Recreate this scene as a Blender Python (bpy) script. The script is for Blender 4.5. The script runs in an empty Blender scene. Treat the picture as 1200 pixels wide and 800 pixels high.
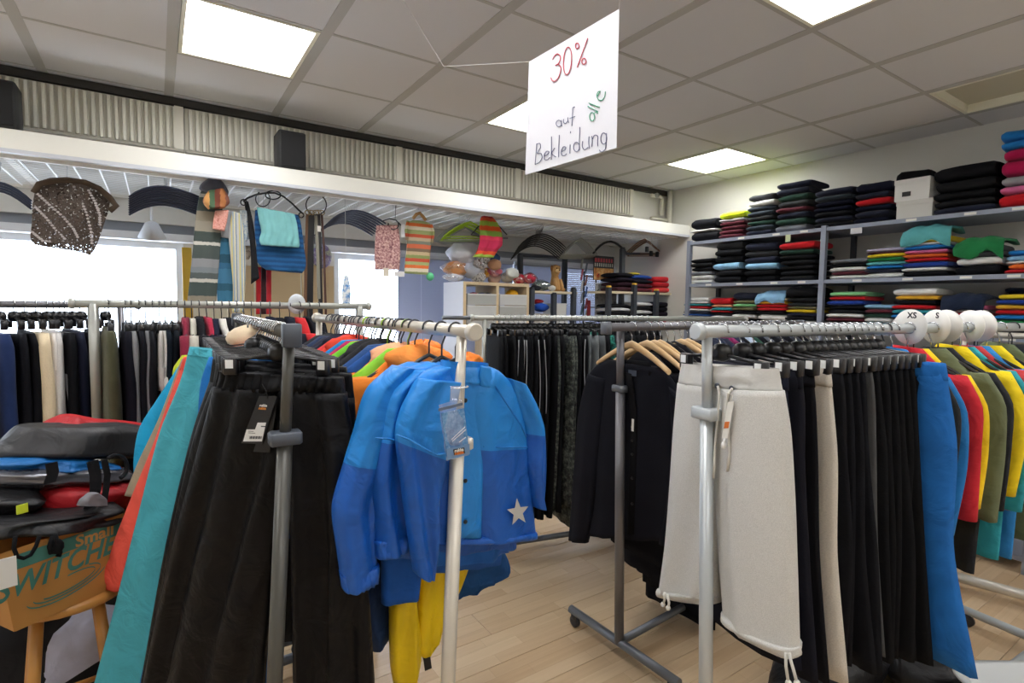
import bpy, math, random
import numpy as np
from mathutils import Vector

# ------------------------------------------------------------------ camera, world, light, exposure
SC = bpy.context.scene
COL = SC.collection
FPX, EYE, CEIL = 628.7, 1.52, 2.77
YAW, PITCH, ROLL = (math.radians(a) for a in (33.535, -3.837, -0.759))

def cam_axes():
    f = np.array([math.sin(YAW)*math.cos(PITCH), math.cos(YAW)*math.cos(PITCH), math.sin(PITCH)])
    r = np.array([math.cos(YAW), -math.sin(YAW), 0.0])
    d = np.cross(f, r)
    return r*math.cos(ROLL)+d*math.sin(ROLL), -r*math.sin(ROLL)+d*math.cos(ROLL), f
AX_R, AX_D, AX_F = cam_axes()
EYEP = np.array([0.0, 0.0, EYE])

cam_data = bpy.data.cameras.new('camera')
cam_data.sensor_width = 36.0
cam_data.lens = 36.0*FPX/1200.0
cam_data.clip_start = 0.05
cam = bpy.data.objects.new('camera', cam_data)
COL.objects.link(cam)
m = np.eye(4); m[:3, 0] = AX_R; m[:3, 1] = -AX_D; m[:3, 2] = -AX_F; m[:3, 3] = EYEP
from mathutils import Matrix
cam.matrix_world = Matrix(m.tolist())
SC.camera = cam

world = bpy.data.worlds.new('world')
SC.world = world
world.use_nodes = True
bg = world.node_tree.nodes['Background']
bg.inputs[0].default_value = (0.80, 0.88, 1.0, 1)      # bright overcast day outside the windows
bg.inputs[1].default_value = 7.0
LAMP = 15.0                                            # radiance of the ceiling light diffusers
SC.view_settings.view_transform = 'Standard'
SC.view_settings.look = 'None'
SC.view_settings.gamma = 1.0
SC.view_settings.use_curve_mapping = False
SC.view_settings.exposure = 0.28
SC.cycles.max_bounces = 6
SC.cycles.diffuse_bounces = 4
SC.cycles.transparent_max_bounces = 10

# ------------------------------------------------------------------ measuring helpers (photo measurements -> real places)
RH = np.array([math.cos(YAW), -math.sin(YAW), 0.0])
FH = np.array([math.sin(YAW), math.cos(YAW), 0.0])
def ray(x, y): return (x-600)/FPX*AX_R + (y-400)/FPX*AX_D + AX_F
def pt(x, y, d): return EYEP + ray(x, y)*d
def at_z(x, y, z): v = ray(x, y); return EYEP + v*((z-EYE)/v[2])
def at_y(x, y, Y): v = ray(x, y); return EYEP + v*(Y/v[1])
def at_x(x, y, X): v = ray(x, y); return EYEP + v*(X/v[0])
def proj(p):
    v = np.asarray(p, float)-EYEP; d = v@AX_F
    return 600+FPX*(v@AX_R)/d, 400+FPX*(v@AX_D)/d
def at_plane(x, y, P0, n):
    v = ray(x, y); return EYEP + v*(((P0-EYEP)@n)/(v@n))

# ------------------------------------------------------------------ materials
def lin(h):
    if isinstance(h, str):
        h = h.lstrip('#'); h = ''.join(q*2 for q in h) if len(h) == 3 else h; c = [int(h[i:i+2], 16)/255 for i in (0, 2, 4)]
    else: c = list(h)
    return tuple(x/12.92 if x <= 0.04045 else ((x+0.055)/1.055)**2.4 for x in c) + (1.0,)
MATS = {}
def principled(name):
    mt = bpy.data.materials.new(name); mt.use_nodes = True
    nt = mt.node_tree
    return mt, nt, nt.nodes['Principled BSDF']
def node(nt, typ, **kw):
    n = nt.nodes.new(typ)
    for k, v in kw.items():
        if k.startswith('i_'): n.inputs[k[2:].replace('_', ' ')].default_value = v
        else: setattr(n, k, v)
    return n
def plain(col, rough=0.5, metal=0.0, name='paint', bump=0.0, scale=200.0, spec=None):
    key = ('plain', col, rough, metal, bump, scale, spec)
    if key in MATS: return MATS[key]
    mt, nt, b = principled(name)
    b.inputs['Base Color'].default_value = lin(col)
    b.inputs['Roughness'].default_value = rough
    b.inputs['Metallic'].default_value = metal
    if spec is not None: b.inputs['Specular IOR Level'].default_value = spec
    if bump:
        tc = node(nt, 'ShaderNodeTexCoord'); nz = node(nt, 'ShaderNodeTexNoise', i_Scale=scale, i_Detail=2.0)
        bp = node(nt, 'ShaderNodeBump', i_Strength=bump, i_Distance=0.002)
        nt.links.new(tc.outputs['Object'], nz.inputs['Vector']); nt.links.new(nz.outputs['Fac'], bp.inputs['Height'])
        nt.links.new(bp.outputs['Normal'], b.inputs['Normal'])
    MATS[key] = mt; return mt
def fabric(col, rough=0.85, kind='woven', var=0.12, spec=1.0):
    """cloth: kind woven (fine even weave), fleece (mottled heather), shell (smooth rainwear with crinkles)"""
    key = ('fab', col, rough, kind, var, spec)
    if key in MATS: return MATS[key]
    mt, nt, b = principled('cloth_'+kind)
    tc = node(nt, 'ShaderNodeTexCoord')
    sc_, st = {'woven': (30.0, 0.35), 'fleece': (260.0, 0.35), 'shell': (11.0, 0.55), 'knit': (180.0, 0.6)}[kind]
    nz = node(nt, 'ShaderNodeTexNoise', i_Scale=sc_, i_Detail=3.0, i_Distortion=0.0 if kind in ('fleece', 'knit') else 1.2)
    nz2 = node(nt, 'ShaderNodeTexNoise', i_Scale=14.0 if kind != 'fleece' else 420.0, i_Detail=2.0)
    nt.links.new(tc.outputs['Object'], nz.inputs['Vector']); nt.links.new(tc.outputs['Object'], nz2.inputs['Vector'])
    c = lin(col)
    rp = node(nt, 'ShaderNodeValToRGB')
    rp.color_ramp.elements[0].position = 0.3; rp.color_ramp.elements[1].position = 0.7
    rp.color_ramp.elements[0].color = tuple(x*(1-var) for x in c[:3])+(1,)
    rp.color_ramp.elements[1].color = tuple(min(1, x*(1+var)+0.0005) for x in c[:3])+(1,)
    nt.links.new(nz2.outputs['Fac'], rp.inputs[0]); nt.links.new(rp.outputs[0], b.inputs['Base Color'])
    b.inputs['Roughness'].default_value = rough
    b.inputs['Specular IOR Level'].default_value = (0.25 if kind != 'shell' else 0.45)*(1.0 if max(c[:3]) > 0.03 or kind == 'shell' else 0.6)*spec
    if kind in ('fleece', 'knit', 'woven'):
        b.inputs['Sheen Weight'].default_value = 0.08 if max(c[:3]) > 0.03 else 0.0
    bp = node(nt, 'ShaderNodeBump', i_Strength=st, i_Distance=0.0012 if kind in ('fleece', 'knit') else (0.02 if kind == 'shell' else 0.008))
    nt.links.new(nz.outputs['Fac'], bp.inputs['Height']); nt.links.new(bp.outputs['Normal'], b.inputs['Normal'])
    MATS[key] = mt; return mt
def stripes(cols, scale, axis='Z', wob=0.02, rough=0.9, name='striped_knit'):
    """cloth in bands along an axis: cols = [(position, colour)...] over one period of length 1/scale"""
    mt, nt, b = principled(name)
    tc = node(nt, 'ShaderNodeTexCoord'); sp = node(nt, 'ShaderNodeSeparateXYZ')
    nz = node(nt, 'ShaderNodeTexNoise', i_Scale=60.0, i_Detail=2.0)
    nt.links.new(tc.outputs['Object'], sp.inputs[0]); nt.links.new(tc.outputs['Object'], nz.inputs['Vector'])
    ma = node(nt, 'ShaderNodeMath', operation='MULTIPLY_ADD'); ma.inputs[1].default_value = scale
    mb = node(nt, 'ShaderNodeMath', operation='MULTIPLY'); mb.inputs[1].default_value = wob*scale
    nt.links.new(nz.outputs['Fac'], mb.inputs[0]); nt.links.new(sp.outputs[axis], ma.inputs[0]); nt.links.new(mb.outputs[0], ma.inputs[2])
    fr = node(nt, 'ShaderNodeMath', operation='FRACT'); nt.links.new(ma.outputs[0], fr.inputs[0])
    rp = node(nt, 'ShaderNodeValToRGB'); rp.color_ramp.interpolation = 'CONSTANT'
    els = rp.color_ramp.elements
    while len(els) < len(cols): els.new(0.5)
    for e, (p, c) in zip(els, cols): e.position = p; e.color = lin(c)
    nt.links.new(fr.outputs[0], rp.inputs[0]); nt.links.new(rp.outputs[0], b.inputs['Base Color'])
    b.inputs['Roughness'].default_value = rough
    bp = node(nt, 'ShaderNodeBump', i_Strength=0.5, i_Distance=0.002)
    n3 = node(nt, 'ShaderNodeTexNoise', i_Scale=220.0); nt.links.new(tc.outputs['Object'], n3.inputs['Vector'])
    nt.links.new(n3.outputs['Fac'], bp.inputs['Height']); nt.links.new(bp.outputs['Normal'], b.inputs['Normal'])
    return mt
def speckle(c0, c1, c2, scale=120.0, kind='knit', name='speckled_knit'):
    mt, nt, b = principled(name)
    tc = node(nt, 'ShaderNodeTexCoord'); vo = node(nt, 'ShaderNodeTexNoise', i_Scale=scale, i_Detail=3.0, i_Roughness=0.7)
    rp = node(nt, 'ShaderNodeValToRGB')
    els = rp.color_ramp.elements; els.new(0.5)
    for e, p, c in zip(els, (0.36, 0.5, 0.64), (c0, c1, c2)): e.position = p; e.color = lin(c)
    nt.links.new(tc.outputs['Object'], vo.inputs['Vector']); nt.links.new(vo.outputs['Fac'], rp.inputs[0])
    nt.links.new(rp.outputs[0], b.inputs['Base Color']); b.inputs['Roughness'].default_value = 0.9
    bp = node(nt, 'ShaderNodeBump', i_Strength=0.5, i_Distance=0.002)
    nt.links.new(vo.outputs['Fac'], bp.inputs['Height']); nt.links.new(bp.outputs['Normal'], b.inputs['Normal'])
    return mt
def metal_tube(col, rough=0.38, metal=0.35): return plain(col, rough, metal, 'tube_metal')
def emit(col, strength):
    mt, nt, b = principled('light_diffuser')
    b.inputs['Base Color'].default_value = lin('#fffdf4')
    b.inputs['Emission Color'].default_value = lin(col); b.inputs['Emission Strength'].default_value = strength
    return mt
def clear_film(col='#ffffff', through=0.8, rough=0.05, name='clear_film', trans=0.75):
    """thin clear sheet: mostly lets light pass straight, with a glossy sheen"""
    mt, nt, b = principled(name)
    out = nt.nodes['Material Output']
    tr = node(nt, 'ShaderNodeBsdfTransparent'); tr.inputs[0].default_value = lin(col)
    gl = node(nt, 'ShaderNodeBsdfGlossy', i_Roughness=rough); gl.inputs[0].default_value = (1, 1, 1, 1)
    mx = node(nt, 'ShaderNodeMixShader'); mx.inputs[0].default_value = 1-through
    nt.links.new(tr.outputs[0], mx.inputs[1]); nt.links.new(gl.outputs[0], mx.inputs[2]); nt.links.new(mx.outputs[0], out.inputs[0])
    return mt

# ------------------------------------------------------------------ mesh helpers
class MB:
    def __init__(self): self.v = []; self.f = []; self.m = []; self.s = []
    def add(self, verts, faces, mi=0, smooth=False):
        o = len(self.v)
        self.v.extend([tuple(map(float, p)) for p in verts])
        for fc in faces:
            self.f.append([i+o for i in fc]); self.m.append(mi); self.s.append(smooth)
        return self
    def box(self, lo, hi, mi=0, rz=0.0, c=None):
        x0, y0, z0 = lo; x1, y1, z1 = hi
        vs = [(x0,y0,z0),(x1,y0,z0),(x1,y1,z0),(x0,y1,z0),(x0,y0,z1),(x1,y0,z1),(x1,y1,z1),(x0,y1,z1)]
        if rz:
            cx, cy = c if c is not None else ((x0+x1)/2, (y0+y1)/2); ca, sa = math.cos(rz), math.sin(rz)
            vs = [(cx+(x-cx)*ca-(y-cy)*sa, cy+(x-cx)*sa+(y-cy)*ca, z) for x, y, z in vs]
        return self.add(vs, [(0,3,2,1),(4,5,6,7),(0,1,5,4),(1,2,6,5),(2,3,7,6),(3,0,4,7)], mi)
    def obox(self, c, ux, uy, uz, mi=0):
        """box from centre and three half-axis vectors"""
        c, ux, uy, uz = (np.asarray(a, float) for a in (c, ux, uy, uz))
        vs = [c+a*ux+b*uy+d*uz for d in (-1, 1) for a, b in ((-1,-1),(1,-1),(1,1),(-1,1))]
        fs = [(0,3,2,1),(4,5,6,7),(0,1,5,4),(1,2,6,5),(2,3,7,6),(3,0,4,7)]
        if np.dot(np.cross(ux, uy), uz) < 0: fs = [f[::-1] for f in fs]
        return self.add(vs, fs, mi)
    def rbox(self, c, h, r=0.01, mi=0, ux=(1,0,0), uy=(0,1,0)):
        """box with rounded upright edges and slightly rounded rims; c centre, h half sizes"""
        c = np.asarray(c, float); ux = np.asarray(ux, float); uy = np.asarray(uy, float)
        rings = []
        for dz, inset in ((-h[2], r*0.5), (-h[2]+r*0.5, 0), (h[2]-r*0.5, 0), (h[2], r*0.5)):
            ring = []
            for sx, sy, a0 in ((1,1,0),(-1,1,90),(-1,-1,180),(1,-1,270)):
                for k in (0, 45, 90):
                    a = math.radians(a0+k); rr = max(r-inset*0.5, 1e-4)
                    ring.append(c+ux*(sx*(h[0]-r-inset*0.5)+rr*math.cos(a))+uy*(sy*(h[1]-r-inset*0.5)+rr*math.sin(a))+np.array([0,0,dz]))
            rings.append(ring)
        return self.loft(rings, mi)
    def loft(self, rings, mi=0, cap0=True, cap1=True, smooth=True):
        n = len(rings[0]); o = len(self.v)
        mis = mi if callable(mi) else (lambda i: mi)
        for r in rings: self.v.extend([tuple(map(float, p)) for p in r])
        for i in range(len(rings)-1):
            for j in range(n):
                k = (j+1) % n
                self.f.append([o+i*n+j, o+i*n+k, o+(i+1)*n+k, o+(i+1)*n+j]); self.m.append(mis(i)); self.s.append(smooth)
        if cap0: self.f.append([o+j for j in range(n)][::-1]); self.m.append(mis(0)); self.s.append(False)
        if cap1: self.f.append([o+(len(rings)-1)*n+j for j in range(n)]); self.m.append(mis(len(rings)-2)); self.s.append(False)
        return self
    def tube(self, pts, r, n=8, mi=0, cap=True):
        pts = [np.asarray(p, float) for p in pts]
        rs = r if isinstance(r, (list, tuple)) else [r]*len(pts)
        rings = []; up = None
        for i, p in enumerate(pts):
            a = pts[max(i-1, 0)]; b = pts[min(i+1, len(pts)-1)]
            t = b-a; t = t/(np.linalg.norm(t)+1e-12)
            if up is None:
                up = np.array([0,0,1.0]) if abs(t[2]) < 0.9 else np.array([1.0,0,0])
            s = np.cross(t, up); s /= (np.linalg.norm(s)+1e-12); up = np.cross(s, t)
            rings.append([p+rs[i]*(math.cos(2*math.pi*k/n)*s+math.sin(2*math.pi*k/n)*up) for k in range(n)])
        return self.loft(rings, mi, cap, cap)
    def strap(self, pts, w, t, wdir, mi=0):
        """flat band along pts: w full width along wdir, t thickness"""
        pts = [np.asarray(p, float) for p in pts]; wd = np.asarray(wdir, float); wd /= np.linalg.norm(wd)
        rings = []
        for i, p in enumerate(pts):
            a = pts[max(i-1, 0)]; b = pts[min(i+1, len(pts)-1)]; d = b-a
            nrm = np.cross(d, wd); nrm /= (np.linalg.norm(nrm)+1e-9)
            rings.append([p-wd*w/2-nrm*t/2, p+wd*w/2-nrm*t/2, p+wd*w/2+nrm*t/2, p-wd*w/2+nrm*t/2])
        return self.loft(rings, mi, smooth=False)
    def lathe(self, prof, c=(0,0,0), n=16, mi=0, axis=None):
        c = np.asarray(c, float)
        if axis is None: ax, s, u = np.array([0,0,1.0]), np.array([1.0,0,0]), np.array([0,1.0,0])
        else:
            ax = np.asarray(axis, float); ax /= np.linalg.norm(ax)
            s = np.cross(ax, [0,0,1.0]);
            if np.linalg.norm(s) < 1e-6: s = np.array([1.0,0,0])
            s /= np.linalg.norm(s); u = np.cross(ax, s)
        rings = [[c+ax*z+r*(math.cos(2*math.pi*k/n)*s+math.sin(2*math.pi*k/n)*u) for k in range(n)] for r, z in prof]
        return self.loft(rings, mi)
    def ball(self, c, r, n=12, mi=0, squash=(1,1,1)):
        c = np.asarray(c, float); sq = np.asarray(squash, float); rings = []
        for i in range(n//2+1):
            a = -math.pi/2+math.pi*i/(n//2); a = max(min(a, 1.5), -1.5)
            rings.append([c+sq*r*np.array([math.cos(a)*math.cos(2*math.pi*k/n), math.cos(a)*math.sin(2*math.pi*k/n), math.sin(a)]) for k in range(n)])
        return self.loft(rings, mi)

ORG = {}
def build(name, mb, mats, parent=None, loc=None, local=False):
    me = bpy.data.meshes.new(name)
    base = np.zeros(3)
    if parent is not None and not local: base = ORG.get(parent.name, np.zeros(3))
    elif loc is not None and not local: base = np.asarray(loc, float)
    v = np.asarray(mb.v, float)-base
    me.from_pydata(v.tolist(), [], mb.f)
    me.polygons.foreach_set('use_smooth', mb.s)
    if not isinstance(mats, (list, tuple)): mats = [mats]
    for mt in mats: me.materials.append(mt)
    if len(mats) > 1: me.polygons.foreach_set('material_index', mb.m)
    me.update()
    o = bpy.data.objects.new(name, me)
    COL.objects.link(o)
    if parent is not None: o.parent = parent; ORG[o.name] = base
    elif loc is not None: o.location = [float(x) for x in loc]; ORG[o.name] = np.asarray(loc, float)
    return o
def tag(o, label, cat, group=None):
    o['label'] = label; o['category'] = cat
    if group: o['group'] = group
    return o
def thing(name, label, cat, loc=(0,0,0), group=None):
    o = bpy.data.objects.new(name, None); COL.objects.link(o)
    o.empty_display_size = 0.05
    o.location = [float(x) for x in loc]; ORG[o.name] = np.asarray(loc, float)
    return tag(o, label, cat, group)
def structure(name, mb, mats, parent=None):
    o = build(name, mb, mats, parent)
    if parent is None: o['kind'] = 'structure'
    return o
def dup(root, loc, rz=0.0, label=None, group=None, tilt=0.0):
    r = root.copy(); COL.objects.link(r)
    r.location = [float(x) for x in loc]; r.rotation_euler = (0, tilt, rz)
    if label: r['label'] = label
    if group: r['group'] = group
    for ch in list(root.children):
        c = ch.copy(); COL.objects.link(c); c.parent = r
        for g in list(ch.children):
            d = g.copy(); COL.objects.link(d); d.parent = c
    return r
def drop(root):
    for ch in list(root.children):
        for g in list(ch.children): bpy.data.objects.remove(g)
        bpy.data.objects.remove(ch)
    bpy.data.objects.remove(root)
def ordinal(n):
    a = ['', 'first', 'second', 'third', 'fourth', 'fifth', 'sixth', 'seventh', 'eighth', 'ninth', 'tenth', 'eleventh', 'twelfth', 'thirteenth',
         'fourteenth', 'fifteenth', 'sixteenth', 'seventeenth', 'eighteenth', 'nineteenth', 'twentieth']
    if n <= 20: return a[n]
    t = {2: 'twenty', 3: 'thirty', 4: 'forty'}[n//10]
    return t+'-'+a[n % 10] if n % 10 else {2: 'twentieth', 3: 'thirtieth', 4: 'fortieth'}[n//10]

def cubic(xs, ys, q):
    """smooth interpolation of rows through given stations"""
    xs = np.asarray(xs, float); ys = np.asarray(ys, float)
    g = np.gradient(ys, xs, axis=0) if len(xs) > 2 else np.repeat(((ys[1]-ys[0])/(xs[1]-xs[0]))[None], 2, 0)
    out = []
    for t in q:
        i = int(min(max(np.searchsorted(xs, t)-1, 0), len(xs)-2)); h = xs[i+1]-xs[i]; s = (t-xs[i])/h
        out.append((2*s**3-3*s**2+1)*ys[i]+(s**3-2*s**2+s)*h*g[i]*0.8+(-2*s**3+3*s**2)*ys[i+1]+(s**3-s**2)*h*g[i+1]*0.8)
    return np.array(out)
def cloth(L, R, nrm, t=0.03, amp=0.008, wave=0.09, n=22, m=24, seed=0, ts=None, puff=0.25, mb=None, mi=0, cap0=True, grow=0.6, crinkle=0.0):
    """hanging cloth: closed loft through edge points L[i]..R[i], thickness t along nrm, running folds"""
    rnd = random.Random(seed)
    L = np.asarray(L, float); R = np.asarray(R, float); nrm = np.asarray(nrm, float); nrm = nrm/np.linalg.norm(nrm)
    mid = (L+R)/2
    st = np.concatenate([[0], np.cumsum(np.linalg.norm(np.diff(mid, axis=0), axis=1)+1e-5)])
    q = np.linspace(0, st[-1], m)
    Lq, Rq = cubic(st, L, q), cubic(st, R, q)
    tq = np.interp(q, st, ts) if ts is not None else np.full(m, t)
    p1, p2, p3, p4 = (rnd.uniform(0, 6.28) for _ in range(4))
    b1, b2 = rnd.uniform(-1, 1), rnd.uniform(-1, 1)
    rings = []
    for i in range(m):
        v = q[i]/st[-1]; w = np.linalg.norm(Rq[i]-Lq[i]); ring = []
        fw = (1-grow)+grow*v
        for k in range(n):
            th = 2*math.pi*k/n; c, s = math.cos(th), math.sin(th)
            a = math.copysign(abs(c)**0.85, c); u = (a+1)/2
            x = u*w
            fold = math.sin(2*math.pi*x/wave+p1+1.2*math.sin(2.2*v+p2)+b1*2*v)+0.5*math.sin(2*math.pi*x/(wave*0.53)+p3-b2*3*v)
            edge = min(1.0, 4*min(u, 1-u)+0.15)
            y = tq[i]/2*math.copysign(abs(s)**(1-puff*1.4), s)*(1+puff*0.4*math.sin(5*v+p4+3*u))+amp*fw*fold*edge
            if crinkle: y += crinkle*math.sin(47*v+3*math.sin(9*u+p1))*math.sin(11*u+p3+5*v)*edge
            ring.append(Lq[i]+(Rq[i]-Lq[i])*u+nrm*y)
        rings.append(ring)
    mb = mb or MB()
    mb.loft(rings, mi, cap0, True)
    return mb
class Plane:
    """upright plane a garment hangs in, through two measured points"""
    def __init__(self, a, b):
        self.P = np.asarray(a, float); u = np.asarray(b, float)-self.P; u[2] = 0
        self.u = u/np.linalg.norm(u); self.n = np.array([self.u[1], -self.u[0], 0.0])
        if self.n@FH > 0: self.n = -self.n        # n points to the viewer's side
    def at(self, x, y, off=0.0): return at_plane(x, y, self.P+self.n*off, self.n)
    def rows(self, rows, off=0.0):
        L = [self.at(r[0], r[1], off) for r in rows]; R = [self.at(r[2], r[3], off) for r in rows]
        return L, R
def sheet(pl, rows, off=0.0, **kw):
    L, R = pl.rows(rows, off); return cloth(L, R, pl.n, **kw)
def text_mesh(body, size, extrude=0.0006, bold=0.0, shear=0.0, align='CENTER'):
    """flat lettering as mesh data, in the xy plane"""
    cu = bpy.data.curves.new('lettering', 'FONT'); cu.body = body; cu.size = size; cu.extrude = extrude; cu.offset = bold
    cu.shear = shear; cu.align_x = align; cu.align_y = 'CENTER'; cu.resolution_u = 3
    ob = bpy.data.objects.new('lettering', cu)
    me = bpy.data.meshes.new_from_object(ob)
    mb = MB(); mb.add([v.co[:] for v in me.vertices], [list(p.vertices) for p in me.polygons])
    bpy.data.objects.remove(ob); bpy.data.curves.remove(cu); bpy.data.meshes.remove(me)
    return mb
def place(mb, o, ux, uy):
    """carry flat (x, y, z) verts into the plane with axes ux, uy at o"""
    o, ux, uy = (np.asarray(a, float) for a in (o, ux, uy)); nz = np.cross(ux, uy)
    mb.v = [tuple(o+x*ux+y*uy+z*nz) for x, y, z in mb.v]; return mb
rng = random.Random(7)

# ------------------------------------------------------------------ the room
XL, XR, YB, YH, YW = -2.6, 4.66, -2.0, 4.02, 4.9
WALLP = plain('#d9d7d0', 0.9, name='wall_paint', bump=0.15, scale=300)
WHITE = plain('#e9e8e2', 0.6); CREAM = plain('#efeee6', 0.5); OFFW = plain('#dcdcd8', 0.6)
DARK = plain('#2a2a2b', 0.6); BLACKP = plain('#141416', 0.45); GREYP = plain('#8b8e92', 0.5)

# floor of laminate boards running along the clothes rails, each board printed with three narrow strips
def laminate():
    mt, nt, b = principled('laminate_boards')
    tc = node(nt, 'ShaderNodeTexCoord'); oi = node(nt, 'ShaderNodeObjectInfo')
    ad = node(nt, 'ShaderNodeVectorMath', operation='ADD'); cmb = node(nt, 'ShaderNodeCombineXYZ')
    mu = node(nt, 'ShaderNodeMath', operation='MULTIPLY'); mu.inputs[1].default_value = 7.3
    nt.links.new(oi.outputs['Random'], mu.inputs[0]); nt.links.new(mu.outputs[0], cmb.inputs[0])
    nt.links.new(tc.outputs['Object'], ad.inputs[0]); nt.links.new(cmb.outputs[0], ad.inputs[1])
    br = node(nt, 'ShaderNodeTexBrick'); br.offset = 0.37; br.inputs['Scale'].default_value = 1.0
    br.inputs['Mortar Size'].default_value = 0.0004; br.inputs['Brick Width'].default_value = 0.42; br.inputs['Row Height'].default_value = 0.0635
    br.inputs['Color1'].default_value = lin('#d5bd9b'); br.inputs['Color2'].default_value = lin('#c0a27e'); br.inputs['Mortar'].default_value = lin('#a68c6e')
    nt.links.new(ad.outputs[0], br.inputs['Vector'])
    mp = node(nt, 'ShaderNodeMapping'); mp.inputs['Scale'].default_value = (3.0, 60.0, 1.0)
    gr = node(nt, 'ShaderNodeTexNoise', i_Scale=1.0, i_Detail=4.0)
    nt.links.new(ad.outputs[0], mp.inputs[0]); nt.links.new(mp.outputs[0], gr.inputs['Vector'])
    rp = node(nt, 'ShaderNodeValToRGB'); rp.color_ramp.elements[0].color = (0.78, 0.74, 0.70, 1); rp.color_ramp.elements[1].color = (1.05, 1.05, 1.05, 1)
    nt.links.new(gr.outputs['Fac'], rp.inputs[0])
    mx = node(nt, 'ShaderNodeMix', data_type='RGBA', blend_type='MULTIPLY'); mx.inputs[0].default_value = 0.8
    nt.links.new(br.outputs['Color'], mx.inputs[6]); nt.links.new(rp.outputs[0], mx.inputs[7]); nt.links.new(mx.outputs[2], b.inputs['Base Color'])
    b.inputs['Roughness'].default_value = 0.33
    return mt
LAM = laminate()
fl = structure('floor', MB().box((XL, YB, -0.1), (XR, YW, -0.008)), plain('#7d664c', 0.8))
bw, bl = 0.192, 1.285
bmesh_cache = {}
def board(x0, x1, y0, y1):
    key = (round(x1-x0, 3), round(y1-y0, 3))
    if key not in bmesh_cache:
        mb = MB(); w, h = x1-x0, y1-y0
        e = 0.0015
        mb.loft([[(0.0008,0.0008,-0.009),(w-0.0008,0.0008,-0.009),(w-0.0008,h-0.0008,-0.009),(0.0008,h-0.0008,-0.009)],
                 [(0.0008,0.0008,-e),(w-0.0008,0.0008,-e),(w-0.0008,h-0.0008,-e),(0.0008,h-0.0008,-e)],
                 [(e+.0008,e+.0008,0),(w-e-.0008,e+.0008,0),(w-e-.0008,h-e-.0008,0),(e+.0008,h-e-.0008,0)]], smooth=False)
        o = build('floor_board', mb, LAM, fl, local=True); bmesh_cache[key] = o.data
    else:
        o = bpy.data.objects.new('floor_board', bmesh_cache[key]); COL.objects.link(o); o.parent = fl
    o.location = (x0, y0, 0)
y = YB; k = 0
while y < YW-0.01:
    y1 = min(y+bw, YW); x = XL-[0.0, 0.43, 0.86][k % 3]
    while x < XR-0.02:
        a, b_ = max(x, XL), min(x+bl, XR)
        if b_-a > 0.03: board(a, b_, y, y1)
        x += bl
    y = y1; k += 1

# outer walls
structure('wall_right', MB().box((XR, YB, 0), (XR+0.12, YW+0.12, CEIL+0.2)), WALLP)
structure('wall_left', MB().box((XL-0.12, YB, 0), (XL, YW+0.12, CEIL+0.2)), WALLP)
structure('wall_back', MB().box((XL-0.12, YB-0.12, 0), (XR+0.12, YB, CEIL+0.2)), WALLP)
ZS, ZT = 0.92, 1.97
wx = [-2.35, float(at_y(216, 330, YW)[0]), float(at_y(392, 330, YW)[0]), float(at_y(737, 330, YW)[0])]
mb = MB()
mb.box((XL, YW, 0), (XR, YW+0.14, ZS)); mb.box((XL, YW, ZT), (XR, YW+0.14, CEIL))
mb.box((XL, YW, ZS), (wx[0], YW+0.14, ZT)); mb.box((wx[1], YW, ZS), (wx[2], YW+0.14, ZT)); mb.box((wx[3], YW, ZS), (XR, YW+0.14, ZT))
structure('wall_front', mb, WALLP)
GLASS = clear_film('#fbfdff', 0.93, 0.02, 'window_glass')
FRAMEM = plain('#dfe2e6', 0.4)
for i, (xa, xb) in enumerate(((wx[0], wx[1]), (wx[2], wx[3]))):
    wn = structure('window_%d' % (i+1), MB().box((xa, YW+0.04, ZS), (xb, YW+0.10, ZS+0.05)), FRAMEM)
    for nm, lo, hi in (('frame_head', (xa, YW+.04, ZT-.05), (xb, YW+.1, ZT)), ('frame_jamb', (xa, YW+.04, ZS+.05), (xa+.05, YW+.1, ZT-.05)),
                       ('frame_jamb', (xb-.05, YW+.04, ZS+.05), (xb, YW+.1, ZT-.05))):
        structure(nm, MB().box(lo, hi), FRAMEM, wn)
    n = 2
    for j in range(n):
        pa, pb = xa+.05+(xb-xa-.1)*j/n, xa+.05+(xb-xa-.1)*(j+1)/n
        structure('pane', MB().box((pa, YW+.066, ZS+.05), (pb, YW+.074, ZT-.05)), GLASS, wn)
        if j: structure('mullion', MB().box((pa-.025, YW+.045, ZS+.05), (pa+.025, YW+.095, ZT-.05)), FRAMEM, wn)
    structure('window_sill', MB().box((xa-.05, YW-.16, ZS-.035), (xb+.05, YW+.04, ZS)), WHITE, wn)
# casing that runs over both windows and carries the blinds
hd = structure('trim_1', MB().box((XL, YW-.10, 2.09), (XR, YW, 2.24)), OFFW)
structure('rail_groove', MB().box((XL, YW-.06, 2.02), (XR, YW, 2.09)), plain('#8f939b', 0.6), hd)
structure('rail_lip', MB().box((XL, YW-.11, 1.965), (XR, YW, 2.02)), plain('#d5d8de', 0.5), hd)
structure('ceiling_2', MB().box((XL, YH+.06, 2.56), (XR, YW, 2.62)), WHITE)      # lower ceiling of the window bay
structure('wall_upper', MB().box((XL, YH, 2.36), (XR, YH+.06, CEIL+.16)), WALLP)

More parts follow.
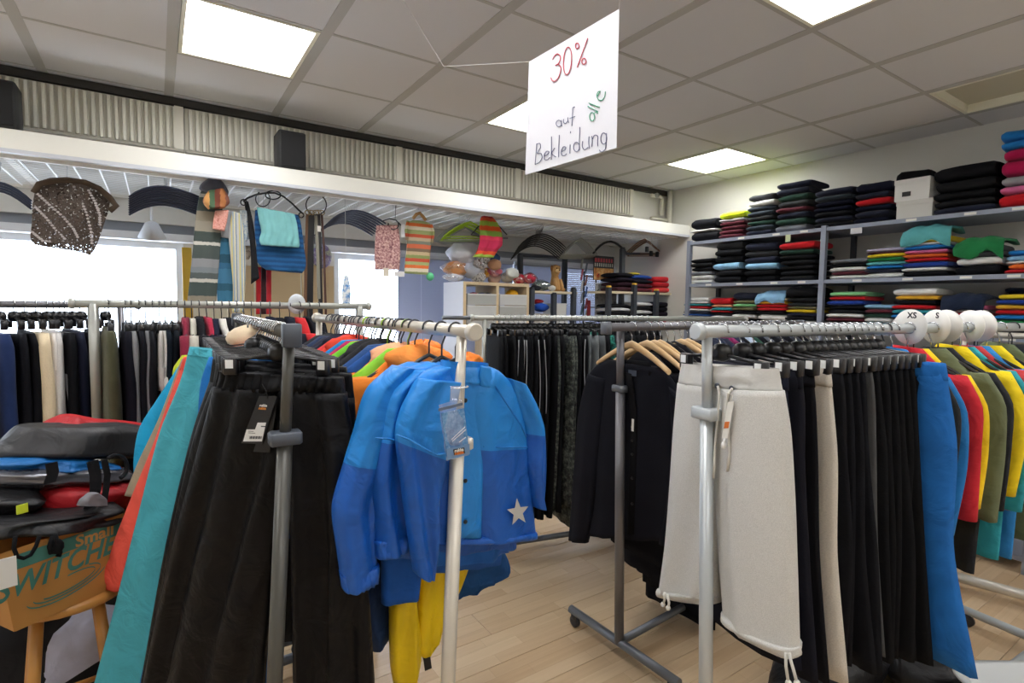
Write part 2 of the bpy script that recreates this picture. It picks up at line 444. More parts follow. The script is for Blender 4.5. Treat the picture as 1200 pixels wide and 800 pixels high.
# suspended ceiling: tiles between flat runners, with light boxes in some fields
gx = [-0.489+0.6*0, 0.097, 0.694, 1.276, 1.886, 2.48, 3.096, 3.714, 4.33]
xs_ = [XL, -2.31, -1.703, -1.096]+gx+[XR]
ys_ = [YB, -1.9, -1.228, -0.584, 0.06, 0.704, 1.347, 1.993, 2.632, 3.276, 3.92, YH]
TILE = plain('#dadadb', 0.95, name='mineral_tile', bump=0.5, scale=260)
RUN = plain('#b9b8b3', 0.7)
ce = structure('ceiling', MB().box((XL, YB, CEIL+0.11), (XR, YH, CEIL+0.16)), plain('#8a8983', 0.9))
structure('gap_shade_strip', MB().box((XL, 3.975, 2.722), (XR, YH-.001, CEIL-.004)), plain('#3b3a38', .9))  # dark strip, its colour stands in for the shade above the heater
LIT = {(0.097, 2.632): 1, (1.886, 2.632): 1, (3.714, 2.632): 1, (1.886, 0.704): 1, (3.714, 0.704): 0, (0.097, 0.704): 1,
       (-1.703, 2.632): 1, (-1.703, 0.704): 1, (0.097, -1.228): 1, (1.886, -1.228): 1, (3.714, -1.228): 1}
tile_cache = {}
for i in range(len(xs_)-1):
    for j in range(len(ys_)-1):
        x0, x1, y0, y1 = xs_[i], xs_[i+1], ys_[j], ys_[j+1]
        if (x0, y0) in LIT: continue
        w, h = x1-x0, y1-y0
        key = (round(w, 3), round(h, 3))
        if key not in tile_cache:
            q = 0.004
            mb = MB().loft([[(0,0,.02),(w,0,.02),(w,h,.02),(0,h,.02)], [(0,0,q),(w,0,q),(w,h,q),(0,h,q)],
                            [(q,q,0),(w-q,q,0),(w-q,h-q,0),(q,h-q,0)]][::-1], smooth=False)
            o = build('ceiling_tile', mb, TILE, ce, local=True); tile_cache[key] = o.data
        else:
            o = bpy.data.objects.new('ceiling_tile', tile_cache[key]); COL.objects.link(o); o.parent = ce
        o.location = (x0, y0, CEIL)
for x in xs_[1:-1]: structure('runner', MB().box((x-.024, YB, CEIL-.003), (x+.024, YH, CEIL+.002)), RUN, ce)
for y in ys_[1:-1]: structure('cross_runner', MB().box((XL, y-.009, CEIL-.0022), (XR, y+.009, CEIL+.002)), RUN, ce)

LBOX = plain('#efeeda', 0.45)
DIFF_ON = emit('#fbfbff', LAMP)
DIFF_OFF = plain('#c8c4ae', 0.35)
nlamp = {(0.097, 2.632): 'lit square ceiling light above the ribbed heater panels', (1.886, 2.632): 'lit square ceiling light half hidden by the paper sign',
         (3.714, 2.632): 'lit square ceiling light by the corner above shelved clothes', (1.886, 0.704): 'lit square ceiling light cut by the top frame edge above the middle',
         (3.714, 0.704): 'unlit square ceiling light with yellowed cover above the wall shelves'}
for (x0, y0), on in LIT.items():
    i = xs_.index(x0); j = ys_.index(y0); x1, y1 = xs_[i+1], ys_[j+1]
    a, b_, c_, d_ = x0+.026, x1-.026, y0+.012, y1-.012
    lb = nlamp.get((x0, y0))
    t = thing('ceiling_light', lb or 'lit square ceiling light over the shop floor outside the frame', 'ceiling light', ((x0+x1)/2, (y0+y1)/2, CEIL),
              'ceiling lights' if lb else 'ceiling lights outside the frame')
    f = MB(); e = 0.018; z0, z1 = CEIL-.004, CEIL+.09
    for lo, hi in (((a, c_, z0), (b_, c_+e, z1)), ((a, d_-e, z0), (b_, d_, z1)), ((a, c_+e, z0), (a+e, d_-e, z1)), ((b_-e, c_+e, z0), (b_, d_-e, z1))): f.box(lo, hi)
    build('light_frame', f, LBOX, t)
    build('diffuser', MB().box((a+e, c_+e, CEIL+.045), (b_-e, d_-e, CEIL+.06)), DIFF_ON if on else DIFF_OFF, t)
    build('light_housing', MB().box((a, c_, CEIL+.07), (b_, d_, CEIL+.09)), LBOX, t)

# cream beam, ribbed heater panels above it, pipes in the corner
bm_ = structure('trim_2', MB().box((XL, 3.70, 2.275), (XR, 3.86, 2.372)), CREAM)
structure('beam_lip', MB().box((XL, 3.70, 2.255), (XR, 3.735, 2.2745)), plain('#cfd3da', 0.5), bm_)
def heater(xa, xb, label, end_cap=False):
    t = thing('radiator', label, 'radiator', ((xa+xb)/2, 3.97, 2.46), 'ribbed heater panels above the beam')
    build('back_plate', MB().box((xa, 3.985, 2.455), (xb, 4.01, 2.715)), plain('#c9c6ba', 0.6), t)
    ribs = MB(); x = xa+.02; P = 0.036
    while x < xb-.05:
        ribs.loft([[(x, 3.985, z), (x+.004, 3.962, z), (x+.018, 3.962, z), (x+.022, 3.985, z)] for z in (2.462, 2.705)], smooth=False); x += P
    o = build('rib', ribs, plain('#dcdacf', 0.45), t); o['kind'] = 'stuff'
    build('end_strip', MB().box((xb-.05, 3.955, 2.455), (xb-.002, 3.985, 2.712)), plain('#d8d5c9', 0.5), t)
    build('bottom_channel', MB().box((xa, 3.95, 2.44), (xb, 4.01, 2.4545)), plain('#a39f93', 0.6), t)
    return t
hx = [-2.5]+[float(at_y(px, py, 3.97)[0]) for px, py in ((215, 125), (471, 190), (609, 212), (741, 240))]
names = ['ribbed heater panel at the window-side ceiling edge, cut by the frame', 'ribbed heater panel behind the black loudspeaker',
         'ribbed heater panel over the crocheted vests', 'ribbed heater panel ending at the corner pipes']
for i in range(4): heater(hx[i]+(.004 if i else 0), hx[i+1], names[i])
PIPE = plain('#d6d2c4', 0.4)
t = thing('heating_pipe', 'cream heating pipes bending up in the corner beside the heater', 'pipe', (4.5, 3.95, 2.4))
build('riser', MB().tube([(4.60, 3.93, 2.30), (4.60, 3.93, CEIL-.01)], .028, 10), PIPE, t)
build('riser', MB().tube([(4.50, 3.95, 2.50), (4.50, 3.95, 2.68)], .02, 10), PIPE, t)
build('branch', MB().tube([(4.34, 3.95, 2.685), (4.48, 3.95, 2.685), (4.50, 3.95, 2.67)], .02, 10), PIPE, t)
build('branch', MB().tube([(4.34, 3.95, 2.45), (4.60, 3.94, 2.45)], .018, 10), PIPE, t)
build('valve', MB().ball((4.40, 3.93, 2.69), .028, 8), plain('#8b8a86', 0.4), t)

# loudspeakers on the beam
def speaker(x, label, w=.165, h=.235):
    y = 3.76
    t = thing('loudspeaker', label, 'loudspeaker', (x, y, 2.372), 'loudspeakers on the beam')
    build('cabinet', MB().rbox((x, y+.02, 2.372+h/2), (w/2, .09, h/2), .012), plain('#26282a', 0.55), t)
    build('grille', MB().box((x-w/2+.012, y-.078, 2.372+.015), (x+w/2-.012, y-.0695, 2.372+h-.015)), plain('#1b1c1e', 0.8, bump=1.0, scale=900), t)
sp = at_y(340, 197, 3.68); speaker(float(sp[0])+.02, 'black loudspeaker standing on the cream beam before the heater')
sp = at_y(-7, 145, 3.68); speaker(float(sp[0]), 'black loudspeaker on the beam, cut by the picture edge beside it')

# white wire grid that spans the window bay below its ceiling
GY0, GY1, GZ = 3.86, 4.74, 2.262
wire = MB(); WIRE = plain('#eef0f2', 0.4)
t = thing('wire_grid', 'white wire grid hung level under the window bay ceiling for display', 'wire grid', (1.0, 4.3, GZ))
x = XL+.05
while x < XR:
    wire.obox((x, (GY0+GY1)/2, GZ), (.0035, 0, 0), (0, (GY1-GY0)/2, 0), (0, 0, .0035)); x += .115
o = build('long_wire', wire, WIRE, t); o['kind'] = 'stuff'
wire = MB(); y = GY0+.02
while y < GY1+.01:
    wire.obox(((XL+XR)/2, y, GZ+.006), ((XR-XL)/2, 0, 0), (0, .0022, 0), (0, 0, .0022)); y += .05
o = build('cross_wire', wire, WIRE, t); o['kind'] = 'stuff'
for px, py in ((22, 200), (425, 245)):
    p = at_z(px, py, GZ); build('support_bar', MB().box((p[0]-.02, GY0, GZ+.01), (p[0]+.02, GY1, GZ+.022)), WHITE, t)
build('edge_bar', MB().box((XL, GY1, GZ-.012), (XR, GY1+.03, GZ+.018)), WHITE, t)
build('edge_bar', MB().box((XL, GY0-.012, GZ-.008), (XR, GY0+.008, GZ+.02)), WHITE, t)

# venetian blinds before the farther window
def blind(xa, xb, label, zb, ang=70, gap_at=None):
    y = YW-.13
    t = thing('venetian_blind', label, 'blind', ((xa+xb)/2, y, zb), 'venetian blinds')
    mt = MATS.get('slat')
    if not mt:
        mt, nt, b = principled('slat'); MATS['slat'] = mt
        out = nt.nodes['Material Output']; tl = node(nt, 'ShaderNodeBsdfTranslucent'); tl.inputs[0].default_value = lin('#c4cbe0')
        mx = node(nt, 'ShaderNodeMixShader'); mx.inputs[0].default_value = 0.05
        b.inputs['Base Color'].default_value = lin('#a6abbc'); b.inputs['Roughness'].default_value = 0.5
        nt.links.new(b.outputs[0], mx.inputs[1]); nt.links.new(tl.outputs[0], mx.inputs[2]); nt.links.new(mx.outputs[0], out.inputs[0])
    sl = MB(); z = 1.95; a = math.radians(ang)
    while z > zb+.02:
        sl.obox(((xa+xb)/2, y, z), ((xb-xa)/2, 0, 0), (0, .0125*math.cos(a), .0125*math.sin(a)), (0, -.0004*math.sin(a), .0004*math.cos(a))); z -= .0225
    o = build('slat', sl, mt, t); o['kind'] = 'stuff'
    build('head_rail', MB().box((xa, y-.018, 1.955), (xb, y+.018, 1.985)), plain('#c3c7d0', 0.4), t)
    build('bottom_rail', MB().box((xa, y-.014, zb), (xb, y+.014, zb+.014)), plain('#c3c7d0', 0.4), t)
    for u in (.18, .82):
        build('ladder_cord', MB().tube([(xa+(xb-xa)*u, y-.014, 1.96), (xa+(xb-xa)*u, y-.014, zb)], .0016, 5), plain('#e8ebf2', 0.6), t)
bx = [float(at_y(px, 330, YW-.13)[0]) for px in (466, 602, 664, 736)]
blind(bx[0], bx[1]-.012, 'lowered blue-grey venetian blind behind the birch cube shelf', 1.0)
blind(bx[1], bx[2]-.012, 'lowered venetian blind above the bagged toys, between two others', 1.0, 70)
blind(bx[2], bx[3], 'half open venetian blind nearest the room corner, letting daylight through', 1.0, 62)

# ------------------------------------------------------------------ clothes racks
def V(a): return np.asarray(a, float)
def unit(a): a = V(a); return a/np.linalg.norm(a)
class Rack:
    def __init__(self, near, far, z):
        self.A = V([near[0], near[1], z]); self.B = V([far[0], far[1], z]); self.z = z
        self.len = float(np.linalg.norm(self.B-self.A)); self.d = (self.B-self.A)/self.len
        self.p = np.array([self.d[1], -self.d[0], 0.0])         # across the rail
        if self.p@FH > 0: self.p = -self.p                       # towards the viewer
        self.rz = math.atan2(-self.p[1], -self.p[0])             # local +x points away from the viewer
    def at(self, s): return self.A+self.d*s
    def s_px(self, x, off=0.0, z=None):
        """distance along the rail whose point (shifted off across it, towards the viewer) stands at picture column x"""
        lo, hi = -2.5, self.len+2.5
        f = lambda s: proj(self.at(s)+self.p*off+V([0, 0, (z or 0)]))[0]-x
        a, b = f(lo), f(hi)
        ss = np.linspace(lo, hi, 400); vals = [f(s) if (self.at(s)+self.p*off)@FH > 0.35 else None for s in ss]
        for i in range(399):
            if vals[i] is not None and vals[i+1] is not None and vals[i]*vals[i+1] <= 0:
                return float(ss[i]+(ss[i+1]-ss[i])*abs(vals[i])/(abs(vals[i])+abs(vals[i+1])+1e-9))
        return 0.0
def build_rack(rk, label, tube, joint, posts, r_rail=.016, r_up=.0125, r_lo=.017, z_join=1.0, foot=.55, cap='disc', ext=None, caster='#2a2b2d', name='clothes_rack', caps_out=.02, foot_near=None, collar=None, r_base=.017):
    """posts: [(top point, foot point)] near and far; each is two telescoping tubes with a clamp collar, on a foot bar with casters"""
    mt = tube; mj = joint
    base = (V(posts[0][1])+V(posts[1][1]))/2; base[2] = 0
    t = thing(name, label, 'clothes rack', base, 'clothes racks')
    a, b = rk.A-rk.d*caps_out, rk.B+rk.d*caps_out
    build('rail', MB().tube([a, b], r_rail, 14), mt, t)
    if ext is not None:
        e0, e1 = ext
        build('rail_extension', MB().tube([e0, e1], r_rail*.72, 12), mj, t)
    for q, s in ((a, -1), (b, 1)):
        if cap == 'disc': build('end_cap', MB().lathe([(r_rail*1.0, -.004), (r_rail*1.32, 0), (r_rail*1.32, .014), (r_rail*1.1, .018)], q, 16, axis=rk.d*s), mt, t)
        else: build('end_cap', MB().rbox(q+rk.d*s*.008-V([0,0,.004]), (.014, r_rail*1.25, .026), .006, ux=rk.d, uy=rk.p), mj, t)
    for i, (top, bot) in enumerate(posts):
        top, bot = V(top), V(bot); k = (top[2]-z_join)/(top[2]-bot[2]); mid = top+(bot-top)*k
        build('upper_post', MB().tube([top, mid], r_up, 12), mt, t)
        build('lower_post', MB().tube([mid, bot], r_lo, 12), mt, t)
        build('clamp_collar', MB().rbox(mid, (.022, .034, .0145), .007, ux=rk.d, uy=rk.p), mj if collar is None else collar, t)
        ft = foot if (foot_near is None or i == 1) else foot_near
        z = bot[2]
        f0, f1 = bot+rk.p*ft/2, bot-rk.p*ft/2
        fo = build('foot_bar', MB().tube([f0, f1], .019, 12), mj, t)
        for q, sg in ((f0, -1), (f1, 1)):
            c = MB(); cq = q+rk.p*sg*.03
            c.lathe([(.016, -.011), (.027, -.009), (.027, .009), (.016, .011)], (cq[0], cq[1], .0285), 14, axis=rk.d)
            c.rbox((cq[0], cq[1], .05), (.017, .013, .014), .005, ux=rk.p, uy=rk.d)
            build('caster', c, plain(caster, .4), t)
    b0, b1 = V(posts[0][1]), V(posts[1][1])
    build('base_bar', MB().tube([b0, b1], r_base, 12), mj, t)
    return t

T_DARK = metal_tube('#77767a'); T_DARK2 = metal_tube('#55544f'); T_CREAM = metal_tube('#cfc9bc'); T_LIGHT = metal_tube('#bcc1c2')
T_MID = metal_tube('#b9bbb4'); J_GREY = plain('#4d535c', .5); J_LIGHT = plain('#b6bcbe', .45); J_BAR = metal_tube('#6c7076')
def foot_of(p, z=.075): return V([p[0], p[1], z])
# near dark rack with black trousers
R2 = Rack(pt(339, 388, 1.2), pt(279, 373, 2.15), 1.452)
pb = pt(322, 800, 1.19); ptop = pt(339.5, 398, 1.2); dirn = (pb-ptop)/(ptop[2]-pb[2]); bot2 = ptop+dirn*(ptop[2]-.075)
build_rack(R2, 'dark grey tube rack of black waterproof trousers with square end cap', T_DARK2, J_GREY, [(R2.A+V([0,0,-.012]), bot2), (R2.B, foot_of(R2.B+(bot2-ptop)*V([1,1,0])*.5))],
           z_join=float(pt(330, 513, 1.195)[2]), cap='box')
# near cream rack with blue jackets
R3 = Rack(pt(548, 387, 1.25), pt(374, 372, 2.2), 1.458)
pb = pt(525, 800, 1.26); ptop = pt(541, 400, 1.27); dirn = (pb-ptop)/(ptop[2]-pb[2]); bot3 = ptop+dirn*(ptop[2]-.075)
build_rack(R3, 'cream tube rack of bright jackets with round end cap facing forward', T_CREAM, J_GREY, [(V([ptop[0], ptop[1], R3.z-.012]), bot3), (R3.B, foot_of(R3.B+(bot3-ptop)*V([1,1,0])*.5))],
           z_join=float(pt(536, 520, 1.265)[2]), caster='#b9bcc0', collar=T_CREAM)
# dark rack with the cardigans
R5 = Rack(pt(716, 383, 2.24), pt(936, 379, 3.15), 1.435)
b5 = at_z(725.5, 752, .075)
build_rack(R5, 'dark grey rack with wooden hangers and black cardigans, its base on bare floor', T_DARK, J_BAR, [(V([*pt(727, 391, float((b5-EYEP)@AX_F))[:2], 1.425]), b5), (R5.B, foot_of(R5.B))],
           r_up=.017, r_lo=.021, z_join=float(pt(726, 458, 2.25)[2]), cap='box', foot=.62, r_rail=.018)
# near light grey rack with sweat trousers
R6 = Rack(pt(826, 388, 1.3), pt(1150, 386, 1.92), 1.463); R6.B = R6.B+R6.d*.75; R6.len += .75
t6 = pt(828.5, 398, 1.31); b6 = pt(827, 800, 1.31); dirn = (b6-t6)/(t6[2]-b6[2])
build_rack(R6, 'light grey rack of sweat trousers carrying white size discs', T_LIGHT, J_LIGHT, [(V([t6[0], t6[1], R6.z-.012]), t6+dirn*(t6[2]-.075)), (R6.B, foot_of(R6.B))],
           r_up=.0125, r_lo=.0165, z_join=float(pt(828, 484, 1.31)[2]), foot=.6, caps_out=.015)
# middle rack with leggings
R4 = Rack(pt(558, 374.5, 3.1), pt(870, 376, 3.8), 1.446)
p4 = R4.at(.05)
build_rack(R4, 'silver rack of black leggings standing across the middle of the shop', T_MID, J_BAR, [(p4, foot_of(p4)), (R4.at(R4.len-.05), foot_of(R4.at(R4.len-.05)))],
           ext=(R4.at(-.2), R4.at(.05)), caster='#b9bcc0')
# rack along the wall, its base seen at the frame edge
a7, b7 = at_z(1112, 673, .075), at_z(1300, 724, .075)
R7 = Rack(a7, b7, 1.40)
build_rack(R7, 'cream rack of dark jackets by the wall shelves, only its base bar clear', T_CREAM, T_CREAM, [(R7.A+V([0, 0, 0]), a7), (R7.B, b7)], foot=.16, r_base=.026)
# two racks by the window
R1 = Rack(pt(94, 355, 2.2), pt(426, 359, 2.86), 1.505)
q0 = R1.at(R1.s_px(109)); q1 = R1.at(R1.s_px(421))
build_rack(R1, 'pale grey rack of trousers standing before the bright window', T_MID, T_MID, [(q0, foot_of(q0)), (q1, foot_of(q1))], r_up=.019, r_lo=.021)
R0 = Rack(pt(-150, 353, 2.0), pt(154, 360, 2.6), 1.497)
q0 = R0.at(.2); q1 = R0.at(R0.s_px(141))
build_rack(R0, 'dark grey rack behind the pale one, knobbed hangers along it, cut by the frame', T_DARK, J_GREY, [(q0, foot_of(q0)), (q1, foot_of(q1))], r_rail=.015)

# ------------------------------------------------------------------ hangers
HOOKM = plain('#c9cbcd', .25, .9, 'chrome_wire'); HBLK = plain('#0f0f11', .35); HTAG = plain('#eef0ee', .6); HCLIP = plain('#1c1c1f', .3)
def hook_path(r, drop, side=1):
    R = r+.0035
    pts = [(0, 0, -drop), (0, 0, -R-.02)]
    for a in range(-60, 215, 25): pts.append((side*R*math.cos(math.radians(a)), 0, R*math.sin(math.radians(a))))
    return pts
def make_clip_hanger(w, drop_, r, label, hub=True, hookm=None, tags=True, bar='#121214'):
    t = thing('trouser_hanger', label, 'hanger')
    build('hook', MB().tube(hook_path(r, drop_), .0021, 5), hookm or HOOKM, t)
    if hub: build('hub', MB().lathe([(.008, -.022), (.021, -.016), (.024, 0), (.021, .016), (.008, .022)], (0, 0, -drop_), 10, axis=(0, 1, 0)), HBLK, t)
    build('bar', MB().tube([(-w/2, 0, -drop_-.018), (-w*.25, 0, -drop_-.012), (0, 0, -drop_-.004), (w*.25, 0, -drop_-.012), (w/2, 0, -drop_-.018)], .0048, 6), plain(bar, .3), t)
    for s in (-1, 1):
        c = build('clip', MB().rbox((s*w*.46, 0, -drop_-.032), (.016, .011, .02), .005), HCLIP, t)
        if tags: build('size_tag', MB().box((s*w*.46-.0085, -.0128, -drop_-.036), (s*w*.46+.0085, -.0112, -drop_-.016)), HTAG, c); build('size_tag', MB().box((s*w*.46-.0085, .0112, -drop_-.036), (s*w*.46+.0085, .0128, -drop_-.016)), HTAG, c)
    return t
def make_coat_hanger(w, drop_, r, label, col='#17181b', hookm=None, name='coat_hanger', hookcol=None, thick=.0055):
    t = thing(name, label, 'hanger')
    build('hook', MB().tube(hook_path(r, drop_), .0024, 5), hookm or HOOKM, t)
    pts = [(w/2*u, 0, -drop_-.085*abs(u)**1.3) for u in (-1, -.75, -.5, -.25, 0, .25, .5, .75, 1)]
    build('shoulder_bar', MB().tube(pts, [thick*.8]+[thick]*7+[thick*.8], 6), plain(col, .35), t)
    return t
def make_wood_hanger(w, drop_, r, label):
    t = thing('wooden_hanger', label, 'hanger')
    build('hook', MB().tube(hook_path(r, drop_-.01), .0022, 6), HOOKM, t)
    WOOD = MATS.get('hwood')
    if not WOOD:
        mt, nt, b = principled('beech'); tc = node(nt, 'ShaderNodeTexCoord'); mp = node(nt, 'ShaderNodeMapping'); mp.inputs['Scale'].default_value = (6, 60, 60)
        nz = node(nt, 'ShaderNodeTexNoise', i_Scale=1.5, i_Detail=3.0); rp = node(nt, 'ShaderNodeValToRGB')
        rp.color_ramp.elements[0].color = lin('#d2ab78'); rp.color_ramp.elements[1].color = lin('#e6c597')
        nt.links.new(tc.outputs['Object'], mp.inputs[0]); nt.links.new(mp.outputs[0], nz.inputs['Vector']); nt.links.new(nz.outputs['Fac'], rp.inputs[0]); nt.links.new(rp.outputs[0], b.inputs['Base Color'])
        b.inputs['Roughness'].default_value = .35; WOOD = MATS['hwood'] = mt
    rings = []
    for u in np.linspace(-1, 1, 15):
        x = w/2*u; zc = -drop_-.10*abs(u)**1.25; h = .017-.005*abs(u); th = .0075+.006*abs(u)
        rings.append([(x, th*math.cos(a), zc+h*math.sin(a)) for a in np.linspace(0, 2*math.pi, 10, endpoint=False)])
    build('shoulder_bar', MB().loft(rings), WOOD, t)
    return t
def hang(rk, proto, s, label, group, jit=.12, yaw=0.0):
    p = rk.at(s); return dup(proto, p, rk.rz+yaw+rng.uniform(-jit, jit), label, group)

# ------------------------------------------------------------------ garments in rows (local x across the rail, +x away from the viewer)
def row_garment(kind, w, top, length, t=.035, seed=0, amp=.009, flare=0.0):
    """edge-on hanging piece; returns [(part name or None, mesh)]"""
    rnd = random.Random(seed); j = lambda a: rnd.uniform(-a, a)
    n = (0, 1, 0)
    if kind == 'trousers':
        zs = [top, top-.05, top-.2, top-length*.6, top-length]
        hw = [w*.47, w*.5, w*.52, w*.47+j(.01), w*.43+j(.02)]
        xo = [0, 0, j(.006), j(.012), j(.016)]; fl = [0, 0, .15*flare, .55*flare, flare]
        L = [(-a+b-f, j(.004), z) for a, b, z, f in zip(hw, xo, zs, fl)]; R = [(a+b, j(.004), z+j(.012)) for a, b, z in zip(hw, xo, zs)]
        return cloth(L, R, n, t=t, ts=[t*.6, t*.9, t, t*1.05, t], amp=amp, wave=.11, n=18, m=18, seed=seed, grow=.7)
    if kind == 'shorts' : return row_garment('trousers', w, top, length, t, seed, amp)
    if kind in ('jacket', 'top'):
        zs = [top, top-.03, top-.085, top-.17, top-.34, top-length]
        hw = [w*.14, w*.24, w*.42, w*.5, w*.5, w*.47+j(.015)]
        L = [(-a, j(.004), z) for a, z in zip(hw, zs)]; R = [(a, j(.004), z+j(.01)) for a, z in zip(hw, zs)]
        return cloth(L, R, n, t=t, ts=[t*.9, t*1.1, t, t, t*1.1, t*.9], amp=amp, wave=.13, n=20, m=20, seed=seed, grow=.6)
def sleeve_local(sx, w, top, length, t, seed, r=.05, k=1.0):
    rnd = random.Random(seed); j = lambda a: rnd.uniform(-a, a)
    x0 = sx*w*.42
    pts = [(x0, -.01), (x0+sx*.055*k, -.09), (x0+sx*.075*k+j(.01)*k, -.22), (x0+sx*.07*k+j(.02)*k, -length)]
    hw = [.05*k, .062*k, .058*k, .046*k]
    L = [(x-h, j(.01), top-.06+z) for (x, z), h in zip(pts, hw)]; R = [(x+h, j(.01), top-.06+z) for (x, z), h in zip(pts, hw)]
    return cloth(L, R, (0, 1, 0), t=t*1.2, amp=.005, wave=.08, n=14, m=14, seed=seed, grow=.5)
def put(name, mb, mt, loc, rz, label, cat, group, parts=()):
    if parts:
        t = thing(name, label, cat, (0, 0, 0), group)
        build('body', mb, mt, t)
        for pn, pm, pmt in parts: build(pn, pm, pmt, t)
    else:
        t = build(name, mb, mt, None, (0, 0, 0)); tag(t, label, cat, group)
    t.location = [float(x) for x in loc]; t.rotation_euler = (0, 0, rz)
    return t
CLIP = .062      # hook to waistband on the clip hangers
def waist(w, top, mt, seed, t=.03):
    L = [(-w*.475, 0, top+.002), (-w*.49, 0, top-.022), (-w*.5, 0, top-.045)]; R = [(w*.475, 0, top+.002), (w*.49, 0, top-.022), (w*.5, 0, top-.045)]
    return cloth(L, R, (0, 1, 0), t=t, amp=.004, wave=.018, n=26, m=5, seed=seed, grow=0)

# ------------------------------------------------------------------ hanger prototypes
P_CLIP = make_clip_hanger(.25, .052, .016, 'clip hanger with chrome hook')
P_CLIPK = make_clip_hanger(.25, .052, .016, 'clip hanger with chrome hook', tags=False)
P_COATK = make_coat_hanger(.33, .072, .016, 'black plastic coat hanger', hookm=plain('#3a3b3f', .4))
P_COATS = make_coat_hanger(.33, .072, .016, 'coat hanger with chrome hook')
P_COATS3 = make_coat_hanger(.24, .07, .016, 'short black coat hanger', hookm=plain('#3a3b3f', .4))
P_CLIPN = make_clip_hanger(.25, .07, .016, 'slim dark clip hanger', hub=False, tags=False, hookm=plain('#26282c', .4))
P_LIME = make_coat_hanger(.36, .062, .016, 'lime plastic hanger', col='#a8d820', hookm=plain('#a8d820', .35))
P_WOOD = make_wood_hanger(.40, .075, .018, 'beech hanger')

def crumple(r, seed, sq=(1, 1, 1), n=18, rough=.14):
    rr = random.Random(seed); ph = [rr.uniform(0, 6) for _ in range(6)]; mb = MB(); rings = []
    for a in np.linspace(-1.45, 1.45, 11):
        ring = []
        for b_ in np.linspace(0, 6.283, n, endpoint=False):
            k = 1+rough*(math.sin(3*b_+ph[0]+2*a)+.6*math.sin(5*b_+ph[1]-3*a)+.5*math.sin(4*a+ph[2]))
            ring.append((r*sq[0]*k*math.cos(a)*math.cos(b_), r*sq[1]*k*math.cos(a)*math.sin(b_), r*sq[2]*(1+.8*rough*math.sin(3*b_+ph[3]))*math.sin(a)))
        rings.append(ring)
    return mb.loft(rings)
def row(rk, items, proto, where, hgroup, hlabel, drop_=.09, cloth_kind='woven', jit=.1):
    """hang garments in order along a rail: items (s, kind, colour, words, width, length, thickness)"""
    count = {}
    for k, it in enumerate(items):
        s, kind, col, words_, w, ln, t = it[:7]
        opt = it[7] if len(it) > 7 else {}
        pr = opt.get('proto', proto)
        yaw = rng.uniform(-jit, jit)
        if pr is not None: dup(pr, rk.at(s), rk.rz+yaw, hlabel, hgroup)
        fk = opt.get('fab', cloth_kind)
        mt = opt.get('mat') or fabric(col, kind=fk)
        top = opt.get('top', -drop_ if kind in ('trousers', 'shorts') else -.062)
        seed = int(abs(s)*1000)+k*7
        mb = row_garment(kind, w, top, ln, t, seed, amp=opt.get('amp', .009), flare=opt.get('flare', 0.0))
        parts = []
        if kind == 'jacket':
            parts = [('sleeve', sleeve_local(sx, w, top, opt.get('sl', .46), t*1.1, seed+sx+3, k=opt.get('k', 1.0)), mt) for sx in (-1, 1)]
            if opt.get('hood'):
                h = crumple(.075, seed, (1.25, .5, .62)); h.v = [(x, y-.01, z+top-.035) for x, y, z in h.v]; parts.append(('hood', h, opt['hood'] if not isinstance(opt['hood'], str) else fabric(opt['hood'], kind='shell')))
        if kind == 'trousers' and opt.get('waist'): parts = [('waistband', waist(w, top+.004, mt, seed, t*.75), mt)]
        grp = opt.get('group')
        if opt.get('label'): lb = opt['label']
        else: lb = '%s, %s from the %s' % (words_, ordinal(k+1), where)
        nm = {'trousers': 'trousers', 'shorts': 'shorts', 'jacket': 'jacket', 'top': 'sweater'}[kind]
        put(opt.get('name', nm), mb, mt, rk.at(s), rk.rz+yaw, lb, opt.get('cat', nm), grp or where_group(where), parts)
def where_group(w): return 'garments along the '+w.split(' of the ')[-1] if ' of the ' in w else 'garments on the '+w

SHELLB = dict(kind='shell', rough=.5)
# ================================================================== near light grey rack: sweat trousers, long row, jackets
HG6 = 'clip hangers on the light grey rack'; HL6 = 'black clip hanger with chrome hook on the light grey rack'
GREYF = speckle('#bebdb8', '#cdccc7', '#d8d7d2', 600, name='heather_fleece'); RIBG = fabric('#c9c8c3', kind='knit', var=.06)
s0 = R6.s_px(903, .14, -.09)
pl = Plane(R6.at(s0)+R6.p*.14, R6.at(s0)-R6.p*.14)
hang(R6, P_CLIP, s0, 'clip hanger holding the pale grey sweat shorts beside the near post', HG6, jit=0)
t = thing('sweat_trousers', 'pale heather grey cropped sweat trousers with drawstring, behind the light grey post', 'trousers', pl.at(858, 600))
wr = [(801, 425, 911, 432), (799, 436, 913, 446), (797, 449, 916, 459)]
L, R = pl.rows(wr)
build('waistband', cloth(L, R, pl.n, t=.075, amp=.003, wave=.014, n=60, m=7, seed=3, cap0=False, grow=0, puff=.1), RIBG, t)
L, R = pl.rows([(803, 424, 908, 431), (803, 447, 908, 455)], -.033)
build('waistband_back', cloth(L, R, pl.n, t=.006, amp=.002, n=20, m=4, seed=4), RIBG, t)
build('leg', sheet(pl, [(797, 448, 862, 455), (793, 490, 858, 492), (788, 560, 852, 560), (781, 640, 846, 645), (774, 693, 842, 702)], .0, t=.075, amp=.007, wave=.12, n=30, m=34, seed=5, puff=.1), GREYF, t)
build('leg', sheet(pl, [(846, 454, 916, 458), (842, 500, 923, 500), (841, 570, 928, 575), (845, 650, 931, 668), (851, 722, 934, 768)], .004, t=.085, amp=.006, wave=.16, n=30, m=34, seed=6, puff=.1), GREYF, t)
L, R = pl.rows([(850, 714, 934, 758), (852, 724, 935, 770)], .004)
build('hem', cloth(L, R, pl.n, t=.094, amp=.002, n=30, m=4, seed=8), GREYF, t)
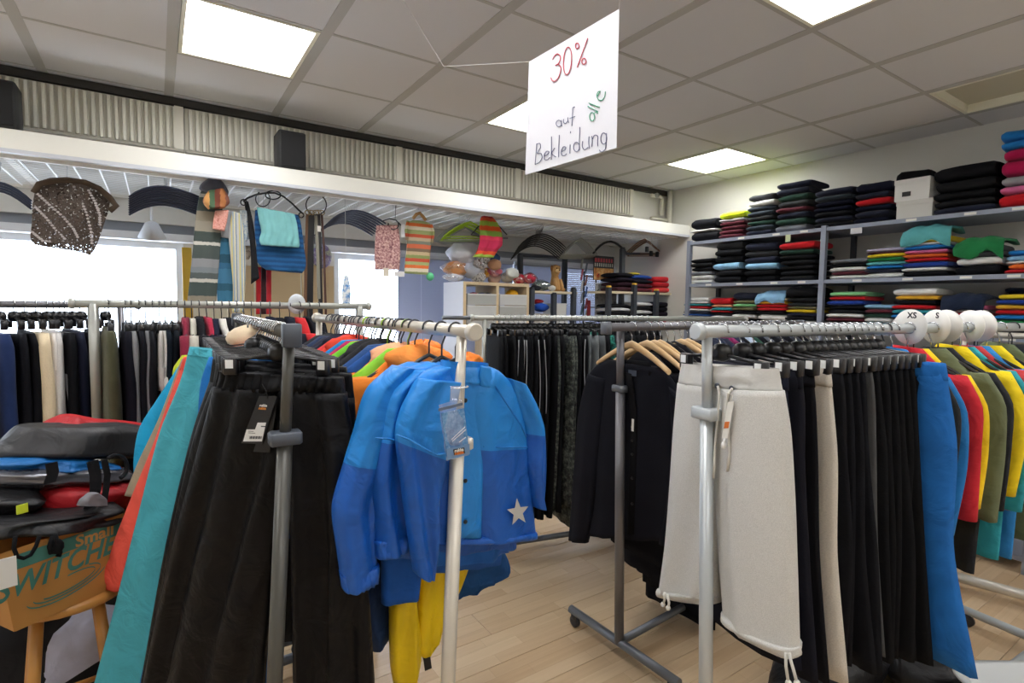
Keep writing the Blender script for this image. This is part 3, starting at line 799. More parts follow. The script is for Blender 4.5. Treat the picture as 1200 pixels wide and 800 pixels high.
L, R = pl.rows([(774, 688, 843, 698), (774, 696, 843, 706)], .0)
build('hem', cloth(L, R, pl.n, t=.082, amp=.002, n=30, m=4, seed=9), GREYF, t)
CORD = fabric('#d6d4cb', kind='knit')
def cordp(pts, off=.05): return [pl.at(x, y, off) for x, y in pts]
build('drawstring', MB().tube(cordp([(841, 452), (843, 460), (842, 475), (840, 500), (838, 520), (837, 545), (836, 560)]), .003, 6), CORD, t)
build('drawstring', MB().tube(cordp([(858, 455), (853, 462), (851, 480), (853, 500), (855, 530), (852, 552)]), .003, 6), CORD, t)
ey = MB()
for x, y in ((841, 452), (858, 455)): ey.lathe([(.004, 0), (.007, 0), (.007, .003), (.004, .003)], pl.at(x, y, .041), 12, axis=pl.n)
build('eyelet', ey, plain('#55585b', .3, .8), t)
for pts, nm in (([(779, 694), (779, 702), (777, 708)], 'hem_cord'), ([(782, 696), (784, 706), (783, 712)], 'hem_cord'), ([(925, 765), (927, 775), (930, 785), (934, 800)], 'hem_cord'), ([(921, 765), (921, 780), (924, 800)], 'hem_cord')):
    o = build(nm, MB().tube(cordp(pts, .055), .0035, 6).ball(pl.at(*pts[-1], .055), .007, 8), CORD, t)
q = pl.at(853, 492, .058); ux = unit(pl.at(858, 472, .058)-pl.at(849, 473, .058)); uy = V([0, 0, 1.0])+ux*.16; uy = unit(uy)
tg = thing('price_tag', 'white swing tag with orange sticker on the grey sweat trousers', 'tag', q)
build('card', MB().obox(q, ux*.0085, uy*.045, pl.n*.0009), plain('#e3e1d8', .5), tg)
build('sticker', MB().obox(q-uy*.012+pl.n*.0014, ux*.0065, uy*.008, pl.n*.0006), plain('#d9742c', .5), tg)
build('tag_string', MB().tube([q+uy*.043, q+uy*.06+ux*.002, pl.at(848, 458, .05)], .0012, 5), CORD, tg)
build('plastic_toggle', MB().ball(q-uy*.062, .009, 10, squash=(1, .6, 1)).tube([q-uy*.044, q-uy*.06], .003, 6), plain('#e9e9e6', .4), tg)

items = []
def add6(px, kind, col, wd, w, bot, t, **o):
    """px: column of the waist corner nearest the viewer; bot: picture row of the hem there"""
    top = -.09 if kind == 'trousers' else -.062
    s = R6.s_px(px, w*.5, top); near = R6.at(s)+R6.p*(w*.43+(o.get('flare', .085) if kind == 'trousers' else 0))
    d = float((near-EYEP)@AX_F); zb = float(pt(px, bot, d)[2])
    o.setdefault('flare', .085); items.append((s, kind, col, wd, w, R6.z-zb, t, o))
add6(926, 'trousers', '#191c2b', 'navy sweat trousers', .27, 752, .045, fab='fleece', waist=1)
add6(942, 'trousers', '#15161f', 'blue-black sweat trousers', .27, 768, .05, fab='fleece', waist=1)
add6(957, 'trousers', '#111116', 'black sweat trousers with ribbed waist', .25, 770, .035, fab='fleece', waist=1)
add6(976, 'trousers', '#c9c2b6', 'cream sweat trousers', .27, 772, .05, fab='fleece', waist=1)
GB6 = 'black trousers packed along the light grey rack'
LB6 = 'black trousers packed edge-on along the light grey rack before the blue pair'
for px in (992, 1001, 1010, 1018):
    add6(px, 'trousers', '#121318', 'black trousers', .27, 762, .032, label=LB6, group=GB6)
add6(1026, 'trousers', '#4a4b4c', 'charcoal grey trousers', .26, 745, .022)
for px in (1035, 1044, 1052, 1060, 1068, 1076, 1084):
    add6(px, 'trousers', '#0d0e11', 'black trousers', .27, 752, .036, label=LB6, group=GB6)
add6(1112, 'trousers', '#1567b4', 'bright blue rain trousers', .38, 768, .05, flare=.12, fab='shell', amp=.01, label='bright blue rain trousers with gathered waist, between black row and jackets', waist=1)
row(R6, items, P_CLIP, 'near post of the light grey rack', HG6, HL6, drop_=.092, jit=.03)
# jackets at the far end of the same rail
items = []
JK = [(1119, '#101418', 'black', 640), (1128, '#1b74b8', 'sky blue', 640), (1146, '#c8202e', 'red', 630), (1153, '#f0cc12', 'yellow', 625), (1173, '#6b7354', 'olive green', 612),
      (1181, '#16191f', 'black', 640), (1197, '#f2d413', 'bright yellow', 640), (1206, '#2a9aa8', 'teal', 640), (1214, '#c23a3c', 'brick red', 640), (1222, '#2b82c4', 'mid blue', 640),
      (1236, '#f0d21a', 'lemon yellow', 640), (1250, '#5f6a4c', 'dark olive', 640), (1264, '#20242a', 'slate black', 640)]
for i, (px, col, wd, bot) in enumerate(JK):
    w = .30
    s = R6.s_px(px+9, .215, -.3)
    items.append((s, 'jacket', col, wd+' rain jacket', w, [.5, .58, .54, .70, .52, .72, .56, .70, .54, .72, .55, .7, .6][i], .026, dict(fab='shell', proto=P_COATS if i % 3 else P_COATK, sl=.40+.03*((i*5) % 3), k=.62)))
row(R6, items, P_COATS, 'blue rain trousers of the light grey rack', HG6, HL6, jit=.02)
# white size discs clipped over the rail
DISC = plain('#eceae4', .45)
for i, (px, txt) in enumerate(((1066, 'XS'), (1096, 'S'), (1108, None), (1136, None), (1148, None))):
    s = R6.s_px(px); c = R6.at(s)
    t = thing('size_disc', ['white size disc lettered XS, first of the five on the rail', 'white size disc behind the XS one with a faint S', 'white size disc in the middle of the five on the rail',
                            'white size disc leaning, fourth of five on the rail', 'worn white size disc at the far rail end'][i], 'size marker', c, 'size discs on the light grey rack')
    ax = unit(R6.d*.9+R6.p*(.35 if i % 2 else .2)); prof = [(.019, -.001), (.056, -.001), (.056, .001), (.019, .001)]
    build('disc', MB().lathe(prof, c+V([0, 0, .006]), 28, axis=ax), DISC, t)
    if txt:
        uy = V([0, 0, 1.0]); f = -ax if (-ax)@(EYEP-c) > 0 else ax; ux = unit(np.cross(uy, f)); 
        build('lettering', place(text_mesh(txt, .026, .0004, .0006), c+V([0, 0, .042])+f*.0016+ux*.006, ux, uy), plain('#26262a', .6), t)

# ================================================================== near dark rack: waterproof trousers
HG2 = 'clip hangers on the dark grey rack'; HL2 = 'black clip hanger with chrome hook on the near dark rack'
BLKS = fabric('#0a0a0d', kind='shell', rough=.5, var=.1, spec=.45)
def clip_pair(pl_, xl, yl, xr, yr, label, rk, group, proto=P_CLIP, s=None):
    """hanger whose two clips stand at the measured points"""
    a, b = pl_.at(xl, yl), pl_.at(xr, yr); c = (a+b)/2
    s = s if s is not None else float((c-rk.A)@rk.d)
    q = rk.at(s)
    return dup(proto, (c[0]*.5+q[0]*.5, c[1]*.5+q[1]*.5, rk.z), math.atan2((b-a)[1], (b-a)[0]), label, group)
p1 = Plane(pt(272, 430, 1.305), pt(378, 440, 1.265))
clip_pair(p1, 272, 430, 378, 440, 'clip hanger in front on the dark rack holding black trousers behind the post', R2, HG2)
t = thing('waterproof_trousers', 'black waterproof trousers with elastic waist and hang tag, in front on the dark rack', 'trousers', p1.at(320, 600))
build('waistband', sheet(p1, [(257, 434, 402, 442), (255, 444, 403, 452), (253, 455, 405, 462)], t=.05, amp=.007, wave=.02, n=150, m=10, seed=11, grow=0), BLKS, t)
build('leg', sheet(p1, [(253, 452, 334, 456), (249, 470, 335, 472), (236, 520, 334, 520), (214, 600, 326, 600), (190, 700, 316, 700), (166, 815, 308, 815)], t=.055, amp=.020, wave=.115, n=44, m=40, seed=12, crinkle=.002), BLKS, t)
build('leg', sheet(p1, [(324, 456, 405, 460), (326, 472, 407, 477), (334, 520, 415, 520), (340, 600, 424, 600), (343, 700, 431, 700), (345, 815, 439, 815)], t=.055, amp=.020, wave=.10, n=44, m=40, seed=14, crinkle=.002), BLKS, t)
for i, (off, l, r, lab) in enumerate((( -.045, (266, 422), (398, 436), 'second black waterproof trousers on the dark rack, clip just behind the front pair'),
                                   (-.085, (262, 417), (392, 428), 'third black waterproof trousers on the dark rack, mostly covered'))):
    pk = Plane(p1.P+p1.n*off, p1.P+p1.n*off+p1.u)
    clip_pair(pk, *l, *r, 'clip hanger %s in line on the dark rack' % ordinal(i+2), R2, HG2)
    tt = thing('waterproof_trousers', lab, 'trousers', pk.at(320, 600))
    build('waistband', sheet(pk, [(l[0]-12, l[1]+3, r[0]+14, r[1]+2), (l[0]-16, l[1]+32, r[0]+17, r[1]+32)], t=.035, amp=.003, wave=.012, n=70, m=6, seed=20+i, grow=0), BLKS, tt)
    build('leg', sheet(pk, [(l[0]-16, l[1]+30, 330, l[1]+32), (232-i*4, 500, 330, 520), (203-i*4, 620, 322, 620), (166-i*3, 815, 310, 815)], t=.035, amp=.01, wave=.10, n=30, m=30, seed=22+i), BLKS, tt)
    build('leg', sheet(pk, [(330, l[1]+32, r[0]+17, r[1]+30), (336, 520, r[0]+20, 520), (342, 620, 426, 620), (344, 815, 434-i*6, 815)], t=.035, amp=.01, wave=.10, n=30, m=30, seed=24+i), BLKS, tt)
# swing tag: two black cards with print and a white price sticker
q = p1.at(311, 466, .034)
def card(corners, off, th=.0012):
    c = [p1.at(x, y, off) for x, y in corners]; mb = MB(); nn = p1.n*th
    mb.loft([[c_ for c_ in c], [c_+nn for c_ in c]], smooth=False); return mb
t = thing('swing_tag', 'black swing tag pair with small orange and white print and price sticker', 'tag', q)
build('card', card([(304, 464), (325, 464), (307, 520), (283, 519)], .036), plain('#1d1e21', .4), t)
build('card', card([(318, 466), (326, 465), (316, 530), (297, 529)], .031), plain('#131416', .4), t)
build('price_sticker', card([(302, 495), (312, 495), (307, 517), (285, 517), (289, 503), (299, 503)], .0376, .0004), plain('#e4e5e3', .5), t)
ux = unit(p1.at(310, 475, 0)-p1.at(300, 474.6, 0)); uy = unit(V([0, 0, 1.0])+ux*.22)
build('lettering', place(text_mesh('rukka', .0085, .0003, .0003, shear=.1), p1.at(308.5, 475, .0378), ux, uy), plain('#eceae6', .5), t)
build('lettering', place(text_mesh('rukka', .0085, .0003, .0003, shear=.1), p1.at(307.3, 478.4, .0378), ux, uy), plain('#d9862e', .5), t)
bars = MB()
for k in range(14): bars.obox(p1.at(292.5+k*1.05, 512.5, .0383)+ux*0, ux*(.0004+.0003*(k % 3)), uy*.0034, p1.n*.0002)
bars.obox(p1.at(295, 507.2, .0383), ux*.009, uy*.0006, p1.n*.0002).obox(p1.at(308.5, 499.5, .0383), ux*.006, uy*.0012, p1.n*.0002)
bars.obox(p1.at(294, 505.2, .0383), ux*.007, uy*.0005, p1.n*.0002)
build('price_print', bars, plain('#34363a', .6), t)
build('tag_cord', MB().tube([p1.at(314, 468, .037), p1.at(312, 458, .04), p1.at(306, 448, .03)], .001, 5), plain('#111', .6), t)
# coloured trousers behind, their outer legs fanned out
def side(off, rows_, col, label, cat, seed, kind='shell', name='trousers', clip=None, amp=.008, frill=False, t_=.03):
    pk = Plane(p1.P+p1.n*off, p1.P+p1.n*off+p1.u*1.0)
    mt = fabric(col, kind=kind, var=.08)
    tt = thing(name, label, cat, pk.at(rows_[len(rows_)//2][0]+20, rows_[len(rows_)//2][1]))
    build('waistband', sheet(pk, [rows_[0], tuple(a*.7+b*.3 for a, b in zip(rows_[0], rows_[1]))], t=t_*.9, amp=.003, wave=.012, n=60, m=6, seed=seed, grow=0), mt, tt)
    build('leg', sheet(pk, rows_, t=t_, amp=amp, wave=.13, n=30, m=36, seed=seed+1), mt, tt)
    if frill:
        rr = rows_[-1]
        build('frill', sheet(pk, [(rr[0]+3, rr[1]-34, rr[2], rr[3]-30), (rr[0]-4, rr[1]-14, rr[2], rr[3]-12), (rr[0]+4, rr[1]+2, rr[2], rr[3])], t=.02, amp=.012, wave=.03, n=50, m=12, seed=seed+2), mt, tt)
    return pk
side(-.125, [(246, 418, 330, 424), (238, 440, 330, 440), (232, 500, 330, 500), (214, 590, 330, 590), (188, 700, 330, 700), (160, 815, 330, 815)], '#1273c2', 'royal blue rain trousers, a thin strip between teal and black pairs', 'trousers', 31)
pk = side(-.165, [(223, 406, 300, 416), (214, 440, 300, 440), (190, 500, 300, 500), (163, 600, 300, 600), (137, 700, 300, 700), (106, 815, 300, 815)], '#46a9bb', 'teal rain trousers with gathered waist fanned out beside the black ones', 'trousers', 33, amp=.012)
clip_pair(pk, 240, 404, 330, 436, 'clip hanger tilted over the teal rain trousers', R2, HG2)
side(-.205, [(216, 418, 290, 420), (198, 468, 290, 470), (180, 520, 290, 520), (151, 590, 290, 590), (129, 650, 290, 650), (124, 690, 290, 690)], '#ee5b4c', 'coral trousers with frilled hem peeking out beside the teal pair', 'trousers', 36, frill=True)
side(-.245, [(214, 420, 290, 420), (188, 486, 290, 486), (160, 545, 290, 545), (146, 580, 290, 580)], '#a3937c', 'beige trousers, a narrow wrinkled strip between coral and cyan', 'trousers', 39, kind='woven')
side(-.285, [(213, 424, 290, 420), (186, 465, 290, 465), (164, 500, 290, 500), (157, 545, 290, 545), (160, 575, 290, 575)], '#14a3d6', 'bright cyan trousers behind the beige strip on the dark rack', 'trousers', 42)
side(-.325, [(214, 416, 290, 414), (204, 430, 290, 430), (207, 470, 290, 470)], '#c9d92c', 'yellow-green trousers, only a corner showing above the cyan', 'trousers', 45)
items = []
for k in range(11):
    s = .40+k*.058
    col, wd = [('#17171b', 'black'), ('#1b1d2a', 'blue-black'), ('#141417', 'black'), ('#232327', 'charcoal')][k % 4]
    items.append((s, 'trousers', col, wd+' waterproof trousers', .26, .85, .034, dict(fab='shell')))
row(R2, items, P_CLIP, 'front of the dark rack', HG2, HL2, drop_=.09)
for k in range(9):
    hang(R2, P_CLIP, .10+k*.033, HL2, HG2, jit=.1, yaw=-.45+k*.04)
# cream fluffy hat and orange cap lying over the hangers
c = pt(300, 396, 1.7)
o = build('knitted_hat', MB().ball((0, 0, 0), .075, 16, squash=(1.15, .9, .6)), fabric('#e3cfb0', kind='knit'), None, (0, 0, 0)); o.location = c.tolist()
tag(o, 'cream knitted hat lying on the hangers of the dark rack', 'hat')
c = pt(303, 412, 1.62)
o = build('cap', MB().ball((0, 0, 0), .075, 16, squash=(1.5, .9, .30)), fabric('#f0703c', kind='woven'), None, (0, 0, 0)); o.location = c.tolist()
tag(o, 'orange cloth cap under the cream hat on the dark rack', 'hat')

# ================================================================== near cream rack: blue softshell jackets and rainwear
HG3 = 'coat hangers on the cream rack'; HL3 = 'black coat hanger on the cream rack of jackets'
UP = fabric('#1f84d6', kind='shell', rough=.45, var=.05); LOW = fabric('#1459b4', kind='shell', rough=.45, var=.05)
SEAM = fabric('#1c6fc0', kind='shell'); BUTT = plain('#1b2026', .35)
pj = Plane(R3.at(.055)+R3.p*.2, R3.at(.055)-R3.p*.2)
def two_tone(pl_, rows_, seam_y, off, **kw):
    """one sheet in two colours: material 0 above the seam line, 1 below"""
    mb = sheet(pl_, rows_, off, **kw)
    n, m_ = kw['n'], kw['m']; fm = []
    for i in range(m_-1):
        px, py = proj(np.mean(mb.v[i*n:(i+2)*n], axis=0)); fm += [0 if py < seam_y(px) else 1]*n
    mb.m = fm+[0, 1]; return mb
def piping(pl_, pts, off, r=.0022): return MB().tube([pl_.at(x, y, off) for x, y in pts], r, 6)
def softshell(pl_, body, sleeveL, sleeveR, seamB, seamL, seamR, label, seed, offL=.02):
    t = thing('softshell_jacket', label, 'jacket', pl_.at((body[3][0]+body[3][2])/2, 560))
    build('body', two_tone(pl_, body, seamB, 0.0, t=.07, amp=.012, wave=.17, n=60, m=100, seed=seed, grow=.5, puff=.12), [UP, LOW], t)
    build('sleeve', two_tone(pl_, sleeveL, seamL, offL, t=.075, amp=.011, wave=.09, n=56, m=100, seed=seed+1, puff=.15), [UP, LOW], t)
    if sleeveR: build('sleeve', two_tone(pl_, sleeveR, seamR, -.0, t=.07, amp=.007, wave=.08, n=50, m=80, seed=seed+2, puff=.15), [UP, LOW], t)
    return t
t = softshell(pj, [(523, 426, 566, 427), (508, 430, 577, 431), (490, 442, 594, 444), (478, 462, 606, 462), (478, 500, 615, 505), (484, 560, 620, 560), (492, 634, 627, 629)],
              [(492, 443, 540, 447), (474, 472, 533, 474), (464, 508, 526, 530), (470, 560, 514, 575), (480, 630, 510, 640), (487, 672, 507, 678)],
              [(592, 442, 612, 450), (601, 470, 626, 476), (612, 500, 634, 500), (614, 540, 637, 545), (619, 575, 635, 585), (622, 592, 634, 594)],
              lambda x: 520+(x-480)*.035, lambda x: 508+(x-464)*.62, lambda x: 509-(x-612)*.14,
              'bright blue two-tone softshell jacket with star patch, foremost on the cream rack', 51)
# placket, collar, buttons, star, seams
build('placket', sheet(pj, [(541, 430, 566, 431), (541, 500, 567, 500), (539, 560, 566, 560), (539, 630, 564, 630)], .036, t=.006, amp=.002, n=12, m=16, seed=5), UP, t)
build('collar', sheet(pj, [(519, 422, 570, 425), (518, 434, 572, 438), (524, 446, 566, 450)], .01, t=.06, amp=.004, wave=.04, n=26, m=9, seed=6, cap0=False, grow=0), UP, t)
build('hood_flap', sheet(pj, [(563, 428, 575, 430), (561, 440, 577, 446), (563, 452, 575, 454)], .04, t=.01, amp=.002, n=14, m=8, seed=9), UP, t)
for y in (469, 517, 563, 611):
    build('snap_button', MB().lathe([(.001, 0), (.0052, .0005), (.0052, .003), (.002, .004)], pj.at(545, y, .040), 12, axis=pj.n), BUTT, t)
st = MB(); cpt = pj.at(607, 600, .047); ux = unit(pj.at(620, 600, .047)-pj.at(594, 600, .047)); uz = V([0, 0, 1.0])
ring = []
for k in range(10):
    r_ = (.037 if k % 2 == 0 else .0155); a = math.pi/2+k*math.pi/5+.12
    ring.append(cpt+ux*r_*math.cos(a)+uz*r_*math.sin(a))
st.loft([ring, [p+pj.n*.001 for p in ring]], smooth=False)
build('star_patch', st, plain('#b9b8b4', .6), t)
build('seam', piping(pj, [(569, 434), (580, 452), (596, 476), (610, 497), (617, 512)], .040), SEAM, t)
build('seam', piping(pj, [(566, 523), (590, 524), (618, 524)], .040), SEAM, t)
build('seam', piping(pj, [(464, 509), (480, 515), (497, 525), (512, 533), (524, 531)], .062), UP, t)
build('hem', sheet(pj, [(493, 627, 627, 622), (494, 634, 628, 629)], 0.0, t=.076, amp=.002, n=30, m=4, seed=19), LOW, t)
hang(R3, P_COATS3, .055, HL3, HG3, jit=.02)
pj2 = Plane(R3.at(.125)+R3.p*.2, R3.at(.125)-R3.p*.2)
t = softshell(pj2, [(500, 424, 560, 427), (482, 430, 570, 431), (468, 442, 590, 446), (456, 466, 598, 470), (462, 540, 600, 540), (470, 644, 604, 640)],
              [(480, 432, 510, 434), (456, 455, 500, 456), (440, 512, 492, 512), (434, 545, 490, 548), (436, 600, 486, 605), (440, 650, 484, 634)], None,
              lambda x: 522, lambda x: 512+(x-440)*.18, None, 'second bright blue softshell jacket, elastic cuff showing behind the foremost one', 61)
build('cuff', sheet(pj2, [(437, 632, 487, 618), (439, 652, 486, 637)], .022, t=.078, amp=.004, wave=.012, n=60, m=6, seed=63, grow=0), LOW, t)
build('seam', piping(pj2, [(440, 513), (455, 514), (470, 517), (490, 523)], .062), UP, t)
hang(R3, P_COATS3, .125, HL3, HG3, jit=.05)
pj3 = Plane(R3.at(.195)+R3.p*.2, R3.at(.195)-R3.p*.2)
t = softshell(pj3, [(478, 424, 560, 427), (462, 430, 570, 431), (446, 444, 590, 446), (430, 470, 594, 470), (440, 540, 596, 540), (450, 652, 596, 646)],
              [(462, 428, 490, 432), (434, 452, 478, 455), (415, 505, 466, 512), (402, 548, 450, 552), (390, 592, 440, 592), (396, 650, 440, 645), (402, 690, 441, 676)], None,
              lambda x: 560, lambda x: 545, None, label='third bright blue softshell jacket, its sleeve reaching farthest toward the black trousers', seed=71, offL=.075)
build('cuff', sheet(pj3, [(399, 672, 442, 658), (402, 691, 442, 677)], .077, t=.076, amp=.004, wave=.012, n=60, m=6, seed=73, grow=0), LOW, t)
hang(R3, P_COATS3, .195, HL3, HG3, jit=.05)
# plain blue wide-sleeved piece and yellow rain trousers that hang lower
pk = Plane(R3.at(.25)+R3.p*.2, R3.at(.25)-R3.p*.2)
t = thing('rain_jacket', 'deep blue rain jacket with wide plain cuff hanging below the softshell sleeves', 'jacket', pk.at(500, 640))
build('body', sheet(pk, [(470, 440, 580, 440), (455, 470, 590, 470), (460, 600, 592, 600), (470, 672, 586, 660)], t=.05, amp=.008, n=26, m=24, seed=81), fabric('#1a58ac', kind='shell'), t)
build('sleeve', sheet(pk, [(452, 480, 494, 480), (448, 600, 492, 610), (447, 660, 493, 668), (447, 707, 489, 699)], .02, t=.05, amp=.006, n=22, m=24, seed=82), fabric('#1a5fbe', kind='shell'), t)
pk = Plane(R3.at(.30)+R3.p*.2, R3.at(.30)-R3.p*.2)
YEL = fabric('#f2cf05', kind='shell', rough=.45, var=.06)
t = thing('rain_trousers', 'bright yellow rain trousers, two legs hanging low beside the cream post', 'trousers', pk.at(500, 720))
build('waistband', sheet(pk, [(450, 540, 550, 540), (450, 600, 552, 600)], t=.04, n=24, m=8, seed=86), YEL, t)
build('leg', sheet(pk, [(452, 590, 500, 590), (457, 700, 487, 700), (457, 750, 492, 750), (458, 780, 491, 778), (464, 812, 480, 808)], .01, t=.06, amp=.008, wave=.06, n=28, m=30, seed=84), YEL, t)
build('leg', sheet(pk, [(492, 590, 556, 590), (492, 680, 548, 665), (487, 740, 516, 740), (485, 758, 512, 752), (490, 766, 503, 762)], .0, t=.05, amp=.008, wave=.06, n=28, m=30, seed=85), YEL, t)
build('leg_strap', MB().strap([pk.at(495, 760), pk.at(500, 770), pk.at(502, 784)], .022, .003, pk.u), plain('#16171a', .7), t)
for (rows_, col, lb, sd, of) in (([(424, 500, 470, 500), (425, 640, 470, 640), (428, 720, 462, 725), (436, 762, 458, 742)], '#12305a', 'dark navy rain coat, its long hem below the blue cuffs', 87, .34),
                             ([(500, 560, 586, 560), (500, 640, 588, 636), (520, 690, 590, 678), (530, 702, 560, 690)], '#0e4a86', 'dark petrol blue rain jacket, hem with snaps below the star jacket', 88, .37),
                             ([(500, 600, 590, 600), (500, 640, 588, 633), (502, 662, 582, 655)], '#1f66bd', 'mid blue jacket hem with a second star behind the foremost jacket', 89, .15)):
    pk = Plane(R3.at(of)+R3.p*.2, R3.at(of)-R3.p*.2)
    o = build('rain_coat', sheet(pk, rows_, t=.04, amp=.01, n=24, m=22, seed=sd), fabric(col, kind='shell'), None, pk.at(rows_[1][0]+20, 640)); tag(o, lb, 'jacket')
items = []
J3 = [(.28, '#ff8a2a', 'vivid orange', '#ff9440', P_COATK), (.325, '#86d03c', 'lime green', None, P_LIME), (.37, '#f07d24', 'orange edged', '#f8b48c', P_COATK), (.42, '#1a4f96', 'cobalt blue', None, P_COATK), (.47, '#234a80', 'dark blue', None, P_LIME),
      (.52, '#1b1b1f', 'black', '#1b1b1f', P_COATK), (.575, '#202024', 'soft black', '#202024', P_COATK), (.625, '#72c832', 'grass green', None, P_LIME), (.67, '#b8215c', 'magenta', None, P_COATK), (.715, '#1783c6', 'azure blue', None, P_COATK),
      (.765, '#e8452c', 'red-orange', '#ec4a30', P_COATK), (.815, '#d63c3c', 'coral red', '#d84444', P_COATK), (.87, '#1d2036', 'navy', '#1d2036', P_COATK), (.92, '#23263c', 'blue-black', None, P_COATK), (.97, '#2a3a5c', 'slate blue', None, P_COATK), (1.02, '#2a2a30', 'charcoal', None, P_COATK)]
for k, (s, col, wd, hood, pr) in enumerate(J3):
    items.append((s, 'jacket', col, wd+(' hooded' if hood else '')+' rain jacket', .43 if k not in (0, 2) else .34, .50, .036, dict(fab='shell', proto=pr, hood=hood, sl=.44)))
row(R3, items, P_COATK, 'star jacket of the cream rack', HG3, HL3)
for k in range(10): hang(R3, P_COATK, .30+k*.07+.02, HL3, HG3, jit=.2)
# crumpled orange hoods beside the near end
for i, (x, y, d, r_, col, lb) in enumerate(((492, 424, 1.56, .050, '#ff8426', 'crumpled orange rain hood, largest of the orange ones by the cream post'), (497, 413, 1.66, .05, '#ff8a32', 'orange rain collar standing up behind the crumpled hood'),
                                      (481, 430, 1.58, .034, '#fbab7c', 'pale peach lining of a rain hood'), (548, 424, 1.50, .034, '#ff8220', 'orange rain hood just past the cream post'))):
    c = pt(x, y, d); mb = crumple(r_, 400+i, (1.25, .8, .75), 26, .2)
    o = build('rain_hood', mb, fabric(col, kind='shell', rough=.5), None, (0, 0, 0)); o.location = c.tolist(); tag(o, lb, 'hood')
# clear zip bag with folded blue card
q = pj.at(534, 505, .155)
def bagpt(x, y, off=.0): return pj.at(x, y, .155+off)
t = thing('zip_bag', 'clear zip bag of blue spare trim hanging before the cream post', 'bag', q)
mb = MB(); c0 = [bagpt(*c) for c in ((514, 474), (541, 467), (550, 533), (523, 540))]
def grid4(c, nx, nz, bulge, nrm, off=0.0):
    vs = []
    for j in range(nz+1):
        for i in range(nx+1):
            u, v = i/nx, j/nz
            p = (c[0]*(1-u)+c[1]*u)*(1-v)+(c[3]*(1-u)+c[2]*u)*v
            vs.append(p+nrm*(off+bulge*math.sin(math.pi*u)*math.sin(math.pi*v)+.0016*math.sin(9*u+14*v)+.0012*math.sin(23*v-7*u)))
    fs = [(j*(nx+1)+i, j*(nx+1)+i+1, (j+1)*(nx+1)+i+1, (j+1)*(nx+1)+i) for j in range(nz) for i in range(nx)]
    return vs, fs
FILM = clear_film('#f4f8ff', .80, .16, 'clear_plastic_bag')
vs, fs = grid4(c0, 12, 16, .012, pj.n); mb.add(vs, fs, 0, True)
vs, fs = grid4(c0, 12, 16, -.006, pj.n); mb.add(vs, [f[::-1] for f in fs], 0, True)
build('film', mb, FILM, t)
def quad(c, off, th, mat_, nm, par):
    cc = [bagpt(*p, off) for p in c]; m2 = MB(); m2.loft([cc, [p+pj.n*th for p in cc]], smooth=False); return build(nm, m2, mat_, par)
quad(((517, 484), (543, 478), (549.5, 531), (524, 538)), .0015, .003, speckle('#4f86bd', '#6f9fcf', '#93b8dc', 90, name='blue_webbing'), 'folded_webbing', t)
quad(((523, 526), (550, 520), (550.5, 532), (524, 539)), .0115, .0006, plain('#6f93bd', .4), 'card_strip', t)
lb_ = quad(((531, 526.5), (544, 524), (545, 531), (532, 533)), .0125, .0005, plain('#1a1b1e', .4), 'brand_label', t)
ux = unit(bagpt(544, 527.5, .013)-bagpt(531, 530, .013)); uy = unit(np.cross(pj.n, ux)); uy = uy if uy[2] > 0 else -uy
build('lettering', place(text_mesh('rukka', .0095, .0003, .0004), bagpt(538, 527.4, .0134), ux, uy), plain('#efece6', .5), lb_)
build('lettering', place(text_mesh('rukka', .0095, .0003, .0004), bagpt(538.2, 530.6, .0134), ux, uy), plain('#d8742a', .5), lb_)
for a_, b_ in (((529, 515), (545, 500)), ((530, 517), (546, 503)), ((538, 518), (546, 512))):
    build('white_stripe', MB().strap([bagpt(*a_, .0125), bagpt(*b_, .0125)], .0022, .0006, uy), plain('#e6ebf2', .4), t)
build('zip_seal', MB().strap([bagpt(514, 480, .003), bagpt(542, 473, .003)], .006, .002, V([0, 0, 1.0])), plain('#5c6a80', .3), t)
build('hang_strip', sheet(pj, [(528, 452, 541, 452), (527, 470, 541, 470)], .152, t=.001, amp=0, n=10, m=5), clear_film('#ffffff', .75, .2, 'clear_strip'), t)

qc = pt(540.5, 453, 1.268)
build('tie_loop', MB().tube([qc+.0165*(math.cos(a)*RH+math.sin(a)*FH) for a in np.linspace(0, 6.283, 15)]+[pj.at(535, 455, .152)], .0015, 5), plain('#e4e6e8', .4), t)
items = []
for k, (s_, c_, w_) in enumerate(((.05, '#15161a', 'black'), (.11, '#191b22', 'ink'), (.17, '#121316', 'jet black'), (.24, '#1d2027', 'slate black'), (.31, '#141518', 'black'))):
    items.append((s_, 'jacket', c_, w_+' padded jacket', .44, .75, .06, dict(fab='shell', proto=P_COATK)))
row(R7, items, P_COATK, 'far post of the cream wall rack', 'coat hangers on the wall rack', 'black coat hanger on the cream rack by the wall shelves')
# ================================================================== dark rack with cardigans and wooden hangers
HG5 = 'hangers on the cardigan rack'; HL5 = 'chrome-hooked hanger on the dark grey cardigan rack'
NAVK = fabric('#14151d', kind='knit', var=.1); BLKK = fabric('#0e0e11', kind='knit', var=.15)
s5 = R5.s_px(741)
pc = Plane(R5.at(s5)+R5.p*.2, R5.at(s5)-R5.p*.2)
t = thing('cardigan', 'navy black cardigan with long sleeves on the foremost wooden hanger', 'cardigan', pc.at(740, 540))
build('body', sheet(pc, [(712, 421, 776, 431), (700, 428, 786, 442), (690, 440, 798, 462), (686, 470, 799, 478), (684, 540, 797, 540), (684, 600, 792, 602), (682, 626, 790, 634)], t=.06, amp=.009, wave=.2, n=34, m=36, seed=91, puff=.1), NAVK, t)
build('sleeve', sheet(pc, [(690, 438, 712, 444), (680, 480, 708, 486), (675, 540, 702, 540), (671, 600, 696, 600), (668, 632, 688, 636)], .015, t=.055, amp=.006, n=22, m=24, seed=92), NAVK, t)
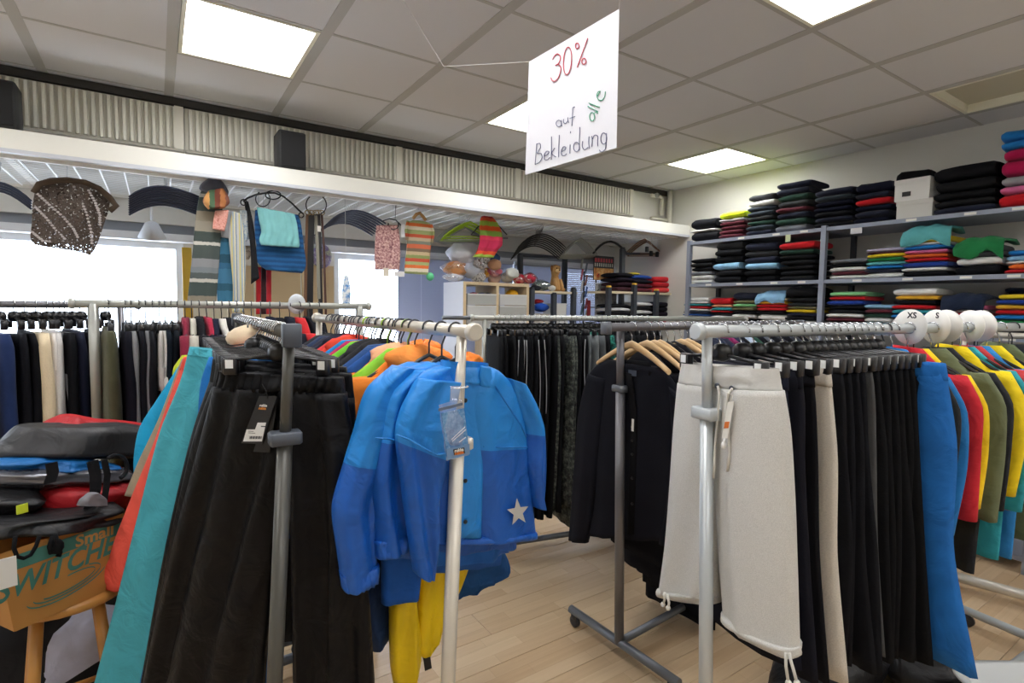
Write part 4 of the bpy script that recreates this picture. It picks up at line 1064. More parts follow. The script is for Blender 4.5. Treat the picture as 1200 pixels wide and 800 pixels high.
build('sleeve', sheet(pc, [(786, 452, 803, 466), (788, 500, 806, 506), (784, 560, 803, 560), (778, 612, 796, 616), (774, 636, 790, 640)], .0, t=.055, amp=.006, n=22, m=24, seed=93), NAVK, t)
build('front_band', sheet(pc, [(732, 436, 740, 438), (738, 480, 746, 480), (737, 560, 745, 560), (735, 626, 743, 626)], .036, t=.006, amp=.001, n=10, m=12, seed=94), BLKK, t)
bt = MB()
for y in (500, 516, 532, 560, 590): bt.lathe([(.001, 0), (.006, .0005), (.006, .003), (.001, .004)], pc.at(741, y, .042), 10, axis=pc.n)
build('button_row', bt, plain('#0a0a0c', .3), t)['kind'] = 'stuff'
build('neck_label', MB().obox(pc.at(741, 437, .034), pc.u*.022, V([0, 0, .012]), pc.n*.0008), plain('#3a4150', .6), t)
build('inner_back', sheet(pc, [(722, 420, 762, 424), (722, 434, 764, 440)], .02, t=.01, n=12, m=4), BLKK, t)
build('price_tag', MB().obox(pc.at(741.5, 498, .05), pc.u*.006, V([0, 0, .026]), pc.n*.0008), plain('#d9d8d2', .5), t)
wh = hang(R5, P_WOOD, s5, 'beech wood hanger in front on the cardigan rack with dark print', HG5, jit=0)
txp = R5.at(s5)+V([0, 0, -.094])+pc.n*.0095+pc.u*0
pr = build('printed_mark', place(MB().add([(-.012, .006, 0), (-.004, -.002, 0), (0, .001, 0), (.004, -.002, 0), (.012, .006, 0), (.006, .007, 0), (0, .002, 0), (-.006, .007, 0)], [(0, 1, 2, 7), (2, 3, 4, 5, 6)], 0), (0, -.0078, -.078), (1, 0, 0), (0, 0, 1)), plain('#3a2f24', .6), wh, local=True)
items = []
for k, (s, wood) in enumerate(((.10, 1), (.15, 1), (.19, 1), (.24, 0), (.29, 0), (.34, 1), (.39, 1), (.44, 0))):
    items.append((s5+s, 'jacket', '#0e0e12' if k % 2 else '#12131a', ('black' if k % 2 else 'blue-black')+' knit cardigan', .40, .92+.06*k-.05*(k % 2), .04, dict(fab='knit', proto=P_WOOD if wood else P_COATS, sl=.56, top=-.125 if wood else -.085)))
row(R5, items, P_COATS, 'navy cardigan of the dark grey rack', HG5, HL5)
items = []
for k, (s, col, wd) in enumerate(((.52, '#20273a', 'dark denim'), (.57, '#2b3448', 'slate denim'), (.62, '#1c2236', 'navy'), (.67, '#7a1f52', 'plum'), (.72, '#222a40', 'indigo'), (.77, '#15171f', 'black'), (.83, '#aebfd6', 'pale blue'), (.88, '#1a4034', 'bottle green'),
                             (.94, '#14161c', 'black'), (1.0, '#5a6068', 'grey'), (1.06, '#14161c', 'black'), (1.12, '#2a2c34', 'charcoal'), (1.2, '#14161c', 'black'), (1.28, '#3a3f48', 'grey-blue'), (1.36, '#1b1c22', 'black'))):
    items.append((s5+s, 'jacket', col, wd+' jacket', .42, .62, .045, dict(fab='woven', proto=P_COATS, sl=.5)))
row(R5, items, P_COATS, 'wooden hangers of the cardigan rack', HG5, HL5)

# ================================================================== middle rack: leggings seen edge-on
HG4 = 'clip hangers on the leggings rack'; HL4 = 'black clip hanger on the silver rack of leggings'
CAMO = speckle('#15171a', '#3a403c', '#6a6f66', 38, name='camouflage_print'); GRN = speckle('#0d1a1a', '#0f5a50', '#3aa08c', 60, name='green_print')
items = []
seq = [('#101114', 0)]*2+[('#131417', 1)]*3+[('#101114', 0)]*2+[('#17181b', 1)]*2+[('#101114', 0)]*2+[(CAMO, 2), ('#131417', 0), (CAMO, 2), (CAMO, 2), ('#101114', 0), ('#121316', 1), ('#5c6163', 3), ('#6a6f70', 3), ('#555a5c', 3), ('#16171a', 0), (GRN, 4), ('#2a2c30', 0)]+[('#121316', 0)]*8
LB4 = 'plain black leggings hanging edge-on on the silver middle rack'; LB4b = 'black leggings with pale side piping on the silver middle rack'
GR4 = {0: 'black leggings on the middle rack', 1: 'piped leggings on the middle rack'}
nc = {2: 0, 3: 0}
for k, (col, ty) in enumerate(seq):
    px = 590+k*6.2
    s = R4.s_px(px, .17, -.15)
    o = {}
    if ty in (0, 1): o = dict(label=LB4 if ty == 0 else LB4b, group=GR4[ty])
    elif ty == 2: nc[2] += 1; o = dict(mat=col, label='dark camouflage print leggings, %s from the blue jacket side' % ordinal(nc[2]))
    elif ty == 3: nc[3] += 1; o = dict(label='grey leggings between black ones on the middle rack, %s of three' % ordinal(nc[3]))
    else: o = dict(mat=col, label='green patterned leggings with a white tag on the middle rack')
    o['waist'] = 0; o['name'] = 'leggings'; o['cat'] = 'leggings'
    items.append((s, 'trousers', col if isinstance(col, str) else '#222222', 'leggings', .33, 1.02+.1*rng.random()+(.08 if k in (5, 14) else 0), .040, o))
row(R4, items, P_CLIPK, 'left end of the silver rack', HG4, HL4, drop_=.10)
# pale piping on five of the leggings, small tags
for o in [o for o in COL.objects if o.get('label') == LB4b]:
    z0 = -.12; pts = [(-.168, .022*math.sin(z*6+o.location.x*9), z) for z in np.linspace(z0, -.55, 10)]
    build('side_piping', MB().tube([(-.172+.012*abs(math.sin(z*4)), .02*math.sin(z*5+o.location.x*7), z) for _, _, z in pts], .003, 5), plain('#9a9c9e', .7), o, local=True)

# ================================================================== window racks
HG1 = 'hangers on the window racks'; HL1 = 'dark clip hanger on the pale rack before the window'; HL0 = 'knobbed black hanger on the dark rack before the window'
items = []
for k, (px, kind, col, wd, w, ln, t_) in enumerate(((125, 'trousers', '#4b4c36', 'olive green trousers', .36, .8, .06), (146, 'trousers', '#151620', 'navy black trousers', .34, .9, .06), (153, 'trousers', '#8f9093', 'light grey sweat trousers', .32, .85, .05),
        (163, 'trousers', '#17181f', 'black trousers', .34, .9, .04), (171, 'trousers', '#85868a', 'mid grey sweat trousers with piping', .32, .85, .05), (180, 'trousers', '#1a1b20', 'black slim trousers', .34, .9, .035),
        (188, 'trousers', '#dedcd6', 'white trousers with uneven hem', .30, .25, .035), (195, 'trousers', '#e4e2dc', 'bright white trousers', .30, .32, .035), (203, 'trousers', '#162029', 'dark petrol trousers', .33, .9, .045), (211, 'trousers', '#151b22', 'blue-black trousers', .33, .9, .045),
        (219, 'jacket', '#7a1430', 'maroon top', .36, .6, .03), (227, 'jacket', '#b7b2a4', 'sand top', .36, .6, .03), (236, 'jacket', '#141419', 'black top', .36, .6, .04), (245, 'jacket', '#a01838', 'crimson top', .36, .6, .03), (254, 'jacket', '#1a1c2e', 'navy top', .36, .6, .04),
        (263, 'jacket', '#cfccc4', 'chalk white top', .36, .6, .03), (272, 'jacket', '#16171c', 'black plain top', .36, .6, .04), (281, 'jacket', '#20222c', 'charcoal blue top', .36, .6, .04), (290, 'jacket', '#15161a', 'black thin top', .36, .6, .03), (299, 'jacket', '#2a2b33', 'dark grey top', .36, .6, .03),
        (310, 'jacket', '#14151b', 'black knit top', .36, .6, .04), (321, 'jacket', '#1c2030', 'ink blue top', .36, .6, .04), (333, 'jacket', '#15151a', 'black wool top', .36, .6, .04), (345, 'jacket', '#181a26', 'midnight blue top', .36, .6, .04), (357, 'jacket', '#c01c22', 'red top', .38, .6, .04), (368, 'jacket', '#15161c', 'black long top', .36, .6, .04), (380, 'jacket', '#15161c', 'black loose top', .36, .6, .04))):
    s = R1.s_px(px, w*.5 if kind == 'trousers' else .1, -.12)
    items.append((s, kind, col, wd, w, ln, t_, dict(proto=P_CLIPN if kind == 'trousers' else P_COATK, flare=.06, fab='fleece' if 'sweat' in wd or 'white' in wd else 'woven')))
row(R1, items, P_CLIPK, 'post of the pale window rack', HG1, HL1, drop_=.11)
items = []
for k, (px, col, wd, w, ln, t_) in enumerate(((-60, '#15161c', 'black trousers', .34, .9, .05), (-40, '#1a2038', 'navy trousers', .34, .9, .05), (-18, '#101116', 'black plain trousers', .34, .9, .05), (6, '#1b2f5c', 'royal navy trousers', .36, .95, .07), (24, '#14151b', 'black wide trousers', .34, .9, .05), (37, '#111217', 'jet black trousers', .34, .9, .045),
        (51, '#e6d4b2', 'cream trousers', .36, .95, .07), (64, '#e8e4de', 'white trousers', .33, .9, .045), (72, '#dcdad6', 'off-white trousers', .33, .9, .045), (79, '#8a8b8e', 'grey trousers', .30, .3, .03), (86, '#131419', 'black straight trousers', .34, .9, .05), (95, '#141b33', 'dark navy trousers', .34, .9, .05), (105, '#131419', 'black narrow trousers', .34, .9, .05), (120, '#15171f', 'black cotton trousers', .34, .9, .05), (135, '#161a26', 'ink trousers', .34, .9, .05))):
    s = R0.s_px(px, w*.5, -.14)
    items.append((s, 'trousers', col, wd, w, ln, t_, dict(flare=.06, fab='fleece' if 'white' in wd or 'cream' in wd else 'woven')))
row(R0, items, P_CLIPK, 'cut end of the dark window rack', HG1, HL0, drop_=.12)
# clear size ring on the pale rail
c = R1.at(R1.s_px(348)); t = thing('size_ring', 'clear plastic size ring standing up on the pale window rail', 'size marker', c)
build('disc', MB().lathe([(.02, -.001), (.05, -.001), (.05, .001), (.02, .001)], c+V([0, 0, .008]), 24, axis=unit(R1.d*.45+R1.p)), plain('#e2e6ea', .3), t)
# blue and white plastic packet hanging past the pale rail end
c = at_y(406, 342, 3.95)
t = thing('plastic_packet', 'blue and white plastic packet hanging in the bright window', 'packet', c)
mt = speckle('#3f8fd6', '#cfe2f2', '#ffffff', 30, name='packet_print')
L = [c+RH*-.012+V([0, 0, .12]), c+RH*-.03+V([0, 0, .03]), c+RH*-.035+V([0, 0, -.05]), c+RH*-.02+V([0, 0, -.12])]; R = [c+RH*.012+V([0, 0, .12]), c+RH*.03+V([0, 0, .03]), c+RH*.03+V([0, 0, -.05]), c+RH*.02+V([0, 0, -.12])]
build('wrapper', cloth(L, R, -FH, t=.02, amp=.008, wave=.04, n=16, m=14, seed=3), mt, t)
build('hanging_thread', MB().tube([c+V([0, 0, .12]), V([c[0], c[1]+.02, GZ+.016])], .0015, 5), plain('#dddddd', .6), t)

# ================================================================== steel wall shelving with folded clothes
XF = 4.16
STEEL = plain('#8f96a6', .45, .25); STEELD = plain('#4e535c', .5, .2)
ya, yb, yc = float(at_x(804, 330, XF)[1]), float(at_x(964, 300, XF)[1]), 0.86
ZSH = [float(at_x(963, 266, XF)[2])-.004, float(at_x(963, 327, XF)[2])-.004, float(at_x(1160, 392, XF)[2])-.01, .95, .5, .1]
def bay(y0, y1, label, name='wall_shelf'):
    t = thing(name, label, 'shelving', (XF+.24, (y0+y1)/2, 0), 'steel shelving bays along the wall')
    for z in ZSH:
        s = build('shelf_board', MB().box((XF, y1+.012, z-.028), (XR-.012, y0-.012, z)), STEEL, t)
        if z > 1.2:
            for f in (.12, .3, .55, .8)[:3 if z > 2 else 4]:
                yy = y1+(y0-y1)*f
                build('shelf_label', MB().box((XF-.0015, yy-.03, z-.022), (XF-.0002, yy+.03, z-.006)), plain('#e2e0d8', .5), s)
    return t
def upright(y, t, back=True):
    a = MB(); a.box((XF-.004, y-.018, 0), (XF+.032, y-.014, ZSH[0]+.012)).box((XF-.006, y-.018, 0), (XF-.002, y+.018, ZSH[0]+.012)).box((XF-.004, y+.014, 0), (XF+.032, y+.018, ZSH[0]+.012))
    build('upright', a, STEEL, t)
    build('upright', MB().box((XR-.05, y-.016, 0), (XR-.014, y+.016, ZSH[0]+.012)), STEELD, t)
b1 = bay(ya, yb, 'grey steel shelving bay of folded clothes beside the beam end'); upright(ya-.018, b1); upright(yb, b1)
b2 = bay(yb, yc, 'grey steel shelving bay reaching past the frame edge, pink pile on top'); upright(yc, b2)
for (y, z, w, h, c) in ((float(at_x(1004, 270, XF)[1]), ZSH[0]-.05, .075, .04, '#dedfe2'), (float(at_x(924, 280, XF)[1]), ZSH[0]-.055, .04, .055, '#b9c59a')):
    build('hanging_label', MB().box((XF-.008, y-w/2, z-h/2), (XF-.006, y+w/2, z+h/2)), plain(c, .6), b2 if y < yb else b1)

def folded(w, h, depth, seed, droop=.006):
    """folded garment: two rounded layers meeting at the front fold, long side along y; origin at base centre front"""
    r = random.Random(seed); mb = MB(); p1, p2 = r.uniform(0, 6), r.uniform(0, 6)
    rings = []
    ny = 11
    for j in range(ny):
        v = j/(ny-1); e = min(1, 9*min(v, 1-v)+.55); y = (v-.5)*w
        sag = -droop*(abs(2*v-1)**2.2); fr = .006*math.sin(5*v+p1)+.004*math.sin(11*v+p2)
        ring = []
        for k in range(14):
            th = 2*math.pi*k/14; c, s = math.cos(th), math.sin(th)
            x = depth/2*(1-math.copysign(abs(c)**.45, c))
            z = h/2+h/2*e**.5*math.copysign(abs(s)**.75, s)*(1+.10*math.sin(4*v+k+p2))
            if c > 0: x += fr*c-.0
            else: x += .002
            ring.append((x+(.012*(1-e)), y, max(z+sag*(z/h if h else 0), .0)))
        rings.append(ring)
    mb.loft(rings); return mb
def draped(w, h, depth, seed, hang_=.06):
    """loosely thrown garment over a pile: sagging sheet with a front flap"""
    r = random.Random(seed); p1, p2 = r.uniform(0, 6), r.uniform(0, 6); top = []; bot = []
    prof = [(-.020, -hang_), (-.026, -hang_*.4), (-.020, h*.3), (.005, h*.8), (.07, h*1.0), (depth*.6, h), (depth, h*.75)]
    rings = []
    n = 14
    for (x, z) in prof:
        ring = []
        up = [(x+.005*math.sin(6*v/n*2+p1), (v/n-.5)*w*(1+.08*math.sin(3*x*9+p2)), z+.006*math.sin(5*v/n*3+p2)*(1 if z > 0 else .6)-.02*abs(2*v/n-1)**2+(-.5*hang_*math.sin(2.6*math.pi*v/n+p1) if z < 0 else 0)) for v in range(n+1)]
        ring = up+[(a+.008, b, c-.012) for a, b, c in up[::-1]]
        rings.append(ring)
    return MB().loft(rings)
def pile(desc, shelf, pxl, pxr, pytop, cols, kind='sweater', depth=.30, xo=.015, cat='folded clothes', drape=None):
    """cols from the top down; widths and height measured from the photo on the shelf front plane"""
    z0 = ZSH[shelf]; X = XF+xo
    yl, yr = float(at_x(pxl, pytop, X)[1]), float(at_x(pxr, pytop, X)[1])
    zt = float(at_x((pxl+pxr)/2, pytop, X)[2]); n = len(cols); tot = zt-z0
    wts = [c[1] if isinstance(c, tuple) else 1.0 for c in cols]; u = tot/sum(wts)
    z = z0+.0008; yc_ = (yl+yr)/2; w = abs(yl-yr)
    grp = 'folded clothes on the wall shelves'
    for i in range(n-1, -1, -1):
        c = cols[i]; col = c[0] if isinstance(c, tuple) else c; wt = wts[i]
        h = u*wt
        nm, kd = CN.get(col, 'plain'), kind
        pos = 'topmost' if i == 0 else ('lowest' if i == n-1 else ordinal(n-i)+' up')
        if n == 1: pos = 'alone'
        lb = '%s folded %s, %s of %s' % (nm, kd, pos, desc)
        if len(lb.replace('-', ' ').split()) > 16: print('LONG', lb)
        seed = int(pxl*13+i*7+shelf*101)
        rr = random.Random(seed)
        fk = 'fleece' if kind == 'hoodie' else 'woven'
        if drape and i == 0: mb = draped(w*1.02, max(h, .03), depth, seed, drape)
        else: mb = folded(w*(1-.06*rr.random()), h*1.06, depth*(1-.08*rr.random()), seed, droop=.012*(i/n)*(.3+.7*(z-z0)/max(tot, .01)))
        o = build('folded_'+kind.replace(' ', '_'), mb, fabric(col, kind=fk), None, (0, 0, 0))
        o.location = (X+rr.uniform(-.006, .012), yc_+rr.uniform(-.008, .008), z)
        o.rotation_euler = (0, 0, rr.uniform(-.05, .05))
        tag(o, lb, cat, grp); z += h
CN = {}
def C(name, hexs): CN[hexs] = name; return hexs
BK, BK2, CH, GY, LG, WH = C('black', '#131418'), C('soft black', '#1a1b1e'), C('charcoal', '#2e3033'), C('grey', '#6d7078'), C('light grey', '#9c9da2'), C('white', '#dfdfdd')
NV, NV2, SL, DG, MR = C('navy', '#1a1f33'), C('dark navy', '#15182a'), C('slate', '#2c3640'), C('dark green', '#1c3b30'), C('maroon', '#581f2c')
RD, YL, NY, LB, BL, RB, TL = C('red', '#c2141f'), C('yellow', '#e8c928'), C('neon yellow', '#d6ee24'), C('light blue', '#86b4d6'), C('blue', '#1c4f9c'), C('bright blue', '#1b78c4'), C('teal', '#2d8f9a')
GN, LGN, OR, PK, MG, CR, GD, PP = C('green', '#1f7a44'), C('light green', '#86c98c'), C('orange', '#e06a28'), C('pink', '#d66a9a'), C('magenta', '#b0104f'), C('cream', '#e6d9b0'), C('gold', '#e0a92c'), C('lilac', '#b9b2cc')
TQ, RB2, PC, KH, MB_ = C('turquoise', '#5fb0b4'), C('royal blue', '#1a3a8f'), C('peach', '#e39a78'), C('khaki', '#6b6748'), C('midnight', '#17243c')
# top shelf
pile('the bundle closest to the beam end, top shelf', 0, 809, 840, 256, [(BK, 2.2), (WH, .6), (BK2, 2)], 'jacket')
pile('the low pile under the neon yellow top', 0, 843, 872, 248, [(NY, 1.5), (WH, .7), MR, MR, MR, MR], 'shirt')
pile('the grey pile beside the neon yellow top', 0, 876, 908, 227, [(CH, 1.3), (WH, 1.1), SL, SL, (CH, .9), DG, SL, NV], 'sweater')
pile('the tall pile with dark green layers, top shelf', 0, 910, 948, 212, [NV, NV, DG, CH, (MR, .8), NV, DG, (GY, 1.1)], 'sweater')
pile('the dark navy pile just past the shelf upright', 0, 955, 999, 220, [(NV, 1.3), SL, NV2, NV2, BK, NV, BK], 'hoodie')
pile('the pile with the red layer, top shelf', 0, 1002, 1043, 213, [(NV2, 1.6), NV, (RD, 1.1), NV2, NV, NV2], 'hoodie')
pile('the big black pile beside the white boxes', 0, 1096, 1168, 192, [(BK, 2), (BK2, 1.6), (BK, 1.2), BK2, (NV, 1)], 'jacket', depth=.36)
pile('the pink and blue pile at the frame edge', 0, 1176, 1222, 150, [(RB, 1.2), (RB, 1), (MG, 1.3), (MG, 1.8), (LG, 1.1), (PK, 1), (RD, 1.6)], 'fleece', depth=.34)
for i, (l, r, yt, yb_, c, lb) in enumerate(((1050, 1093, 234, 258, '#d2d2ce', 'white cardboard box under a tilted lid box, top shelf'), (1048, 1090, 209, 233, '#e4e4e2', 'white box with small black label square, upper of two'))):
    X = XF+.02; p = at_x(l, yb_, X); q = at_x(r, yt, X)
    z0, z1 = (ZSH[0]+.0005, float(at_x((l+r)/2, yt, X)[2])) if i == 0 else (zprev+.001, float(at_x((l+r)/2, yt, X)[2]))
    zprev = z1
    t = thing('cardboard_box', lb, 'box', (X+.1, float(p[1]+q[1])/2, z0))
    build('box_body', MB().box((X, float(q[1]), z0), (X+.3, float(p[1]), z1-.004)), plain(c, .6), t)
    build('lid_rim', MB().box((X-.004, float(q[1])-.003, z1-.03), (X+.304, float(p[1])+.003, z1)), plain(c, .55), t)
    if i: build('label_square', MB().box((X-.006, float(at_x(1068, 220, X)[1]), z0+.028), (X-.0045, float(at_x(1058, 220, X)[1]), z0+.058)), plain('#1c1c1e', .5), t)
pile('the low black heap behind the white boxes', 0, 1050, 1092, 200, [(BK, 3), (BK2, 4), (BK, 4)], 'sweater', depth=.1, xo=.36)
# second shelf
pile('the small beam-end pile, second shelf', 1, 809, 834, 303, [BK, BK2, BK, (GY, .9), WH, WH], 'shirt')
pile('the beam-side pile with light blue shirt', 1, 837, 869, 283, [(CH, 1.2), BK2, BK, (LB, 1.1), BK2, BK], 'shirt')
pile('the next pile with light blue shirt', 1, 873, 910, 284, [(NV, 1.3), CH, NV, (LB, 1.1), BK2, BK], 'shirt')
pile('the black pile with a red top thrown over', 1, 914, 956, 283, [(RD, 1.4), (DG, 1), BK, BK2, BK, BK, BK2], 'shirt')
pile('the low grey pile past the upright, second shelf', 1, 972, 1016, 303, [(GY, 1.1), BK, (WH, 1.1), MR, WH], 'shirt')
pile('the rainbow pile with a lilac shirt on top', 1, 1015, 1060, 290, [(PP, 1), (MR, .5), YL, GN, TQ, RB, NV, (WH, 1.3)], 'shirt')
pile('the high pile under a turquoise shirt', 1, 1060, 1113, 262, [(TQ, 3.0), (YL, 1.4), (WH, .7), RB, PK, OR, RD, (RB2, 1.3), WH, (BK, 1.3)], 'shirt', drape=.03)
pile('the pile under a draped green shirt', 1, 1121, 1176, 276, [(GN, 1.8), (CH, 1.3), (CH, 1.2), (WH, 1.6), (BK, 2)], 'shirt', drape=.05)
pile('the blue-orange frame-edge pile, second shelf', 1, 1180, 1226, 292, [(RB, 1), (LB, 1), (WH, .6), (OR, 1), (RD, .8)], 'shirt')
# third shelf
pile('the white topped pile by the beam end, third shelf', 2, 801, 830, 348, [(WH, 1.8), (WH, .8), TL, RD, WH, NV, BL, BK, WH, NV], 'shirt')
pile('the red topped pile, third shelf', 2, 832, 857, 349, [(RD, 2.2), PC, TL, (RD, .7), BK2, WH, NV, CH], 'shirt')
pile('the pile with khaki and green layers', 2, 858, 885, 343, [(NV, 2.2), KH, LGN, KH, BK, (WH, 1.4), BK, NV], 'shirt')
pile('the pile under a thrown light blue shirt', 2, 887, 921, 340, [(LB, 2.4), (CR, 1), GD, RD, RD, (BK, 1.2), (WH, 1.8), WH, NV], 'shirt', drape=.02)
pile('the dark pile beside the upright, third shelf', 2, 922, 957, 337, [(BK, 2.6), (BK2, 1.4), CH, (KH, .7), YL, NV, BK, WH, CH], 'shirt')
pile('the pile with light green on top, third shelf', 2, 970, 1014, 342, [(LGN, 1.1), RD, (RB2, 1.2), BK, BK2, WH, MR, BK, NV], 'shirt')
pile('the short pile of light blue and maroon', 2, 1012, 1045, 357, [LB, MR, (DG, 1), WH, TL, NV], 'shirt')
pile('the white topped pile behind the size discs', 2, 1046, 1099, 338, [(WH, 1.5), GD, BK, RD, TL, RB, WH, NV, BK], 'shirt')
pile('the pile under a wide navy garment', 2, 1104, 1158, 343, [(MB_, 2.8), PK, (WH, .7), RD, LB, RB2, WH, NV], 'shirt', drape=.02)
pile('the layered frame-edge pile, third shelf', 2, 1166, 1212, 345, [YL, RB2, GD, RD, RB, GN, (WH, .7), (BK, 1.6)], 'shirt')
pile('the dark bundle hung over the frame edge pile', 2, 1176, 1216, 337, [(MB_, 1), (BK, 8)], 'coat', depth=.2, xo=.25)

# ================================================================== things hanging from the wire grid
HK = plain('#c7cacc', .3, .8)
def yplane(x, y, Y): return at_y(x, y, Y)
class YP(Plane):
    def __init__(self, Y): self.P = V([0, Y, 0]); self.u = V([1.0, 0, 0]); self.n = V([0, -1.0, 0])
def grid_hook(par, p, top=None, nm='hook'):
    return build(nm, MB().tube([V([p[0], p[1], GZ+.012]), V([p[0]+.006, p[1], GZ-.01]), p], .0022, 5), HK, par)
def hung_sheet(name, label, cat, Y, rows_, mt, t=.02, amp=.012, wave=.12, seed=0, n=30, m=30, hook=None, group=None, extra=None):
    pl_ = YP(Y); c = pl_.at((rows_[0][0]+rows_[0][2])/2, rows_[0][1])
    tt = thing(name, label, cat, c, group)
    build('cloth', sheet(pl_, rows_, t=t, amp=amp, wave=wave, n=n, m=m, seed=seed, grow=.5), mt, tt)
    if hook: grid_hook(tt, pl_.at(*hook))
    return tt, pl_
# brown crocheted poncho
def crochet():
    mt, nt, b = principled('crochet'); out = nt.nodes['Material Output']
    tc = node(nt, 'ShaderNodeTexCoord'); mp = node(nt, 'ShaderNodeMapping'); mp.inputs['Rotation'].default_value = (0, .75, 0)
    wv = node(nt, 'ShaderNodeTexWave', i_Scale=11.0, i_Distortion=.6); wv.bands_direction = 'X'
    nz = node(nt, 'ShaderNodeTexVoronoi', i_Scale=95.0)
    nt.links.new(tc.outputs['Object'], mp.inputs[0]); nt.links.new(mp.outputs[0], wv.inputs['Vector']); nt.links.new(tc.outputs['Object'], nz.inputs['Vector'])
    rp = node(nt, 'ShaderNodeValToRGB'); rp.color_ramp.elements[0].color = lin('#3d352f'); rp.color_ramp.elements[1].color = lin('#5c5048'); rp.color_ramp.elements[1].position = .6
    nt.links.new(nz.outputs['Distance'], rp.inputs[0]); nt.links.new(rp.outputs[0], b.inputs['Base Color']); b.inputs['Roughness'].default_value = .95
    bp = node(nt, 'ShaderNodeBump', i_Strength=.8, i_Distance=.004); nt.links.new(nz.outputs['Distance'], bp.inputs['Height']); nt.links.new(bp.outputs['Normal'], b.inputs['Normal'])
    # open stitches let light through
    th = node(nt, 'ShaderNodeMath', operation='GREATER_THAN'); th.inputs[1].default_value = .66; nt.links.new(nz.outputs['Distance'], th.inputs[0])
    tr = node(nt, 'ShaderNodeBsdfTransparent'); mx = node(nt, 'ShaderNodeMixShader')
    nt.links.new(th.outputs[0], mx.inputs[0]); nt.links.new(b.outputs[0], mx.inputs[1]); nt.links.new(tr.outputs[0], mx.inputs[2]); nt.links.new(mx.outputs[0], out.inputs[0])
    return mt
BRN = crochet()
tt, pl_ = hung_sheet('poncho', 'brown crocheted poncho with white stitch bands hung under the wire grid', 'poncho', 3.92,
    [(55, 213, 98, 211), (43, 218, 115, 219), (40, 228, 128, 230), (38, 240, 128, 243), (37, 262, 122, 262), (36, 280, 116, 280), (40, 286, 112, 290), (86, 293, 106, 299)], BRN, t=.05, amp=.02, wave=.25, seed=5, n=40, m=36, hook=(78, 212))
build('collar_edge', MB().tube([pl_.at(x, y, .03) for x, y in ((40, 226), (46, 216), (60, 212), (80, 211), (100, 214), (116, 221), (128, 231), (136, 241), (128, 247))], .017, 8), fabric('#4e4034', kind='knit'), tt)
for pts in (((44, 227), (58, 240), (74, 254), (86, 268), (92, 280)), ((42, 243), (54, 255), (66, 270), (78, 282)), ((87, 219), (95, 235), (102, 252), (107, 272), (108, 288)), ((104, 223), (112, 238), (117, 252), (117, 266)), ((38, 272), (50, 282), (70, 284))):
    bb = MB()
    P = [pl_.at(x, y, .036) for x, y in pts]
    for a, b_ in zip(P[:-1], P[1:]):
        for k in range(5): bb.ball(a+(b_-a)*k/5, .0085, 6, squash=(1, .5, .8))
    o = build('stitch_band', bb, plain('#b9b1ae', .9), tt); o['kind'] = 'stuff'
# bundles of curved hangers
def hanger_bundle(Y, x0, x1, yt, ye, n, col, words_, where, dy=2.2, hooktop=None, flat=False, tilt=0, dY=.03, wires=None, thick=.009):
    mt = plain(col, .35)
    grp = 'hangers in the '+where
    for k in range(n):
        pl_ = YP(Y+k*dY); off = k*dy
        a, b_, c = pl_.at(x0+tilt*k, ye+off), pl_.at(x1+tilt*k, ye+off), pl_.at((x0+x1)/2+tilt*k, yt+off)
        tt = thing('coat_hanger', '%s hanger in the %s' % (words_, where), 'hanger', c, grp)
        pts = []
        for u in np.linspace(0, 1, 11):
            e = abs(2*u-1)**(1.9 if not flat else 1.25)
            p = a*(1-u)+b_*u; base = p[2]; p = V([p[0], p[1], c[2]+(base-c[2])*e]); pts.append(p)
        build('shoulder_bar', MB().tube(pts, [thick*.7]+[thick]*9+[thick*.7], 6), mt, tt)
        if flat: build('lower_bar', MB().tube([pts[0], pts[-1]], thick*.6, 5), mt, tt)
        build('hook', MB().tube([c, c+V([0, 0, .03]), V([c[0]+.016, c[1], max(GZ-.02, c[2]+.05)]), V([c[0], c[1], max(GZ+.014, c[2]+.07)])], .0024, 5), HK if wires is None else mt, tt)
hanger_bundle(3.95, -42, 37, 214, 236, 4, '#2a3550', 'dark blue', 'bundle cut by the frame beside the poncho', dy=3)
hanger_bundle(3.93, 151, 234, 219, 231, 9, '#2c3650', 'dark blue curved', 'bundle between poncho and striped scarf', dy=2.6, dY=.012)
hanger_bundle(4.0, 384, 452, 247, 262, 8, '#39425a', 'blue-grey curved', 'bundle beside the hanging belts', dy=2.0, tilt=-2.2, dY=.03)
hanger_bundle(4.05, 508, 566, 262, 282, 8, '#8f979b', 'pale grey wire', 'bundle beside the lime hangers', dy=.6, tilt=1.4, dY=.03, flat=True, thick=.004)
hanger_bundle(4.0, 520, 580, 260, 277, 3, '#a9d02c', 'lime green', 'trio beside the patchwork cowl', dy=2.5, tilt=-2, dY=.03, flat=True)
hanger_bundle(4.02, 607, 663, 274, 290, 8, '#141518', 'black plastic', 'bundle above the birch cube shelf', dy=2.0, tilt=-1.2, dY=.035, thick=.0065, flat=False, wires=1)
hanger_bundle(4.1, 660, 700, 279, 298, 6, '#9a9c96', 'grey plastic', 'bundle next to the black bundle', dy=1.0, tilt=-1.4, dY=.04, flat=True)
hanger_bundle(4.1, 695, 735, 283, 297, 1, '#1a1c20', 'single black curved', 'gap before the corner racks', thick=.012)
hanger_bundle(4.12, 772, 806, 286, 303, 3, '#1b1c1f', 'black broad', 'trio by the shelving upright', dy=1.2, tilt=1.5, thick=.010)
hanger_bundle(4.1, 733, 776, 280, 297, 3, '#8b6a4c', 'brown wooden', 'trio crossing before the cream wall', dy=1.5, tilt=1.2, flat=True, thick=.008)
